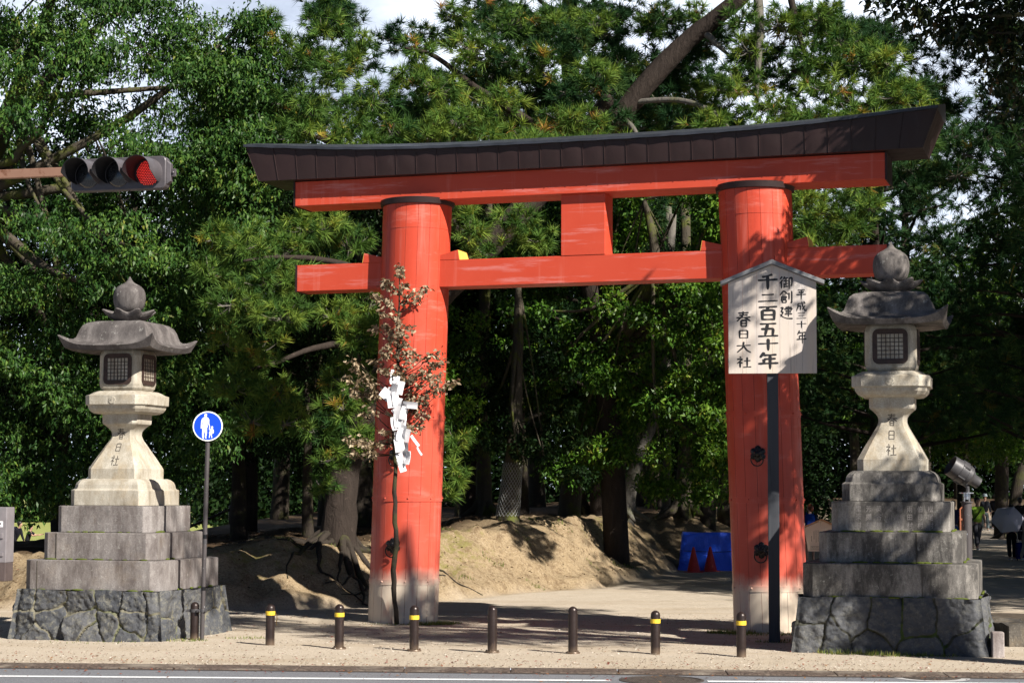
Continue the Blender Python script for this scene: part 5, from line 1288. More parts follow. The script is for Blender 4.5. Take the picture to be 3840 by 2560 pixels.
BL = [(-4.235, 25.72, 0.50, 0, 0, 0, 'bare brown bollard clamped to the blue road sign pole'),
      (-3.114, 24.847, 0.525, 0.115, 0, 1, 'yellow-taped bollard with a loose hanging tape end'),
      (-2.178, 24.379, 0.565, 0.135, 1, 0, 'yellow-taped flanged bollard left of the one before the gate pillar'),
      (-1.217, 24.145, 0.57, 0.150, 1, 0, 'yellow-taped flanged bollard in front of the left gate pillar'),
      (-0.233, 23.834, 0.575, 0, 1, 0, 'bare flanged bollard just right of the left gate pillar'),
      (0.765, 23.801, 0.578, 0, 1, 0, 'bare flanged bollard mid-path, right of the other bare flanged one'),
      (1.779, 23.688, 0.535, 0.130, 0, 0, 'yellow-taped flangeless bollard mid-path above the manhole cover'),
      (2.799, 23.38, 0.545, 0.135, 0, 0, 'yellow-taped flangeless bollard beside the tall notice board post')]
for i, (x, y, h, tape, fl, tail, lab) in enumerate(BL):
    t = thing('bollard', lab, 'bollard', (x, y, gz(x, y)), i * 0.9, 'brown bollards along the kerb')
    bollard_parts(t, h, 0.0585, tape, fl, tail)

# ------------------------------------------------------------------ blue road sign on its pole
PXY = (-4.125, 25.66)
t = thing('road_sign', 'round blue road sign of a white adult and child on a scuffed pole', 'road sign', (PXY[0], PXY[1], gz(*PXY)), 0)
lean = 0.045 / 2.9
def PL(z):
    return (lean * z, -0.02 * z / 2.8, z)
mb = MB()
mb.tube([PL(-0.2), PL(0.5), PL(1.2), PL(2.0), PL(2.98)], 0.030, 20)
pole = mb.build('pole', POLE, t, auto=40)
for z, c, hh in ((1.37, IRON, 0.055), (1.30, GREYMETAL, 0.05), (0.68, IRON, 0.05)):
    mb = MB()
    p = PL(z)
    mb.loft([[(p[0] + 0.0315 * math.cos(2 * PI * i / 24), p[1] + 0.0315 * math.sin(2 * PI * i / 24), zz) for i in range(24)] for zz in (z - hh / 2, z + hh / 2)], False)
    mb.build('tape_patch', c, pole, smooth=True)
T = Matrix.Translation((PL(2.845)[0], PL(2.845)[1] - 0.042, 2.845)) @ Matrix.Rotation(R(4), 4, 'Z') @ Matrix.Rotation(R(90), 4, 'X')
mb = MB()
mb.lathe([(0.198, -0.006), (0.200, -0.002), (0.200, 0.003), (0.198, 0.005), (0.183, 0.005), (0.183, 0.002), (0.01, 0.002)], 64, T)
disc = mb.build('sign_disc', SIGNWHITE, t, auto=40)
mb = MB()
mb.lathe([(0.1835, 0.0026), (0.1835, 0.0060), (0.004, 0.0062)], 64, T)
mb.build('blue_face', SIGNBLUE, disc, auto=40)
q = 0.000466
def pic(pts):
    return [((x - 727) * q, (780 - y) * q) for x, y in pts]
ADULT = [(640, 500), (600, 530), (560, 570), (537, 640), (528, 845), (552, 850), (565, 740), (583, 640), (597, 645), (585, 720), (566, 815), (576, 835), (568, 1000), (576, 1110), (610, 1137), (624, 1131), (612, 1098), (622, 1000), (643, 885), (655, 1000), (650, 1090), (660, 1115), (690, 1137), (699, 1131), (687, 1090), (710, 980), (708, 830), (724, 802), (715, 700), (718, 655), (735, 700), (770, 790), (764, 880), (780, 888), (790, 850), (792, 780), (766, 690), (770, 590), (745, 550), (700, 515), (690, 495), (702, 470), (705, 440), (690, 424), (667, 418), (644, 424), (628, 445), (624, 470), (636, 485)]
CHILD = [(834, 850), (800, 868), (783, 886), (772, 894), (800, 892), (790, 920), (762, 965), (776, 980), (770, 1090), (762, 1113), (790, 1112), (796, 1050), (806, 1015), (820, 1040), (838, 1085), (828, 1113), (858, 1110), (861, 1085), (845, 1040), (862, 990), (868, 920), (880, 985), (898, 992), (905, 910), (885, 870), (866, 850), (880, 832), (880, 790), (866, 782), (850, 776), (832, 786), (822, 808), (820, 832)]
mb = MB()
mb.prism(pic(ADULT), 0.0063, 0.0080, T)
mb.prism(pic(CHILD), 0.0063, 0.0080, T)
mb.build('pictogram', SIGNWHITE, disc)
mb = MB()
mb.box((PL(2.845)[0], PL(2.845)[1] - 0.030, 2.90), (0.10, 0.016, 0.03))
mb.box((PL(2.845)[0], PL(2.845)[1] - 0.030, 2.78), (0.10, 0.016, 0.03))
mb.build('bracket', GREYMETAL, t)
# clamp tying the pole to the bollard beside it
mb = MB()
bx, by = -4.235 - PXY[0], 25.72 - PXY[1]
for zc in (0.385,):
    for (cx_, cy_, rr) in ((bx, by, 0.0605), (PL(zc)[0], PL(zc)[1], 0.032)):
        mb.loft([[(cx_ + r_ * math.cos(2 * PI * i / 28), cy_ + r_ * math.sin(2 * PI * i / 28), z) for i in range(28)] for r_, z in ((rr, zc - 0.022), (rr + 0.006, zc - 0.022), (rr + 0.006, zc + 0.022), (rr, zc + 0.022))], False)
    mb.box((bx - 0.085, by - 0.01, zc), (0.05, 0.03, 0.036))
    mb.box((0.045, -0.012, zc), (0.035, 0.028, 0.036))
    mb.box((bx * 0.42, by * 0.4 - 0.05, zc), (0.05, 0.02, 0.04))
    for x in (bx - 0.095, 0.05, -0.035):
        mb.sphere((x, -0.05, zc), 0.011, 8, 5)
mb.build('clamp', GREYMETAL, t, bevel=0.003)

# ------------------------------------------------------------------ tall wooden notice board
t = thing('notice_board', 'tall gabled wooden notice board with big black brush writing on one post', 'notice board', (3.53, 25.76, gz(3.53, 25.76)), R(-7))
mb = MB()
mb.box((0, 0.04, 1.95), (0.150, 0.130, 4.3))
mb.build('post', POSTWOOD, t, bevel=0.008)
W2, ZB, ZE, ZA = 0.592, 3.600, 4.835, 5.075
mb = MB()
ed = [-W2, -0.40, -0.21, 0.0, 0.10, 0.29, 0.40, W2]
def top(x):
    return ZE + (ZA - ZE) * (1 - abs(x) / W2)
for a, b in zip(ed[:-1], ed[1:]):
    poly = [(a + 0.001, ZB), (b - 0.001, ZB), (b - 0.001, top(b))]
    if a < 0 < b:
        poly.append((0, ZA))
    poly.append((a + 0.001, top(a)))
    mb.prism(poly, -0.02, 0.02, Matrix.Translation((0, -0.045, 0)) @ Matrix.Rotation(R(90), 4, 'X'))
bd = mb.build('board', SIGNWOOD, t, bevel=0.0015)
mb = MB()
YF = -0.0665
def bpt(zx, zy):
    return ((zx - 505) * 0.00211, ZB + (888 - zy) * 0.00211)
def col(chars, cx_, tops, w, weight):
    for ch, (a, b) in zip(chars, tops):
        x, z = bpt(cx_, (a + b) / 2)
        h = (b - a) * 0.00211
        write(mb, ch, x, z, w * 0.00211, h, weight, lambda X, Z, k: (X, YF - 0.00005 * k, Z))
col('千二百五十年', 478, [(245, 352), (362, 440), (452, 550), (560, 655), (662, 745), (750, 862)], 140, 7.2)
col('御創建', 594, [(262, 348), (355, 440), (455, 542)], 86, 5.8)
col('平成三十年', 690, [(348, 418), (424, 492), (497, 542), (550, 602), (612, 700)], 68, 5.8)
col('春日大社', 322, [(488, 588), (606, 664), (682, 757), (778, 852)], 98, 6.0)
mb.build('brush_writing', INK, bd)
mb = MB()
for s in (-1, 1):
    d = Vector((s * (W2 + 0.105), 0, -(ZA - ZE) * (W2 + 0.105) / W2))
    a = Vector((0, 0, ZA + 0.005))
    b = a + d
    y0, y1 = -0.135, 0.085
    th = 0.062
    mb.add([(a.x, y0, a.z), (b.x, y0, b.z), (b.x, y1, b.z), (a.x, y1, a.z), (a.x, y0, a.z + th), (b.x, y0, b.z + th * 0.9), (b.x, y1, b.z + th * 0.9), (a.x, y1, a.z + th)],
           [(0, 1, 2, 3), (4, 5, 6, 7), (0, 1, 5, 4), (1, 2, 6, 5), (2, 3, 7, 6)] + [(3, 0, 4, 7)])
mb.build('gable_roof', ROOFWOOD, t, bevel=0.006)
mb = MB()
for z in (3.78, 4.45):
    mb.box((0.0, -0.010, z), (1.20, 0.03, 0.06))
mb.build('batten', POSTWOOD, t, bevel=0.004)

# ------------------------------------------------------------------ small notice board on the approach
t = thing('small_notice_board', 'small new gabled notice board of fine print behind the black-stained lantern', 'notice board', (6.16, 38.0, gz(6.16, 38.0)), R(-12))
mb = MB()
mb.box((0, 0.03, 0.55), (0.08, 0.07, 1.5))
mb.build('post', NEWROOF, t, bevel=0.005)
mb = MB()
mb.prism([(-0.27, 0.83), (0.27, 0.83), (0.345, 1.285), (0, 1.435), (-0.345, 1.285)], -0.015, 0.015, Matrix.Translation((0, -0.03, 0)) @ Matrix.Rotation(R(90), 4, 'X'))
bd = mb.build('board', NEWWOOD, t, bevel=0.003)
mb = MB()
rt = random.Random(5)
for k, (x, za, zb_) in enumerate(((-0.20, 1.13, 1.03), (-0.15, 1.22, 1.06), (-0.11, 1.24, 1.00), (-0.07, 1.24, 1.02), (-0.03, 1.22, 1.0), (0.02, 1.20, 1.0), (0.10, 1.24, 1.02), (0.15, 1.24, 1.08))):
    z = za
    while z > zb_:
        mb.box((x, -0.0462, z), (0.010, 0.001, 0.010))
        z -= 0.016
for z in (0.93, 0.91, 0.885, 0.865):
    x = -0.22
    while x < 0.2:
        w = rt.uniform(0.01, 0.035)
        mb.box((x + w / 2, -0.0462, z), (w, 0.001, 0.006))
        x += w + 0.008
mb.build('fine_print', INK, bd)
mb = MB()
for s in (-1, 1):
    a, b = Vector((0, 0, 1.44)), Vector((s * 0.43, 0, 1.255))
    mb.add([(a.x, -0.11, a.z), (b.x, -0.11, b.z), (b.x, 0.07, b.z), (a.x, 0.07, a.z), (a.x, -0.11, a.z + 0.035), (b.x, -0.11, b.z + 0.032), (b.x, 0.07, b.z + 0.032), (a.x, 0.07, a.z + 0.035)],
           [(0, 1, 2, 3), (4, 5, 6, 7), (0, 1, 5, 4), (1, 2, 6, 5), (2, 3, 7, 6), (3, 0, 4, 7)])
mb.build('gable_roof', NEWROOF, t, bevel=0.004)

# ------------------------------------------------------------------ traffic signal on its arm
TLZ = 5.82
t = thing('traffic_signal', 'horizontal three-lamp traffic signal showing red on a rusty brown arm', 'traffic light', (-4.77, 23.0, TLZ), R(-14))
t.scale = (1.05, 1.05, 1.05)
mb = MB()
def rr_prof(y, w, h, r, n=5):
    pts = []
    for cx_, cz_, a0 in ((w / 2 - r, h / 2 - r, 0), (-w / 2 + r, h / 2 - r, 90), (-w / 2 + r, -h / 2 + r, 180), (w / 2 - r, -h / 2 + r, 270)):
        for i in range(n):
            a = R(a0 + 90 * i / (n - 1))
            pts.append((cx_ + r * math.cos(a), y, cz_ + r * math.sin(a)))
    return pts
mb.loft([rr_prof(-0.085, 1.17, 0.36, 0.05), rr_prof(-0.075, 1.19, 0.38, 0.06), rr_prof(0.03, 1.19, 0.38, 0.06), rr_prof(0.07, 1.14, 0.34, 0.07), rr_prof(0.09, 0.9, 0.26, 0.06)])
body = mb.build('housing', SIGBODY, t, auto=30)
mb = MB()
mb.loft([[(0.595, y * 1.0, z) for y, z in ((-0.06, -0.14), (0.03, -0.14), (0.03, 0.14), (-0.06, 0.14))], [(0.640, y, z) for y, z in ((-0.045, -0.10), (0.02, -0.10), (0.02, 0.10), (-0.045, 0.10))]])
mb.box((0.665, -0.01, 0.0), (0.05, 0.035, 0.09))
mb.sphere((0.665, -0.035, 0.0), 0.016, 8, 6)
mb.build('end_bracket', SIGBODY, t, bevel=0.006)
for k, x in enumerate((-0.375, 0.005, 0.385)):
    mb = MB()
    mb.lathe([(0.150, 0.0), (0.150, 0.006), (0.11, 0.020), (0.06, 0.030), (0.01, 0.033)], 40, Matrix.Translation((x, -0.088, -0.005)) @ Matrix.Rotation(R(90), 4, 'X'))
    lens = mb.build('red_lamp' if k == 2 else 'dark_lamp', REDLENS if k == 2 else DARKLENS, t, smooth=True)
    if k == 2:
        mb = MB()
        n = 0
        for i in range(-9, 10):
            for j in range(-9, 10):
                px, pz = (i + 0.5 * (j % 2)) * 0.0215, j * 0.0187
                rad = math.hypot(px, pz)
                if rad < 0.142:
                    mb.sphere((x + px, -0.088 - 0.034 * (1 - (rad / 0.15) ** 2) - 0.003, pz - 0.005), 0.0062, 6, 4)
        mb.build('led_dots', LED, lens)
    # sun visor: open tube, cut back underneath
    vs, fs = [], []
    n = 40
    a0, a1 = R(-38), R(218)
    for layer, rr_ in enumerate((0.172, 0.166)):
        for i in range(n + 1):
            a = a0 + (a1 - a0) * i / n
            e = min(i, n - i) / n
            ln = 0.05 + 0.30 * min(1.0, (e / 0.15)) ** 0.8
            for y in (-0.08, -0.08 - ln):
                dz = -0.10 * (-(y + 0.08)) * 0.5
                vs.append((x + rr_ * math.cos(a), y, -0.005 + rr_ * math.sin(a) + dz))
    m2 = 2 * (n + 1)
    for i in range(n):
        fs.append((2 * i, 2 * i + 2, 2 * i + 3, 2 * i + 1))
        fs.append((m2 + 2 * i, m2 + 2 * i + 1, m2 + 2 * i + 3, m2 + 2 * i + 2))
        fs.append((2 * i + 1, 2 * i + 3, m2 + 2 * i + 3, m2 + 2 * i + 1))
    mb = MB()
    mb.add(vs, fs)
    v = mb.build('visor', [SIGBODY, SIGBLACK], t, auto=40)
    for p in v.data.polygons:
        c = p.center
        rad = math.hypot(c.x - x, c.z + 0.005 + 0.05 * (-(c.y + 0.08)))
        p.material_index = 1 if rad < 0.169 else 0
# arm and the pole it hangs from (the pole stands outside the frame)
mb = MB()
mb.box((-1.10, 0.125, 0.085), (2.9, 0.075, 0.105))
mb.box((-1.95, 0.13, 0.085), (0.10, 0.10, 0.13))
mb.build('arm', RUST, t, bevel=0.006)
mb = MB()
mb.lathe([(0.085, -TLZ - 0.1), (0.085, 0.55), (0.06, 0.58)], 24, Matrix.Translation((-2.60, 0.13, 0)))
mb.build('mast', RUST, t, auto=40)
mb = MB()
for x in (-0.45, 0.45):
    mb.box((x, 0.10, 0.10), (0.06, 0.09, 0.16))
mb.build('mount', RUST, t, bevel=0.004)
mb = MB()
mb.tube([(0.12, -0.03, -0.19), (0.14, -0.02, -0.24), (0.10, 0.0, -0.28), (0.02, 0.03, -0.30)], 0.008, 6)
mb.build('cable', SIGBLACK, t, smooth=True)

# ------------------------------------------------------------------ control cabinet at the left edge
t = thing('control_cabinet', 'grey and brown metal control cabinet cut off by the left edge', 'cabinet', (-6.84, 25.05, 0), R(-8))
CABG = plain('cabinet_grey', (0.20, 0.185, 0.195), 0.5, 0.1, 0.12)
CABB = plain('cabinet_brown', (0.085, 0.065, 0.062), 0.5, 0.1, 0.15)
mb = MB()
mb.box((0, 0, 1.41), (0.60, 0.26, 0.72))
cb = mb.build('cabinet_body', CABG, t, bevel=0.01)
mb = MB()
mb.box((0, 0, 0.93), (0.595, 0.255, 0.24))
mb.build('lower_body', CABB, t, bevel=0.01)
mb = MB()
mb.box((-0.02, -0.135, 1.36), (0.45, 0.012, 0.12))
mb.box((0.24, -0.138, 1.40), (0.04, 0.02, 0.07))
mb.box((0.24, -0.138, 1.16), (0.05, 0.02, 0.05))
mb.build('latch_plate', CABG, cb, bevel=0.004)
mb = MB()
mb.box((0.15, -0.1315, 1.55), (0.20, 0.003, 0.075))
st = mb.build('sticker', SIGNWHITE, cb)
mb = MB()
for k in range(5):
    mb.box((0.08 + k * 0.035, -0.1335, 1.555), (0.02, 0.001, 0.022))
    mb.box((0.08 + k * 0.035, -0.1335, 1.528), (0.026, 0.001, 0.006))
mb.build('sticker_print', INK, st)
mb = MB()
mb.lathe([(0.085, -0.1), (0.085, 1.9), (0.04, 1.93)], 24, Matrix.Translation((-0.42, 0.1, 0)))
mb.box((-0.3, 0.1, 1.3), (0.2, 0.06, 0.10))
mb.box((-0.3, 0.1, 1.0), (0.2, 0.06, 0.10))
mb.build('support_post', CABB, t, auto=40)

# ------------------------------------------------------------------ floodlight
FX, FY = 6.90, 29.0
t = thing('floodlight', 'grey barrel floodlight on a thick post behind the black-stained lantern', 'floodlight', (FX, FY, gz(FX, FY)), 0)
mb = MB()
mb.lathe([(0.075, -0.1), (0.075, 1.85), (0.095, 1.85), (0.095, 1.87), (0.01, 1.871)], 24)
mb.build('post', POLE, t, auto=40)
mb = MB()
for a in range(4):
    mb.lathe([(0.010, 1.87), (0.010, 1.99)], 8, Matrix.Translation((0.055 * math.cos(a * PI / 2 + 0.7), 0.055 * math.sin(a * PI / 2 + 0.7), 0)))
mb.lathe([(0.050, 1.90), (0.050, 1.985), (0.11, 1.99), (0.11, 2.005), (0.01, 2.006)], 24)
mb.build('base_plate', plain('bright_steel', (0.55, 0.55, 0.56), 0.25, 0.9), t, auto=40)
T = Matrix.Translation((-0.06, -0.02, 2.30)) @ Matrix.Rotation(R(-58), 4, 'Y') @ Matrix.Rotation(R(6), 4, 'X')
mb = MB()
mb.lathe([(0.05, -0.30), (0.085, -0.30), (0.09, -0.19), (0.135, -0.13), (0.160, -0.11), (0.168, 0.05), (0.172, 0.052), (0.172, 0.075), (0.166, 0.078), (0.160, 0.22), (0.150, 0.225), (0.13, 0.10), (0.01, 0.08)], 36, T)
hd = mb.build('lamp_head', GREYMETAL, t, auto=35)
mb = MB()
mb.lathe([(0.163, 0.05), (0.175, 0.05), (0.175, 0.075), (0.163, 0.075)], 36, T, caps=False)
mb.lathe([(0.155, -0.06), (0.171, -0.06), (0.171, -0.045), (0.155, -0.045)], 36, T, caps=False)
for a in range(6):
    mb.box((0.172 * math.cos(a * PI / 3), 0.172 * math.sin(a * PI / 3), 0.02), (0.02, 0.02, 0.12), T)
mb.build('cooling_band', GREYMETAL, hd, auto=35)
mb = MB()
mb.tube([(0.02, 0, 2.0), (0.02, 0, 2.08), (-0.02, 0, 2.13)], 0.03, 10)
mb.tube([(-0.02, -0.10, 2.14), (-0.02, 0.10, 2.14)], 0.02, 8)
mb.build('yoke', GREYMETAL, t)
mb = MB()
mb.tube([(-0.105, -0.02, -0.1), (-0.105, -0.02, 1.6), (-0.105, -0.02, 1.75), (-0.06, -0.02, 1.80)], 0.014, 8)
for z in (0.5, 1.1, 1.6):
    mb.box((-0.07, -0.02, z), (0.09, 0.02, 0.03))
mb.build('conduit', plain('orange_brown_conduit', (0.30, 0.10, 0.05), 0.5), t)

# ------------------------------------------------------------------ stone marker, stone border
t = thing('stone_marker', 'short pale granite marker post beside the black-stained lantern', 'marker post', (5.93, 23.45, gz(5.93, 23.45)), R(-6))
mb = MB()
mb.loft([sq(0.150, 0.012, -0.1), sq(0.150, 0.012, 0.295), sq(0.140, 0.016, 0.308), sq(0.10, 0.012, 0.312)])
mb.build('post', mk_stone('pinkish_granite', (0.34, 0.30, 0.285), (0.50, 0.455, 0.43), (0.16, 0.13, 0.12), 0.16, 0.2, 0, 60), t, bevel=0.006)
DARKROCK = mk_stone('dark_border_stone', (0.06, 0.055, 0.048), (0.14, 0.125, 0.105), (0.025, 0.022, 0.02), 0.2, 0.3, 0.2, 50, 0.8)  # dark stone, colour lowered further in place of the foliage shadow
t = thing('stone_border', 'raised rough stone edging with soil at the right edge', 'stone edging', (6.48, 25.2, gz(6.48, 25.2)), R(12))
def rough(mb, x0, x1, y0, y1, h, seed, n=9):
    rg = np.random.default_rng(seed)
    u, v = np.meshgrid(np.linspace(0, 1, n), np.linspace(0, 1, n))
    zt_ = h * (1 + 0.12 * vnoise(u * 3 + seed, v * 3, seed)) - 0.05 * h * ((u < 0.05) | (v < 0.05) | (u > 0.95) | (v > 0.95))
    X = x0 + (x1 - x0) * u + 0.02 * vnoise(u * 4, v * 4, seed + 2)
    Y = y0 + (y1 - y0) * v + 0.03 * vnoise(u * 4, v * 4, seed + 3)
    b = np.stack([X, Y, zt_], -1).reshape(-1, 3).tolist()
    ii_ = np.arange(n * n).reshape(n, n)
    fs = np.stack([ii_[:-1, :-1], ii_[:-1, 1:], ii_[1:, 1:], ii_[1:, :-1]], -1).reshape(-1, 4).tolist()
    m = len(b)
    edge = list(ii_[0, :]) + list(ii_[1:, -1]) + list(ii_[-1, -2::-1]) + list(ii_[-2:0:-1, 0])
    for e in edge:
        p = b[e]
        b.append((p[0], p[1], -0.1))
    k = len(edge)
    for i in range(k):
        j = (i + 1) % k
        fs.append((edge[i], m + i, m + j, edge[j]))
    mb.add(b, fs)
mb = MB()
rough(mb, 0, 1.4, -0.1, 0.38, 0.30, 3)
rough(mb, 1.45, 3.2, -0.12, 0.36, 0.28, 4)
rough(mb, -0.02, 0.42, 0.42, 1.9, 0.33, 5)
rough(mb, 0.0, 0.40, 1.95, 3.4, 0.33, 6)
mb.build('edging_stones', DARKROCK, t, auto=40)
mb = MB()
rough(mb, 0.42, 3.4, 0.4, 3.4, 0.20, 8, 14)
mb.build('soil', plain('dark_soil', (0.06, 0.045, 0.03), 0.95, 0, 0.5, 12), t, smooth=True)

# ------------------------------------------------------------------ covered stack and cones by the bank
TARPX, TARPY = 5.25, 49.3
t = thing('tarpaulin_stack', 'stack covered by a wrinkled bright blue tarpaulin under the dark bank', 'tarpaulin', (TARPX, TARPY, gz(TARPX, TARPY)), R(-5))
def mk_tarp():
    m = M('blue_tarpaulin')
    c = m.mix(m.noise(3, 4), (0.006, 0.070, 0.80), (0.014, 0.13, 0.95))
    m.bump(m.noise(5, 6, 0.7, (1, 1, 0.5), dist=1.2), 0.7, 0.05)
    return m.done(c, 0.35, 0, 0.5)
vs, fs = [], []
n, nz = 100, 26
for j in range(nz + 1):
    z = j / nz
    for i in range(n):
        a = 2 * PI * i / n
        c, s = math.cos(a), math.sin(a)
        k = max(abs(c), abs(s))
        x, y = c / k * 0.86, s / k * 0.55
        wr = 0.045 * float(vnoise(np.array([i * 0.35]), np.array([z * 2.0 + 3]), 4, 4)[0]) * (1.4 - z) + (0.06 * (1 - z) ** 3)
        f = 1 + wr / 0.7
        if z > 0.92:
            f *= 1 - (z - 0.92) * 0.5
        zz = z * 0.95 + 0.02 * math.sin(3 * a) * z
        if i > 60 and i < 80:
            zz += 0.0
        vs.append((x * f, y * f, zz))
for j in range(nz):
    for i in range(n):
        k = (i + 1) % n
        fs.append((j * n + i, j * n + k, (j + 1) * n + k, (j + 1) * n + i))
fs.append(tuple(nz * n + i for i in range(n)))
mb = MB()
mb.add(vs, fs)
tp = mb.build('tarpaulin', mk_tarp(), t, auto=50)
mb = MB()
mb.tube([(-0.88, -0.56, 0.5), (0, -0.60, 0.47), (0.88, -0.56, 0.52)], 0.008, 6)
mb.build('rope', IRON, t)
CONE = plain('red_cone_plastic', (0.42, 0.025, 0.022), 0.45, 0, 0.15)
for (x, y, h, lab) in ((4.555, 47.9, 0.63, 'red traffic cone at the left end of the blue tarpaulin'), (5.02, 48.35, 0.62, 'red traffic cone in front of the middle of the blue tarpaulin')):
    t = thing('traffic_cone', lab, 'traffic cone', (x, y, gz(x, y)), 0.3, 'red traffic cones before the tarpaulin')
    mb = MB()
    mb.lathe([(0.175, 0.02), (0.165, 0.04), (0.03, h - 0.02), (0.024, h), (0.008, h + 0.002)], 24)
    mb.build('cone', CONE, t, auto=40)
    mb = MB()
    mb.loft([sq(0.42, 0.06, 0.0), sq(0.42, 0.06, 0.022), sq(0.38, 0.05, 0.03)])
    mb.build('base', CONE, t, bevel=0.004)
# ------------------------------------------------------------------ dry sakaki branch against the left pillar, paper streamers
rb = random.Random(12)
STEM_P = [Vector(p) for p in STEM]
t = thing('sakaki_branch', 'tall dry evergreen branch with withered brown leaves standing against the left gate pillar', 'branch', (STEM[0][0], STEM[0][1], STEM[0][2]))
O = Vector(STEM[0])
def up(p):
    return tuple(Vector(p) - O)
mb = MB()
fine = []
frad = []
for i in range(len(STEM_P) - 1):
    for k in range(3):
        q = STEM_P[i].lerp(STEM_P[i + 1], k / 3)
        fine.append(q + Vector((rb.uniform(-0.008, 0.008), rb.uniform(-0.008, 0.008), 0)))
        frad.append(STEM_R[i] + (STEM_R[i + 1] - STEM_R[i]) * k / 3)
fine.append(STEM_P[-1])
frad.append(0.004)
mb.tube([up(p) for p in fine], frad, 10, wob=0.12, rng=rb)
mb.build('stem', BARK_DARK, t, smooth=True)
mb = MB()
lv, la = [], []
for sx, sy, sz in SPRIGS:
    y = sy + rb.uniform(-0.22, 0.14)
    c = Vector((sx, y, sz))
    hd = abs(sx + 1.72)
    za = max(2.75 if sz > 2.8 else sz - 0.05, sz - 0.55 * hd - 0.08)
    att = min(fine, key=lambda q: abs(q.z - za))
    mid = att.lerp(c, 0.5) + Vector((0, -0.03, -0.06 * hd + rb.uniform(-0.03, 0.05)))
    mb.tube([up(att), up(att.lerp(mid, 0.5) + Vector((0, 0, -0.01))), up(mid), up(mid.lerp(c, 0.5) + Vector((0, 0, 0.02))), up(c)], [0.010, 0.008, 0.006, 0.005, 0.003], 5)
    for k in range(rb.randint(26, 36)):
        a = rb.uniform(0, 2 * PI)
        f_ = rb.random() ** 1.6 * 0.5
        p = c.lerp(mid, f_) + Vector((rb.gauss(0, 0.035), rb.gauss(0, 0.035), rb.gauss(0, 0.030)))
        d = Vector((math.cos(a), math.sin(a) - 0.3, rb.uniform(-1.5, 0.35))).normalized()
        s = d.cross(Vector((rb.uniform(-1, 1), rb.uniform(-1, 1), rb.uniform(-1, 1)))).normalized()
        nn = d.cross(s)
        ln, w = rb.uniform(0.06, 0.10), rb.uniform(0.016, 0.027)
        f = nn * rb.uniform(0.004, 0.014)
        for q in (p, p + d * ln * 0.5 + s * w + f, p + d * ln, p + d * ln * 0.5 - s * w + f):
            lv.append(up(q))
        la.append(rb.random())
mb.build('twigs', BARK_DARK, t, smooth=True)
soup('withered_leaves', np.array(lv), 4, DRYLEAF, t, {'rnd': np.array(la)})

t = thing('paper_streamers', 'white zigzag paper streamers tied to the dry branch on the left pillar', 'paper streamers', (-1.80, 28.45, 3.69))
PAPER = plain('white_paper', (0.62, 0.62, 0.64), 0.75, 0, 0.03)
def plate(mb, c, w, h, rz, ry, curl):
    T = Matrix.Translation(c) @ Matrix.Rotation(rz, 4, 'Z') @ Matrix.Rotation(ry, 4, 'Y')
    vs, fs = [], []
    n = 5
    for j in range(n):
        for i in range(n):
            u, v = i / (n - 1) - 0.5, j / (n - 1) - 0.5
            vs.append((u * w, curl * math.cos(PI * v) + 0.4 * curl * u * u * 4, v * h))
    m_ = n * n
    vs += [(x, y + 0.002, z) for x, y, z in vs]
    for j in range(n - 1):
        for i in range(n - 1):
            a = j * n + i
            fs.append((a, a + 1, a + n + 1, a + n))
            fs.append((m_ + a, m_ + a + n, m_ + a + n + 1, m_ + a + 1))
    mb.add(vs, fs, T)
for k, (x0, y0, z0, nn, dr) in enumerate(((0.03, 0.0, -0.02, 8, 0.022), (0.09, -0.05, -0.10, 8, 0.016), (0.0, -0.08, -0.14, 7, 0.030), (0.17, -0.02, -0.48, 5, 0.008))):
    mb = MB()
    for i in range(nn):
        plate(mb, (x0 + dr * i + 0.035 * (-1) ** i, y0 + rb.uniform(-0.03, 0.03), z0 - 0.165 * i - 0.06), 0.10 + rb.uniform(-0.01, 0.03), 0.20, R(rb.uniform(-55, 45)), R(rb.uniform(-6, 6) + 12 * (-1) ** i), rb.uniform(-0.03, 0.03))
    mb.build('streamer', PAPER, t, smooth=True)
for pa in (((0.28, -0.06, -0.42), 0.24, 0.10, R(-20), R(6), 0.012), ((0.36, -0.03, -0.95), 0.045, 0.20, R(20), R(-38), 0.01), ((0.43, -0.03, -1.10), 0.035, 0.16, R(50), R(-42), 0.01),
           ((-0.06, -0.06, -0.27), 0.20, 0.16, R(25), R(38), 0.02), ((0.02, -0.03, 0.0), 0.07, 0.22, R(50), R(8), 0.02)):
    mb = MB()
    plate(mb, *pa)
    mb.build('paper_strip', PAPER, t, smooth=True)

# ------------------------------------------------------------------ people
SKIN = plain('skin', (0.42, 0.25, 0.18), 0.55, 0, 0.06)
def cloth(c):
    return plain('cloth', c, 0.9, 0, 0.2, 12, 0.1)
def skin_mesh(verts, edges, radii, root=0, sub=2):
    me = bpy.data.meshes.new('skin')
    me.from_pydata(verts, edges, [])
    o = bpy.data.objects.new('skin', me)
    COL.objects.link(o)
    sm = o.modifiers.new('skin', 'SKIN')
    sm.use_smooth_shade = True
    for i, r in enumerate(radii):
        me.skin_vertices[0].data[i].radius = r if isinstance(r, tuple) else (r, r)
        me.skin_vertices[0].data[i].use_root = (i == root)
    ss = o.modifiers.new('sub', 'SUBSURF')
    ss.levels = sub
    ss.render_levels = sub
    dg = bpy.context.evaluated_depsgraph_get()
    dg.update()
    out = bpy.data.meshes.new_from_object(o.evaluated_get(dg))
    bpy.data.objects.remove(o)
    return out
class Chain:
    def __init__(self):
        self.v, self.e, self.r = [], [], []
    def add(self, p, r, prev=None):
        self.v.append(tuple(p))
        self.r.append(r)
        if prev is not None:
            self.e.append((prev, len(self.v) - 1))
        return len(self.v) - 1
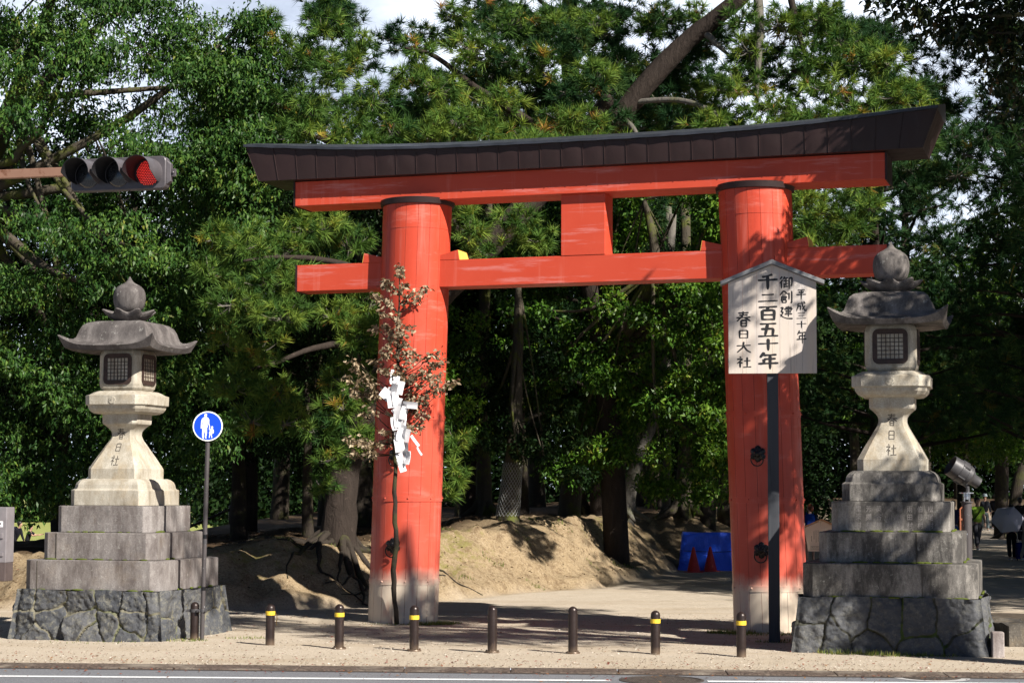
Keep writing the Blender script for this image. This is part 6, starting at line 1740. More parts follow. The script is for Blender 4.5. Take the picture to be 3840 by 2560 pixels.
def person(label, loc, rz, h, top_c, leg_c, hair_c, group=None, legs=(14, -14), arms=(-12, 12), bend=0, elbows=(15, 15), shorts=False, long_sleeve=False, turn=0, skirtlen=None, knees=(4, 10), lift_r=None):
    t = thing('person', label, 'person', loc, rz, group)
    k = h / 1.75
    V3 = lambda x, y, z: Vector((x, y, z))
    b = R(bend)
    ax = V3(0, -math.sin(b), math.cos(b))
    P = V3(0, 0, 0.93)
    waist, chest, neck0 = P + ax * 0.18, P + ax * 0.38, P + ax * 0.53
    neck1 = neck0 + (ax + V3(0, -0.12, 0.1)).normalized() * 0.075
    jaw = neck1 + V3(0, -0.025, 0.055)
    skull = neck1 + V3(0, -0.005, 0.125)
    crown = neck1 + V3(0, 0.0, 0.185)
    B = Chain()
    p = B.add(P, (0.120, 0.085))
    w_ = B.add(waist, (0.112, 0.075), p)
    c_ = B.add(chest, (0.122, 0.082), w_)
    n0 = B.add(neck0, (0.060, 0.052), c_)
    n1 = B.add(neck1, 0.052, n0)
    j_ = B.add(jaw, (0.062, 0.072), n1)
    s_ = B.add(skull, (0.076, 0.094), j_)
    cr = B.add(crown, (0.055, 0.07), s_)
    tr = R(turn)
    fwd = V3(math.sin(tr), -math.cos(tr), 0)
    B.add(skull + fwd * 0.105 + V3(0, 0, -0.03), 0.014, s_)      # nose
    armpts, legpts = {}, {}
    for i, sx in enumerate((-1, 1)):
        sh = chest + ax * 0.085 + V3(sx * 0.175, 0, 0)
        a = R(arms[i])
        d1 = V3(sx * 0.14, -math.sin(a), -math.cos(a)).normalized()
        el = sh + d1 * 0.29
        a2 = R(arms[i] + elbows[i])
        d2 = V3(-sx * 0.06, -math.sin(a2), -math.cos(a2)).normalized()
        wr = el + d2 * 0.25
        armpts[sx] = (sh, el, wr, d2)
        s1 = B.add(sh, 0.048, c_)
        s2 = B.add(el, 0.040, s1)
        s3 = B.add(wr, 0.027, s2)
        pm = B.add(wr + d2 * 0.05, (0.034, 0.020), s3)
        side = V3(0, 1, 0) - d2 * d2.y
        side.normalize()
        for f, ln in ((-0.026, 0.060), (-0.009, 0.072), (0.009, 0.068), (0.026, 0.054)):
            f1 = B.add(wr + d2 * (0.085 + ln * 0.3) + side * f, 0.0085, pm)
            B.add(wr + d2 * (0.085 + ln) + side * f + V3(-sx * 0.018, 0, 0), 0.0075, f1)
        B.add(wr + d2 * 0.075 - side * 0.048, 0.0095, pm)             # thumb
        hp = P + V3(sx * 0.085, 0, -0.03)
        l = R(legs[i])
        kd = V3(sx * 0.02, -math.sin(l), -math.cos(l)).normalized()
        kn = hp + kd * 0.42
        l2 = R(legs[i] - knees[i])
        ad = V3(0, -math.sin(l2), -math.cos(l2)).normalized()
        an = kn + ad * 0.40
        legpts[sx] = (hp, kn, an)
        h1 = B.add(hp, 0.082, p)
        h2 = B.add(kn, 0.056, h1)
        h3 = B.add(an, 0.040, h2)
        B.add(an + V3(0, -0.13, -0.045), (0.035, 0.026), h3)
    low = min(legpts[-1][2].z, legpts[1][2].z) - 0.075
    S = Matrix.Diagonal((k, k, k, 1)) @ Matrix.Translation((0, 0, -low))
    body = link('body', skin_mesh(B.v, B.e, B.r), SKIN, t, smooth=True, T=S)
    # shirt
    C = Chain()
    p = C.add(P - ax * 0.045, (0.172, 0.132))
    w_ = C.add(waist, (0.162, 0.125), p)
    c_ = C.add(chest, (0.182, 0.140), w_)
    C.add(neck0 + ax * 0.012, (0.088, 0.078), c_)
    for sx in (-1, 1):
        sh, el, wr, d2 = armpts[sx]
        s1 = C.add(sh, 0.080, c_)
        if long_sleeve:
            s2 = C.add(el, 0.056, s1)
            C.add(wr - d2 * 0.01, 0.042, s2)
        else:
            C.add(sh.lerp(el, 0.72), 0.066, s1)
    link('shirt', skin_mesh(C.v, C.e, C.r), cloth(top_c), t, smooth=True, T=S)
    C = Chain()
    p = C.add(P + ax * 0.06, (0.152, 0.112))
    p2 = C.add(P - V3(0, 0, 0.04), (0.150, 0.115), p)
    for sx in (-1, 1):
        hp, kn, an = legpts[sx]
        h1 = C.add(hp - V3(0, 0, 0.03), 0.098, p2)
        if shorts:
            C.add(hp.lerp(kn, 0.75), 0.090, h1)
        else:
            h2 = C.add(kn, 0.076, h1)
            C.add(an + V3(0, 0, 0.01), 0.064, h2)
    link('trousers' if not shorts else 'shorts', skin_mesh(C.v, C.e, C.r), cloth(leg_c), t, smooth=True, T=S)
    for sx in (-1, 1):
        an = legpts[sx][2]
        C = Chain()
        a0 = C.add(an + V3(0, 0.02, -0.035), (0.046, 0.042))
        a1 = C.add(an + V3(0, -0.07, -0.045), (0.046, 0.034), a0)
        C.add(an + V3(0, -0.165, -0.052), (0.036, 0.024), a1)
        link('shoe', skin_mesh(C.v, C.e, C.r), SHOE, t, smooth=True, T=S)
    mb = MB()
    mb.sphere(tuple(skull + V3(0, 0.016, 0.034) - fwd * 0.012), 0.108, 16, 10, (0.90, 1.02, 0.94))
    mb.sphere(tuple(skull - fwd * 0.045 + V3(0, 0, -0.02)), 0.085, 14, 8, (0.95, 0.9, 1.1))
    mb.build('hair', hair_c, t, smooth=True, T=S)
    return t, S, dict(P=P, waist=waist, chest=chest, neck=neck0, skull=skull, arms=armpts, ax=ax)
SHOE = plain('pale_shoe', (0.35, 0.38, 0.42), 0.6)
DARKHAIR = plain('dark_hair', (0.015, 0.012, 0.010), 0.5)
REDHAIR = plain('auburn_hair', (0.16, 0.045, 0.02), 0.5)
WALK = 'visitors walking on the approach'
BLUEPACK = cloth((0.012, 0.05, 0.28))
def backpack(t, S, J, mat, s=1.0):
    c = J['chest'] + Vector((0, 0.19, -0.04))
    mb = MB()
    w, d, hh = 0.30 * s, 0.17 * s, 0.44 * s
    mb.loft([[(c.x + a * w / 2 * f, c.y + b_ * d / 2 * f, c.z + z * hh / 2) for a, b_ in ((-1, -0.7), (-0.8, -1), (0.8, -1), (1, -0.7), (1, 0.6), (0.7, 1), (-0.7, 1), (-1, 0.6))] for f, z in ((0.75, -1), (1, -0.85), (1, 0.55), (0.85, 0.9), (0.5, 1))])
    for sx in (-1, 1):
        mb.tube([(sx * 0.10, 0.10, c.z + 0.19), (sx * 0.11, -0.02, c.z + 0.25), (sx * 0.11, -0.13, c.z + 0.12), (sx * 0.12, -0.10, c.z - 0.08), (sx * 0.13, 0.10, c.z - 0.15)], 0.016, 6)
    b_ = mb.build('backpack', mat, t, auto=40, T=S)
    mb = MB()
    mb.box((c.x, c.y + d / 2 + 0.02, c.z - 0.08), (w * 0.62, 0.05, hh * 0.38))
    mb.build('backpack_pocket', mat, b_, bevel=0.012, T=S)
def pgz(x, y):
    return gz(x, y)
x, y = 8.50, 54.5
t, S, J = person('auburn-haired person in shorts with blue backpack behind the small notice board', (x, y, pgz(x, y)), R(172), 1.63, (0.02, 0.03, 0.06), (0.03, 0.03, 0.04), REDHAIR, WALK, legs=(3, -4), arms=(-4, 6), shorts=True, turn=70)
backpack(t, S, J, BLUEPACK)
x, y = 15.92, 65.4
t, S, J = person('person in lime green polo shirt and dark trousers walking towards the road', (x, y, pgz(x, y)), R(8), 1.80, (0.30, 0.50, 0.06), (0.035, 0.037, 0.045), DARKHAIR, WALK, legs=(16, -15), arms=(-14, 10), knees=(2, 16))
mb = MB()
c = J['chest']
mb.tube([(0.13, -0.03, c.z + 0.115), (0.08, -0.135, c.z + 0.05), (-0.02, -0.150, c.z - 0.09), (-0.13, -0.125, c.z - 0.24), (-0.17, 0.02, c.z - 0.30), (-0.05, 0.145, c.z - 0.12), (0.09, 0.11, c.z + 0.06), (0.13, -0.03, c.z + 0.115)], 0.017, 6)
mb.build('bag_strap', IRON, t, smooth=True, T=S)
sk = J['skull']
mb = MB()
for sx in (-1, 1):
    mb.sphere((sx * 0.030, sk.y - 0.086, sk.z + 0.005), 0.010, 8, 6)
    mb.box((sx * 0.030, sk.y - 0.092, sk.z + 0.024), (0.032, 0.008, 0.006))
mb.box((0, sk.y - 0.088, sk.z - 0.068), (0.042, 0.012, 0.008))
mb.build('eyes_and_mouth', DARKHAIR, t, T=S)
x, y = 22.9, 92.5
t, S, J = person('person in pale sun hat, dark top and grey trousers behind the lime green shirt', (x, y, pgz(x, y)), R(10), 1.72, (0.015, 0.017, 0.022), (0.10, 0.13, 0.14), DARKHAIR, WALK, legs=(-12, 12), long_sleeve=True)
mb = MB()
mb.lathe([(0.155, 0.0), (0.150, 0.012), (0.105, 0.03), (0.100, 0.10), (0.07, 0.125), (0.01, 0.13)], 20, Matrix.Translation(J['skull'] + Vector((0, 0, 0.045))))
mb.build('hat', cloth((0.30, 0.36, 0.38)), t, auto=40, T=S)
x, y = 24.0, 95.0
person('person all in black walking at the far end of the approach left of the umbrella', (x, y, pgz(x, y)), R(160), 1.72, (0.010, 0.010, 0.014), (0.010, 0.010, 0.012), DARKHAIR, WALK, legs=(10, -12), long_sleeve=True)
x, y = 14.85, 64.3
person('person in navy top and blue jeans half hidden left of the floodlight post', (x, y, pgz(x, y)), R(20), 1.68, (0.015, 0.02, 0.06), (0.03, 0.10, 0.30), DARKHAIR, WALK, legs=(-12, 13))
x, y = 19.4, 73.0
person('person in black with dark hair at the right edge beyond the umbrella', (x, y, pgz(x, y)), R(190), 1.72, (0.012, 0.012, 0.015), (0.02, 0.02, 0.025), DARKHAIR, WALK, legs=(9, -9), long_sleeve=True)
x, y = 14.78, 56.6
t, S, J = person('person in dark shirt and black trousers seen from behind under the grey umbrella', (x, y, pgz(x, y)), R(180), 1.62, (0.028, 0.030, 0.042), (0.010, 0.010, 0.012), DARKHAIR, WALK, legs=(5, -5), arms=(20, 5), elbows=(85, 12))
ux, uy = x, y
t = thing('umbrella', 'open pale grey umbrella held on the far approach', 'umbrella', (ux - 0.14, uy - 0.10, pgz(ux, uy) + 1.02), 0)
UMB = mk_leaf('umbrella_fabric', [(0, (0.62, 0.60, 0.70)), (1, (0.70, 0.68, 0.78))], 0.25, 0.7, 0.2)
TT = Matrix.Rotation(R(57), 4, 'X') @ Matrix.Rotation(R(-10), 4, 'Y')
mb = MB()
n = 6
rings = []
for rr_, z in ((0.01, 0.62), (0.16, 0.595), (0.30, 0.53), (0.41, 0.43), (0.485, 0.33)):
    rg_ = []
    for i in range(n * 6):
        a = 2 * PI * i / (n * 6)
        f = (i % 6) / 6
        sc_ = math.cos(PI / n) / math.cos((f - 0.5) * 2 * PI / n)
        rg_.append((rr_ * sc_ * math.cos(a), rr_ * sc_ * math.sin(a), z + 0.02 * math.sin(PI * f) * rr_ / 0.48))
    rings.append(rg_)
mb.loft(rings, False)
cn = mb.build('canopy', UMB, t, auto=22, T=TT)
mb = MB()
for i in range(n):
    a = 2 * PI * i / n
    mb.tube([(rr_ * math.cos(a), rr_ * math.sin(a), z - 0.006) for rr_, z in ((0.01, 0.615), (0.16, 0.59), (0.30, 0.525), (0.41, 0.425), (0.50, 0.315))], 0.005, 5)
mb.build('ribs', GREYMETAL, t, T=TT)
mb = MB()
mb.tube([(0, 0, 0.66), (0, 0, -0.05)], 0.007, 6)
mb.tube([(0, 0, 0.02), (0, 0, -0.12)], 0.014, 8)
mb.build('shaft', GREYMETAL, t, T=TT)
x, y = 15.14, 56.3
person('person in pale shirt and beige trousers cut off by the right edge of the picture', (x, y, pgz(x, y)), R(100), 1.62, (0.40, 0.38, 0.40), (0.30, 0.27, 0.24), DARKHAIR, WALK, legs=(4, -6), arms=(18, 8), elbows=(25, 20))
x, y = 15.02, 56.45
t = thing('suitcase', 'dark blue wheeled suitcase with raised bright handle on the approach', 'suitcase', (x, y, pgz(x, y)), R(6))
mb = MB()
mb.loft([[(a * 0.15 * f, b_ * 0.10 * f, z) for a, b_ in ((-1, -0.8), (-0.8, -1), (0.8, -1), (1, -0.8), (1, 0.8), (0.8, 1), (-0.8, 1), (-1, 0.8))] for f, z in ((0.92, 0.05), (1, 0.08), (1, 0.50), (0.92, 0.53))])
mb.build('case', cloth((0.01, 0.018, 0.12)), t, bevel=0.01)
mb = MB()
for sx in (-1, 1):
    mb.tube([(sx * 0.09, 0.05, 0.5), (sx * 0.09, 0.05, 0.88)], 0.010, 6)
mb.tube([(-0.10, 0.05, 0.88), (0.10, 0.05, 0.88)], 0.014, 6)
mb.build('handle', plain('bright_handle', (0.75, 0.75, 0.78), 0.25, 0.6), t, smooth=True)
for sx in (-1, 1):
    mb = MB()
    mb.lathe([(0.035, -0.015), (0.035, 0.015)], 14, Matrix.Translation((sx * 0.11, 0.04, 0.036)) @ Matrix.Rotation(R(90), 4, 'Y'))
    mb.build('wheel', IRON, t)
# two people on the lawn beyond the left bank
x, y = -22.05, 85.0
t, S, J = person('dark silhouetted person with big backpack stooping on the far sunlit lawn', (x, y, gz(x, y)), R(75), 1.78, (0.012, 0.012, 0.018), (0.012, 0.012, 0.015), DARKHAIR, 'people on the far lawn', legs=(8, -6), bend=24, long_sleeve=True)
backpack(t, S, J, cloth((0.010, 0.012, 0.03)), 1.15)
x, y = -21.55, 85.2
person('person in tan shorts bending beside the stooping backpacker on the far lawn', (x, y, gz(x, y)), R(85), 1.60, (0.015, 0.015, 0.02), (0.45, 0.26, 0.14), DARKHAIR, 'people on the far lawn', legs=(4, -4), bend=18, arms=(55, 60), elbows=(45, 40), shorts=True)
t = thing('rail_fence', 'low dark rail fence edging the far lawn behind the left lantern', 'fence', (-15.4, 64, 0))
mb = MB()
rail = MB()
xs = np.linspace(-6, 6, 9)
for xx in xs:
    zb_ = gz(-15.4 + xx, 64)
    mb.lathe([(0.06, zb_ - 0.1), (0.06, zb_ + 0.62), (0.02, zb_ + 0.64)], 10, Matrix.Translation((xx, 0, 0)))
for k, hh in enumerate((0.50,)):
    rail.tube([(xx, -0.05, gz(-15.4 + xx, 64) + hh) for xx in xs], 0.045, 8)
mb.build('fence_posts', WOOD_DARK, t, smooth=True)
rail.build('rail', WOOD_DARK, t, smooth=True)
# ------------------------------------------------------------------ trees
def unit(a):
    return a / (np.linalg.norm(a, axis=-1, keepdims=True) + 1e-9)
def leaf_crown(name, clumps, twigs, per, ln, mat, parent, seed, droop=0.45, wid=0.42, off=(0, 0, 0), fill=1.0):
    """leaves in whorls at twig tips; clumps are (x, y, z, rh, rv)"""
    r = np.random.default_rng(seed)
    C = np.array(clumps, float)
    C[:, :3] -= np.array(off)
    w = (C[:, 3] ** 2 * C[:, 4]) ** 0.667
    cnt = np.maximum(3, (twigs * w / w.mean()).astype(int))
    idx = np.repeat(np.arange(len(C)), cnt)
    n = len(idx)
    d = unit(r.normal(size=(n, 3)))
    rad = r.uniform(0, 1, (n, 1)) ** (1 / 2.6) * (1 + 0.18 * r.normal(size=(n, 1)))
    tip = C[idx, :3] + d * rad * np.stack([C[idx, 3], C[idx, 3], C[idx, 4]], -1)
    tdir = unit(d * 0.8 + r.normal(size=(n, 3)) * 0.45 + np.array([0, 0, -droop * 0.5]))
    tone = r.uniform(0, 1, n)
    ctone = r.uniform(-0.16, 0.16, len(C))[idx]
    P = np.repeat(tip, per, 0)
    D = np.repeat(tdir, per, 0)
    N = len(P)
    ld = unit(D * 0.35 + r.normal(size=(N, 3)) * 0.75 + np.array([0, 0, -droop]))
    nr = unit(np.repeat(unit(d * 0.5 + np.array([0.25, -0.3, 0.75])), per, 0) + r.normal(size=(N, 3)) * 0.36)
    nr = unit(nr - ld * (nr * ld).sum(-1, keepdims=True))
    sd = np.cross(ld, nr)
    l = ln * r.uniform(0.6, 1.2, (N, 1))
    P = P + r.normal(size=(N, 3)) * ln * 0.35
    fold = nr * l * 0.10
    a = P
    b = P + ld * l * 0.45 + sd * l * wid / 2 + fold
    c = P + ld * l - nr * l * 0.08
    e = P + ld * l * 0.45 - sd * l * wid / 2 + fold
    V = np.stack([a, b, c, e], 1).reshape(-1, 3)
    rnd = np.clip(0.45 + np.repeat((tone - 0.5) * 0.5 + ctone, per) + r.normal(size=N) * 0.16, 0, 1)
    return soup(name, V, 4, mat, parent, {'rnd': rnd})
def pine_crown(name, pads, tufts, needles, ln, w, mat, parent, seed, off=(0, 0, 0), upw=0.45):
    r = np.random.default_rng(seed)
    C = np.array(pads, float)
    C[:, :3] -= np.array(off)
    ws = (C[:, 3] * C[:, 4])
    cnt = np.maximum(4, (tufts * ws / ws.mean()).astype(int))
    idx = np.repeat(np.arange(len(C)), cnt)
    n = len(idx)
    d = unit(r.normal(size=(n, 3)))
    rad = r.uniform(0, 1, (n, 1)) ** (1 / 2.4)
    T = C[idx, :3] + d * rad * np.stack([C[idx, 3], C[idx, 3] * 0.9, C[idx, 4]], -1)
    td = unit(d * np.array([1, 1, 0.5]) * 0.8 + np.array([0, -0.1, upw]) + r.normal(size=(n, 3)) * 0.40)
    old = r.uniform(0, 1, n)
    tone = r.uniform(0.14, 0.70, n) + r.uniform(-0.14, 0.14, len(C))[idx]
    tone = np.where(old > 0.978, r.uniform(0.84, 0.99, n), tone)
    # needles
    TP = np.repeat(T, needles, 0)
    TD = np.repeat(td, needles, 0)
    N = len(TP)
    per = unit(np.cross(TD, r.normal(size=(N, 3))))
    al = np.radians(r.uniform(14, 82, (N, 1)))
    nd = unit(TD * np.cos(al) + per * np.sin(al))
    back = r.uniform(0, 1, (N, 1)) ** 1.5
    base = TP - TD * back * 0.11
    l = ln * np.repeat(r.uniform(0.55, 1.15, (n, 1)), needles, 0) * r.uniform(0.7, 1.1, (N, 1)) * (1 - 0.2 * back)
    sd = unit(np.cross(nd, r.normal(size=(N, 3)))) * w / 2
    tip = base + nd * l + np.array([0, 0, -1]) * l * 0.10
    V = np.stack([base - sd, base + sd, tip], 1).reshape(-1, 3)
    rn = np.clip(np.repeat(tone, needles) + r.normal(size=N) * 0.06 + (back[:, 0] > 0.75) * (r.uniform(0, 1, N) > 0.80) * 0.30, 0, 1)
    o = soup(name, V, 3, mat, parent, {'rnd': rn})
    # twigs from pad centre to tufts
    return o, C, T, idx
def twig_mesh(name, C, T, idx, parent, mat, rad=0.016, keep=0.5, seed=0):
    r = np.random.default_rng(seed)
    k = r.uniform(0, 1, len(T)) < keep
    A = C[idx[k], :3] + np.array([0, 0, -0.25]) * C[idx[k], 4:5]
    B = T[k]
    dn = unit(B - A)
    s = unit(np.cross(dn, np.array([0.3, 0.5, 0.8])))
    u = np.cross(dn, s)
    fr = []
    ring = [s, -0.5 * s + 0.87 * u, -0.5 * s - 0.87 * u]
    m = (A + B) / 2 + np.array([0, 0, -0.04])
    out = []
    for q in range(3):
        a, b = ring[q], ring[(q + 1) % 3]
        out.append(np.stack([A + a * rad, A + b * rad, m + b * rad * 0.6, m + a * rad * 0.6], 1))
        out.append(np.stack([m + a * rad * 0.6, m + b * rad * 0.6, B + b * rad * 0.25, B + a * rad * 0.25], 1))
    V = np.concatenate(out, 0).reshape(-1, 3)
    return soup(name, V, 4, mat, parent)
rt = random.Random(21)
def smooth_path(pts, rad, k=4):
    P = [Vector(p) for p in pts]
    n = len(P)
    o, r = [], []
    for i in range(n - 1):
        p0, p1, p2, p3 = P[max(i - 1, 0)], P[i], P[i + 1], P[min(i + 2, n - 1)]
        for j in range(k):
            t_ = j / k
            o.append(0.5 * ((2 * p1) + (p2 - p0) * t_ + (2 * p0 - 5 * p1 + 4 * p2 - p3) * t_ * t_ + (3 * p1 - p0 - 3 * p2 + p3) * t_ ** 3))
            r.append(rad[i] + (rad[i + 1] - rad[i]) * t_)
    o.append(P[-1])
    r.append(rad[-1])
    return o, r
def limb(mb, pts, rad, n=10, off=(0, 0, 0), wob=0.07):
    o, r = smooth_path(pts, rad)
    mb.tube([tuple(p - Vector(off)) for p in o], r, n, wob=wob, rng=rt)

# --- the leaning pine whose roots spill over the bank
O = (LEAN_TRUNK[0][0], LEAN_TRUNK[0][1], gz(LEAN_TRUNK[0][0], LEAN_TRUNK[0][1]))
t = thing('pine_tree', 'big leaning pine arching over the gate with exposed roots on the left bank', 'pine tree', O)
mb = MB()
tp = [(O[0], O[1], O[2] - 0.3)] + LEAN_TRUNK[1:]
limb(mb, tp, LEAN_TRUNK_R, 16, O)
mb.build('trunk', BARK_PINE, t, smooth=True)
for nm, rr_ in ((LIMB_A, LIMB_A_R), (LIMB_B, LIMB_B_R), (LIMB_C, LIMB_C_R), (LIMB_D, LIMB_D_R), (LIMB_E, LIMB_E_R), (LIMB_F, LIMB_F_R), (LIMB_G, LIMB_G_R), (LIMB_H, LIMB_H_R), (LIMB_I, LIMB_I_R), (LIMB_J, LIMB_J_R), (LIMB_K, LIMB_K_R)):
    mb = MB()
    limb(mb, nm, rr_, 8, O)
    mb.build('branch', BARK_GREY if nm in (LIMB_B, LIMB_C, LIMB_D, LIMB_A) else BARK_PINE, t, smooth=True)
rr = random.Random(8)
for k in range(15):
    a = R(-165 + k * 16 + rr.uniform(-8, 8))
    x, y = O[0], O[1]
    pts, rad = [], []
    L_ = rr.uniform(1.4, 3.2)
    n = 11
    for i in range(n + 1):
        f = i / n
        zz = gz(x, y)
        pts.append((x - O[0], y - O[1], zz - O[2] + 0.02 * (1 - f) + rr.uniform(-0.01, 0.03) + (0.35 * (1 - f * 5) if f < 0.2 else 0)))
        rad.append(max(0.012, 0.085 * (1 - f) ** 1.2))
        a += rr.uniform(-0.45, 0.45)
        a = max(R(-178), min(R(40), a))
        x += L_ / n * math.cos(a)
        y += L_ / n * math.sin(a)
    mb = MB()
    mb.tube(pts, rad, 7, wob=0.2, rng=rr)
    mb.build('root', BARK_DARK, t, smooth=True)
LEAN_TOP_SHADE = [(rt.uniform(0, 8.5), rt.uniform(37, 43), rt.uniform(13.5, 16), rt.uniform(0.8, 1.1), rt.uniform(0.3, 0.4)) for _ in range(60)]  # unseen upper pads added to shade the wood below
for pads, tf, sd_ in ((LEAN_TOP_SHADE, 50, 4), (LEAN_LEFT, 34, 1), (LEAN_RIGHT, 34, 2), (LEAN_MID, 36, 3), (SHADE_PADS, 50, 5), (FILL_RIGHT, 26, 6), (FILL_MID, 26, 7), (FILL_FAR, 30, 8)):
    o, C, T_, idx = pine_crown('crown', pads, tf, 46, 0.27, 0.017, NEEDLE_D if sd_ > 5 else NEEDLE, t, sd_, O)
    twig_mesh('twigs', C, T_, idx, o, BARK_GREY, 0.016, 0.45, sd_)

# --- upright pine behind the gate
O = (TALL_TRUNK[0][0], TALL_TRUNK[0][1], gz(TALL_TRUNK[0][0], TALL_TRUNK[0][1]))
t = thing('pine_tree', 'straight grey-barked pine rising behind the top of the gate', 'pine tree', O)
mb = MB()
limb(mb, [(O[0], O[1], O[2] - 0.3)] + TALL_TRUNK[1:], TALL_TRUNK_R, 14, O)
mb.build('trunk', BARK_PINE, t, smooth=True)
mb = MB()
for p in TALL_PADS:
    z0 = min(max(p[2] - 1.0, 4.0), 13)
    j = min(range(len(TALL_TRUNK)), key=lambda q: abs(TALL_TRUNK[q][2] - z0))
    a = Vector(TALL_TRUNK[j])
    b = Vector(p[:3])
    limb(mb, [a, a.lerp(b, 0.5) + Vector((0, 0, -0.15)), b], [0.07, 0.045, 0.015], 7, O)
mb.build('branches', BARK_GREY, t, smooth=True)
o, C, T_, idx = pine_crown('crown', TALL_PADS, 70, 36, 0.24, 0.015, NEEDLE, t, 5, O)
twig_mesh('twigs', C, T_, idx, o, BARK_PINE, 0.018, 0.4, 5)

# --- trees with leaf crowns given by explicit clumps
def broad(name, label, base, trunk, trad, clumps, twigs, per, ln, leafmat, bark, seed, droop=0.45, limbs=0, group=None, wid=0.42):
    t = thing(name, label, 'tree', base, 0, group)
    mb = MB()
    limb(mb, trunk, trad, 14, base)
    tr = mb.build('trunk', bark, t, smooth=True)
    if limbs:
        rl = random.Random(seed)
        mb = MB()
        for k in range(limbs):
            c = Vector(rl.choice(clumps)[:3])
            j = rl.randint(len(trunk) // 2, len(trunk) - 1)
            a = Vector(trunk[j])
            m_ = a.lerp(c, 0.55) + Vector((rl.uniform(-0.3, 0.3), rl.uniform(-0.3, 0.3), rl.uniform(-0.4, 0.1)))
            limb(mb, [a, m_, c], [trad[j] * 0.45, trad[j] * 0.28, 0.012], 7, base)
        mb.build('limbs', bark, t, smooth=True)
    leaf_crown('crown', clumps, twigs, per, ln, leafmat, t, seed, droop, wid, base)
    return t
rl = np.random.default_rng(77)
def shell(n, c, rad, rr0, rr1, inner=0.25, flat=0.8, front=None):
    out = []
    while len(out) < n:
        d = unit(rl.normal(size=3))
        q = rl.uniform(inner, 1) ** 0.5
        p = np.array(c) + d * q * np.array(rad)
        if front is not None and not front(p):
            continue
        r_ = rl.uniform(rr0, rr1)
        out.append((p[0], p[1], p[2], r_, r_ * flat))
    return out
# left evergreen
def keepL(p):
    px = 1176 + p[0] / p[1] * 4377
    py = 1125 - (p[2] - 2) / p[1] * 4377
    if px > 600 and py > 120:
        return False
    if 40 < px < 330 and 225 < py < 400 and rl.uniform() < 0.5:
        return False
    return px > -330
cl = shell(165, (-8.3, 36.0, 8.1), (4.6, 3.0, 5.4), 0.55, 1.0, 0.35, 0.46, keepL)
cl += shell(34, (-5.2, 35.6, 9.2), (1.0, 1.2, 2.2), 0.5, 0.8, 0.1, 0.6)
cl += shell(26, (-7.6, 36.2, 3.2), (2.6, 1.6, 1.6), 0.5, 0.85, 0.1, 0.6)
cl += shell(12, (-9.0, 35.2, 2.2), (1.0, 0.8, 0.7), 0.4, 0.6, 0.1, 0.6)
bl = (-10.6, 36.5, gz(-10.6, 36.5))
t = broad('evergreen_tree', 'large glossy evergreen tree filling the left side behind the traffic signal', bl,
      [(bl[0], bl[1], bl[2] - 0.3), (-10.8, 36.4, 3.5), (-10.9, 36.2, 5.5), (-10.4, 36.2, 7.5), (-9.6, 36.3, 9.5), (-8.8, 36.4, 12.0)], [0.55, 0.42, 0.38, 0.28, 0.18, 0.06],
      cl, 125, 7, 0.108, LEAF_A, BARK_MOSSY, 31, 0.95, 22, wid=0.36)
for nm, rr_ in ((LEFT_LIMB, LEFT_LIMB_R), (LEFT_LIMB2, LEFT_LIMB2_R), (LEFT_LIMB3, LEFT_LIMB3_R)):
    mb = MB()
    limb(mb, nm, rr_, 10, bl, 0.12)
    mb.build('branch', BARK_MOSSY, t, smooth=True)
# oak behind the gate, lit on its right
b0 = (1.35, 46.4, gz(1.35, 46.4))
broad('oak_tree', 'bright green oak hanging low behind the right half of the gate opening', b0,
      [(b0[0], b0[1], b0[2] - 0.3), (1.6, 46.0, 3.0), (2.3, 45.0, 5.0), (3.2, 43.0, 7.0), (3.0, 43.0, 8.6)], [0.30, 0.24, 0.2, 0.14, 0.05],
      GATE_BROAD, 84, 6, 0.125, LEAF_B, BARK_MOSSY, 41, 0.5, 26)
# tree wrapped in wire mesh on the bank
k = 41.6 / 37
sc3 = lambda p: (p[0] * k, p[1] * k, 2 + (p[2] - 2) * k)
wt = [sc3(p) for p in WRAP_TRUNK]
wb = (wt[0][0], wt[0][1], gz(wt[0][0], wt[0][1]))
wt[0] = (wb[0], wb[1], wb[2] - 0.25)
wr = [r_ * k for r_ in WRAP_TRUNK_R]
wc = [sc3(p[:3]) + (p[3], p[4]) for p in WRAP_BROAD]
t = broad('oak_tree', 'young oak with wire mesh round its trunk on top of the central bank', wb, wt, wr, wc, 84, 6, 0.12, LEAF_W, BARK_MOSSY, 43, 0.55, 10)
mb = MB()
z0, z1 = wt[1][2] - 0.05, wt[3][2] + 0.05
def trunk_at(z):
    for (a, ra), (b, rb_) in zip(zip(wt[:-1], wr[:-1]), zip(wt[1:], wr[1:])):
        if z <= b[2]:
            f = max(0, (z - a[2]) / (b[2] - a[2]))
            return a[0] + (b[0] - a[0]) * f, a[1] + (b[1] - a[1]) * f, ra + (rb_ - ra) * f
    return wt[-1][0], wt[-1][1], wr[-1]
for s in (-1, 1):
    for q in range(20):
        pts = []
        for i in range(15):
            z = z0 + (z1 - z0) * i / 14
            cx_, cy_, r_ = trunk_at(z)
            a = 2 * PI * q / 20 + s * i * 0.24
            pts.append((cx_ + (r_ + 0.022) * math.cos(a) - wb[0], cy_ + (r_ + 0.022) * math.sin(a) - wb[1], z - wb[2]))
        mb.tube(pts, 0.0055, 4)
mb.build('wire_mesh', plain('galvanised_wire', (0.22, 0.23, 0.23), 0.5, 0.3), t)
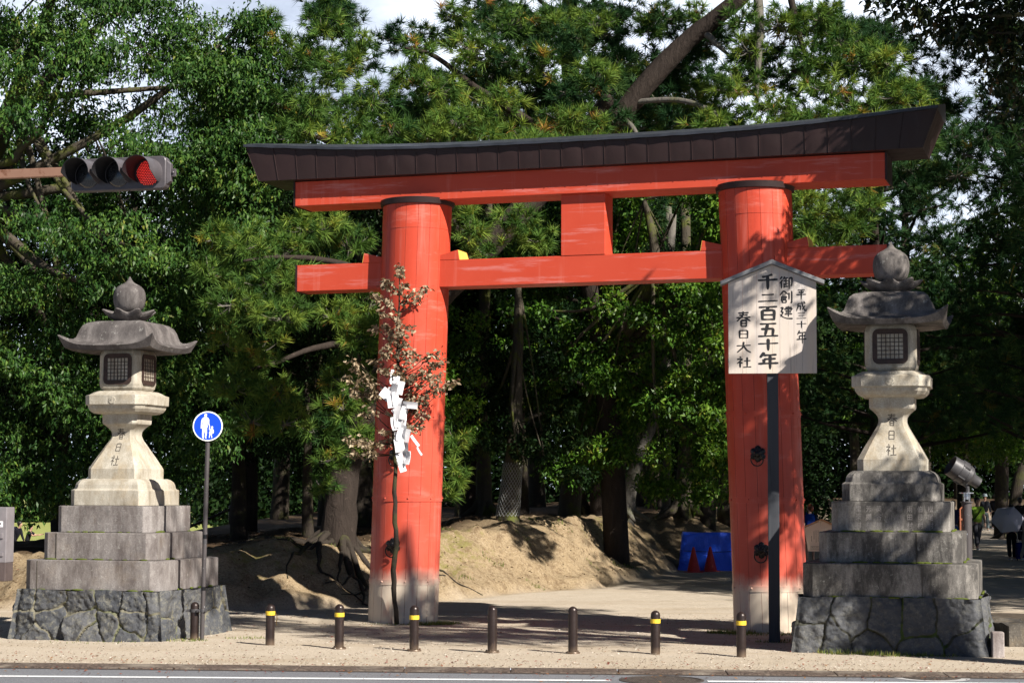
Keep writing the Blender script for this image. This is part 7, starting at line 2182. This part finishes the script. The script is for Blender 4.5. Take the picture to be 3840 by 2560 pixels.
def keep_sun(cl_):
    # thins the crown so sun reaches the board, right lantern and left pillar
    out = []
    for x, y, z, rh, rv in cl_:
        sx, sy = x - 0.922 * z, y + 0.954 * z
        dl = (sy - 26.7 - (2.95 - sx) * 1.035) / 1.44
        if (-1.2 < sx < 3.05 and abs(dl) < 0.85 + 0.7 * rh) or (2.9 < sx < 6.9 and 22.0 < sy < 25.15):
            continue
        dl = (sy - 29.0 - (-1.7 - sx) * 1.035) / 1.44
        if -7.8 < sx < -1.7 and abs(dl) < 0.62 + 0.7 * rh:
            continue
        out.append((x, y, z, rh, rv))
    return out
# dark trees outside the right edge: their crowns reach into the top right corner and shade the gate
c1 = [(4.9, 24, 8.35, .5, .3), (5.4, 24.2, 8.1, .5, .32), (5.9, 24, 7.85, .5, .32), (6.35, 24, 7.7, .5, .32), (6.75, 24.3, 7.95, .5, .35), (6.2, 24, 8.4, .6, .4), (5.5, 23.8, 8.7, .6, .4), (7.2, 24, 7.6, .6, .4), (7.6, 23, 8.2, .6, .4), (6.6, 24.8, 7.1, .35, .25), (6.4, 24.4, 7.4, .4, .25), (7.1, 23.2, 9.1, .8, .5), (8, 22.5, 9, .8, .5), (8.2, 24, 9.6, .8, .5), (9, 22, 8.5, .7, .5), (9, 23.5, 10, .8, .5), (7.5, 21.6, 9.6, .7, .45), (6.6, 22.6, 9.8, .7, .45), (10, 21, 9, .8, .5), (10.5, 22.5, 10.5, .8, .5), (8.8, 20.6, 8.4, .7, .4), (9.5, 19.6, 8.9, .7, .4), (11, 20, 10, .8, .5), (7.0, 24.0, 8.6, .6, .4), (5.0, 23.6, 9.3, .6, .4), (5.9, 23.2, 9.6, .6, .4), (9.2, 19.0, 6.3, .45, .3), (9.6, 18.7, 5.7, .4, .3), (9.9, 19.4, 7.3, .5, .35), (8.4, 22.9, 7.6, .6, .35), (8.6, 21.9, 6.8, .5, .3), (10.2, 22.2, 7.6, .6, .4), (6.95, 24.5, 6.5, .3, .2), (7.7, 24.7, 9.5, .6, .4), (8.3, 24.0, 10.2, .7, .4), (7.2, 25, 8.9, .6, .4), (6.7, 25.5, 8.4, .5, .35), (7.9, 24.2, 8.5, .6, .4), (7.3, 24.9, 9.6, .6, .4), (8.0, 24.8, 10.0, .6, .4), (6.9, 25.6, 9.1, .6, .4)]
b1 = (10.4, 23.0, 0.0)
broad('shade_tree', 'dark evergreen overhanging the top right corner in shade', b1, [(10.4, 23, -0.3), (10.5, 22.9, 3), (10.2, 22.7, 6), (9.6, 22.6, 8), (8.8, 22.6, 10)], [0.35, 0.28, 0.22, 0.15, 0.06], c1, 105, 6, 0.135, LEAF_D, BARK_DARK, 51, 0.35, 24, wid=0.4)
c1 += [(x + rl.uniform(-.4, .4), y + rl.uniform(-.5, .5), z + rl.uniform(-.4, .4), .62, .34) for x, y, z in ((4.3, 24.6, 12), (5.2, 23.6, 12.2), (6.2, 23.0, 12), (5.0, 22.0, 12.4), (6.0, 21.4, 12.0), (7.2, 22.4, 12.2), (7.6, 21.0, 12), (8.3, 22.2, 11.6), (6.8, 24.4, 12), (4.4, 22.9, 11.4), (8.4, 23.8, 12.0), (5.6, 25.2, 12.2))]
c1 += [(5.6 + rl.uniform(-1.2, 1.4), 26.0 + rl.uniform(-1.3, 1.4), 12.5 + rl.uniform(-.4, .5), .7, .38) for _ in range(36)]
c1 = c1[:12] + keep_sun(c1[12:]) + [(3.8 - .922 * q + 8.02 + rl.uniform(0, .5), 27.2 + .954 * q - 8.3 + rl.uniform(0, .6), 8.7 + rl.uniform(-.1, .3), .34, .22) for q in (2.2, 2.7, 3.3, 3.8, 4.3, 4.7, 5.1, 5.5, 5.9)]
c2 = shell(84, (9.9, 16.9, 12.3), (4.2, 2.5, 3.0), 0.6, 0.95, 0.1, 0.55)
c2 = keep_sun(c2)
b2 = (12.0, 17.0, 0.0)
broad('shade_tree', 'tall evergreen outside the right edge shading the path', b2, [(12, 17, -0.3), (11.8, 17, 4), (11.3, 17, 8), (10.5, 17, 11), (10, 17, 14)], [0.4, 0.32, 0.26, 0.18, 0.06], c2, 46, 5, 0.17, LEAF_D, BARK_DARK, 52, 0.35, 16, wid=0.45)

# --- background trees: three kinds, copied whole; unseen ones at right added for shade
def proto_broad(seed, label, leafmat):
    cl_ = shell(62, (0, 0, 7.6), (4.3, 4.3, 4.4), 0.8, 1.35, 0.3, 0.6)
    return broad('forest_tree', label, (0, 0, 0), [(0, 0, -0.4), (0.1, 0, 2.5), (0, 0.1, 5), (0.2, 0, 8), (0.1, 0, 11)], [0.34, 0.25, 0.2, 0.12, 0.04], cl_, 82, 6, 0.17, leafmat, BARK_DARK, seed, 0.5, 18, 'dense trees of the wood around the gate', 0.46)
def proto_pine(seed, label):
    rp_ = random.Random(seed)
    t = thing('forest_pine', label, 'pine tree', (0, 0, 0), 0, 'dark pines of the wood around the gate')
    tr = [(0, 0, -0.4), (0.15, 0, 3), (0, 0.1, 6), (0.2, 0, 9), (0.1, 0, 12.4)]
    mb = MB()
    limb(mb, tr, [0.32, 0.25, 0.2, 0.13, 0.03], 12)
    mb.build('trunk', BARK_PINE, t, smooth=True)
    pads = []
    br = MB()
    for z in np.arange(3.6, 12.6, 0.42):
        f = (z - 3.6) / 9
        for q in range(2):
            a = rp_.uniform(0, 2 * PI)
            L_ = rp_.uniform(1.4, 3.9) * (1 - 0.55 * f)
            tip = (L_ * math.cos(a), L_ * math.sin(a), z + rp_.uniform(-0.3, 0.5))
            limb(br, [(0.1, 0, z - 0.5), (tip[0] * 0.5, tip[1] * 0.5, z - 0.2), tip], [0.07, 0.045, 0.015], 6)
            pads.append((*tip, rp_.uniform(0.8, 1.2), rp_.uniform(0.28, 0.45)))
            pads.append((tip[0] * 0.62 + rp_.uniform(-0.4, 0.4), tip[1] * 0.62 + rp_.uniform(-0.4, 0.4), z + 0.1, rp_.uniform(0.7, 1.0), rp_.uniform(0.25, 0.4)))
    br.build('branches', BARK_PINE, t, smooth=True)
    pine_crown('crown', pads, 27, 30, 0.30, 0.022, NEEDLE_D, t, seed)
    return t
pb_ = proto_broad(61, 'dense dark broadleaf tree in the wood around the gate', LEAF_W)
pb2 = proto_broad(62, 'lighter green broadleaf tree in the wood around the gate', LEAF_B)
pp_ = proto_pine(63, 'dark spreading pine in the wood around the gate')
used = set()
def plant(proto, x, y, s, rot, label=None):
    o = proto if proto.name not in used else copy_tree(proto)
    used.add(proto.name)
    o.location = (x, y, gz(x, y))
    o.scale = (s, s, s)
    o.rotation_euler = (0, 0, rot)
    if label:
        o['label'] = label
for (x, y, s, r_) in ((-14.5, 46, 0.95, 0.3), (-9.5, 47, 0.92, 1.3), (-6.2, 43.5, 0.62, 2.0), (-3.6, 47, 0.85, 3.1), (-9.8, 41.5, 0.55, 4.4), (-12.2, 58, 1.0, 5.2), (-5.5, 57, 1.0, 0.9), (0.2, 51, 0.85, 1.9), (-1.5, 62, 1.05, 2.6), (3.2, 60, 0.95, 3.7), (6.8, 60.5, 0.9, 4.9), (9.0, 74, 1.05, 5.7), (-8.5, 70, 1.1, 0.1), (1.0, 75, 1.15, 2.2), (5.5, 80, 1.15, 4.0), (-20, 62, 1.0, 1.1), (-4.3, 40.5, 0.42, 2.4), (13.5, 112, 1.2, 1.0), (22, 122, 1.25, 2.0), (30, 128, 1.2, 3.0), (38, 135, 1.3, 4.0), (17.6, 32.0, 1.25, 2.6), (21, 27, 1.4, 0.5), (22, 33.5, 1.5, 1.5), (24.5, 40, 1.5, 2.5), (23, 49, 1.45, 3.5), (27, 45, 1.6, 4.2), (29, 57, 1.6, 5.0), (31, 66, 1.7, 2.2), (35, 77, 1.8, 3.3), (39, 90, 1.8, 1.4), (19, 56, 1.2, 0.2), (-13.5, 39.5, 0.8, 0.6), (3.9, 71, 1.1, 1.2), (-3.0, 52.5, 0.9, 5.5)):
    plant(pb_, x, y, s, r_)
for (x, y, s, r_) in ((5.4, 52.8, 0.72, 0.4), (4.9, 66, 0.9, 1.5), (-2.2, 41.8, 0.45, 3.3), (17.5, 116, 1.1, 0.7), (26, 120, 1.2, 5.0), (15.8, 66.5, 0.9, 2.2), (21.5, 84, 1.0, 1.3)):
    plant(pb2, x, y, s, r_)
for (x, y, s, r_) in ((13.4, 46.5, 1.0, 0.0), (16.8, 58, 1.12, 1.1), (19.5, 50, 1.05, 2.3), (8.2, 66, 1.05, 3.0), (12.5, 88, 1.2, 4.4), (22, 70, 1.2, 5.0), (-1.2, 54, 1.0, 0.6), (-7.2, 52, 0.98, 1.7), (2.4, 50.5, 0.92, 2.9), (15.2, 39.5, 1.45, 0.8), (25, 98, 1.25, 0.2), (10.4, 53.5, 1.02, 3.6), (13.0, 62, 1.1, 2.0)):
    plant(pp_, x, y, s, r_)
# individual trunks seen in the gloom under the canopy
def bare_trunk(x, y, pts, rad, bark, label):
    t = thing('tree_trunk', label, 'tree trunk', (x, y, gz(x, y)), 0, 'trunks in the shade behind the gate')
    mb = MB()
    limb(mb, pts, rad, 12)
    mb.build('trunk', bark, t, smooth=True)
    mb = MB()
    for k in range(6):
        a = k * 1.05 + x
        mb.tube([(0, 0, 0.5), (rad[0] * 1.1 * math.cos(a), rad[0] * 1.1 * math.sin(a), 0.15), (rad[0] * 2.6 * math.cos(a), rad[0] * 2.6 * math.sin(a), -0.06)], [rad[0] * 0.5, rad[0] * 0.35, 0.04], 7)
    mb.build('root_flare', bark, t, smooth=True)
bare_trunk(-0.7, 48.0, [(0, 0, -0.4), (0, 0, 1.5), (-0.05, 0, 3), (0.1, 0, 9)], [0.24, 0.17, 0.15, 0.12], BARK_MOSSY, 'mossy dark trunk right of the mesh-wrapped tree')
bare_trunk(2.95, 50.0, [(0, 0, -0.4), (0.15, 0, 0.8), (0.45, 0, 1.8), (0.9, 0, 3.2), (1.3, 0, 8)], [0.26, 0.18, 0.15, 0.13, 0.1], BARK_GREY, 'leaning grey trunk in the middle of the shaded wood')
bare_trunk(4.45, 55.0, [(0, 0, -0.4), (0.02, 0, 1.2), (0.05, 0, 3), (0.1, 0, 9)], [0.14, 0.11, 0.10, 0.09], BARK_GREY, 'slim pale sunlit trunk beside the broad mossy one')
bare_trunk(4.75, 53.0, [(0, 0, -0.4), (0.03, 0, 1), (0.1, 0, 3), (0.1, 0, 9)], [0.34, 0.22, 0.17, 0.13], BARK_MOSSY, 'broad mossy trunk on the bank above the blue tarpaulin')
bare_trunk(1.85, 51.0, [(0, 0, -0.4), (0, 0, 1.2), (0.05, 0, 3), (0.0, 0, 9)], [0.2, 0.13, 0.12, 0.1], BARK_DARK, 'thin brown trunk left of the leaning grey one')
bare_trunk(20.6, 79.0, [(0, 0, -0.4), (0.2, 0, 1.5), (0.6, 0, 4), (0.9, 0, 10)], [0.34, 0.26, 0.22, 0.15], BARK_DARK, 'dark leaning trunk above the umbrella on the right')
# far wood, one mass
rw = np.random.default_rng(90)
def far_band(n, x0, x1, yfun, z0, z1, size):
    x = rw.uniform(x0, x1, n)
    y = yfun(x) + rw.uniform(0, 12, n)
    hgt = z1 * (0.78 + 0.22 * vnoise(x * 0.13, x * 0 + 3.0, 9, 3)) 
    z = z0 + rw.uniform(0, 1, n) ** 0.9 * (hgt - z0)
    c = np.stack([x, y, z], -1)
    u = unit(rw.normal(size=(n, 3)))
    v = unit(np.cross(u, rw.normal(size=(n, 3))))
    s = size * rw.uniform(0.6, 1.3, (n, 1))
    return np.stack([c - u * s, c - v * s * 0.5, c + u * s, c + v * s * 0.5], 1).reshape(-1, 3)
V = np.concatenate([far_band(130000, -16.5, 16, lambda x: 92 + 0 * x, 0.2, 13, 0.15), far_band(36000, -90, -14, lambda x: 182 + 0 * x, -1.5, 17, 0.5), far_band(210000, 8, 75, lambda x: 134 + 0 * x, 0.0, 17, 0.24)])
fw = soup('far_wood', V, 4, LEAF_W, None, {'rnd': rw.uniform(0.1, 0.7, len(V) // 4)})
tag(fw, 'dark wood closing the view far behind the gate', 'wood', kind='stuff')
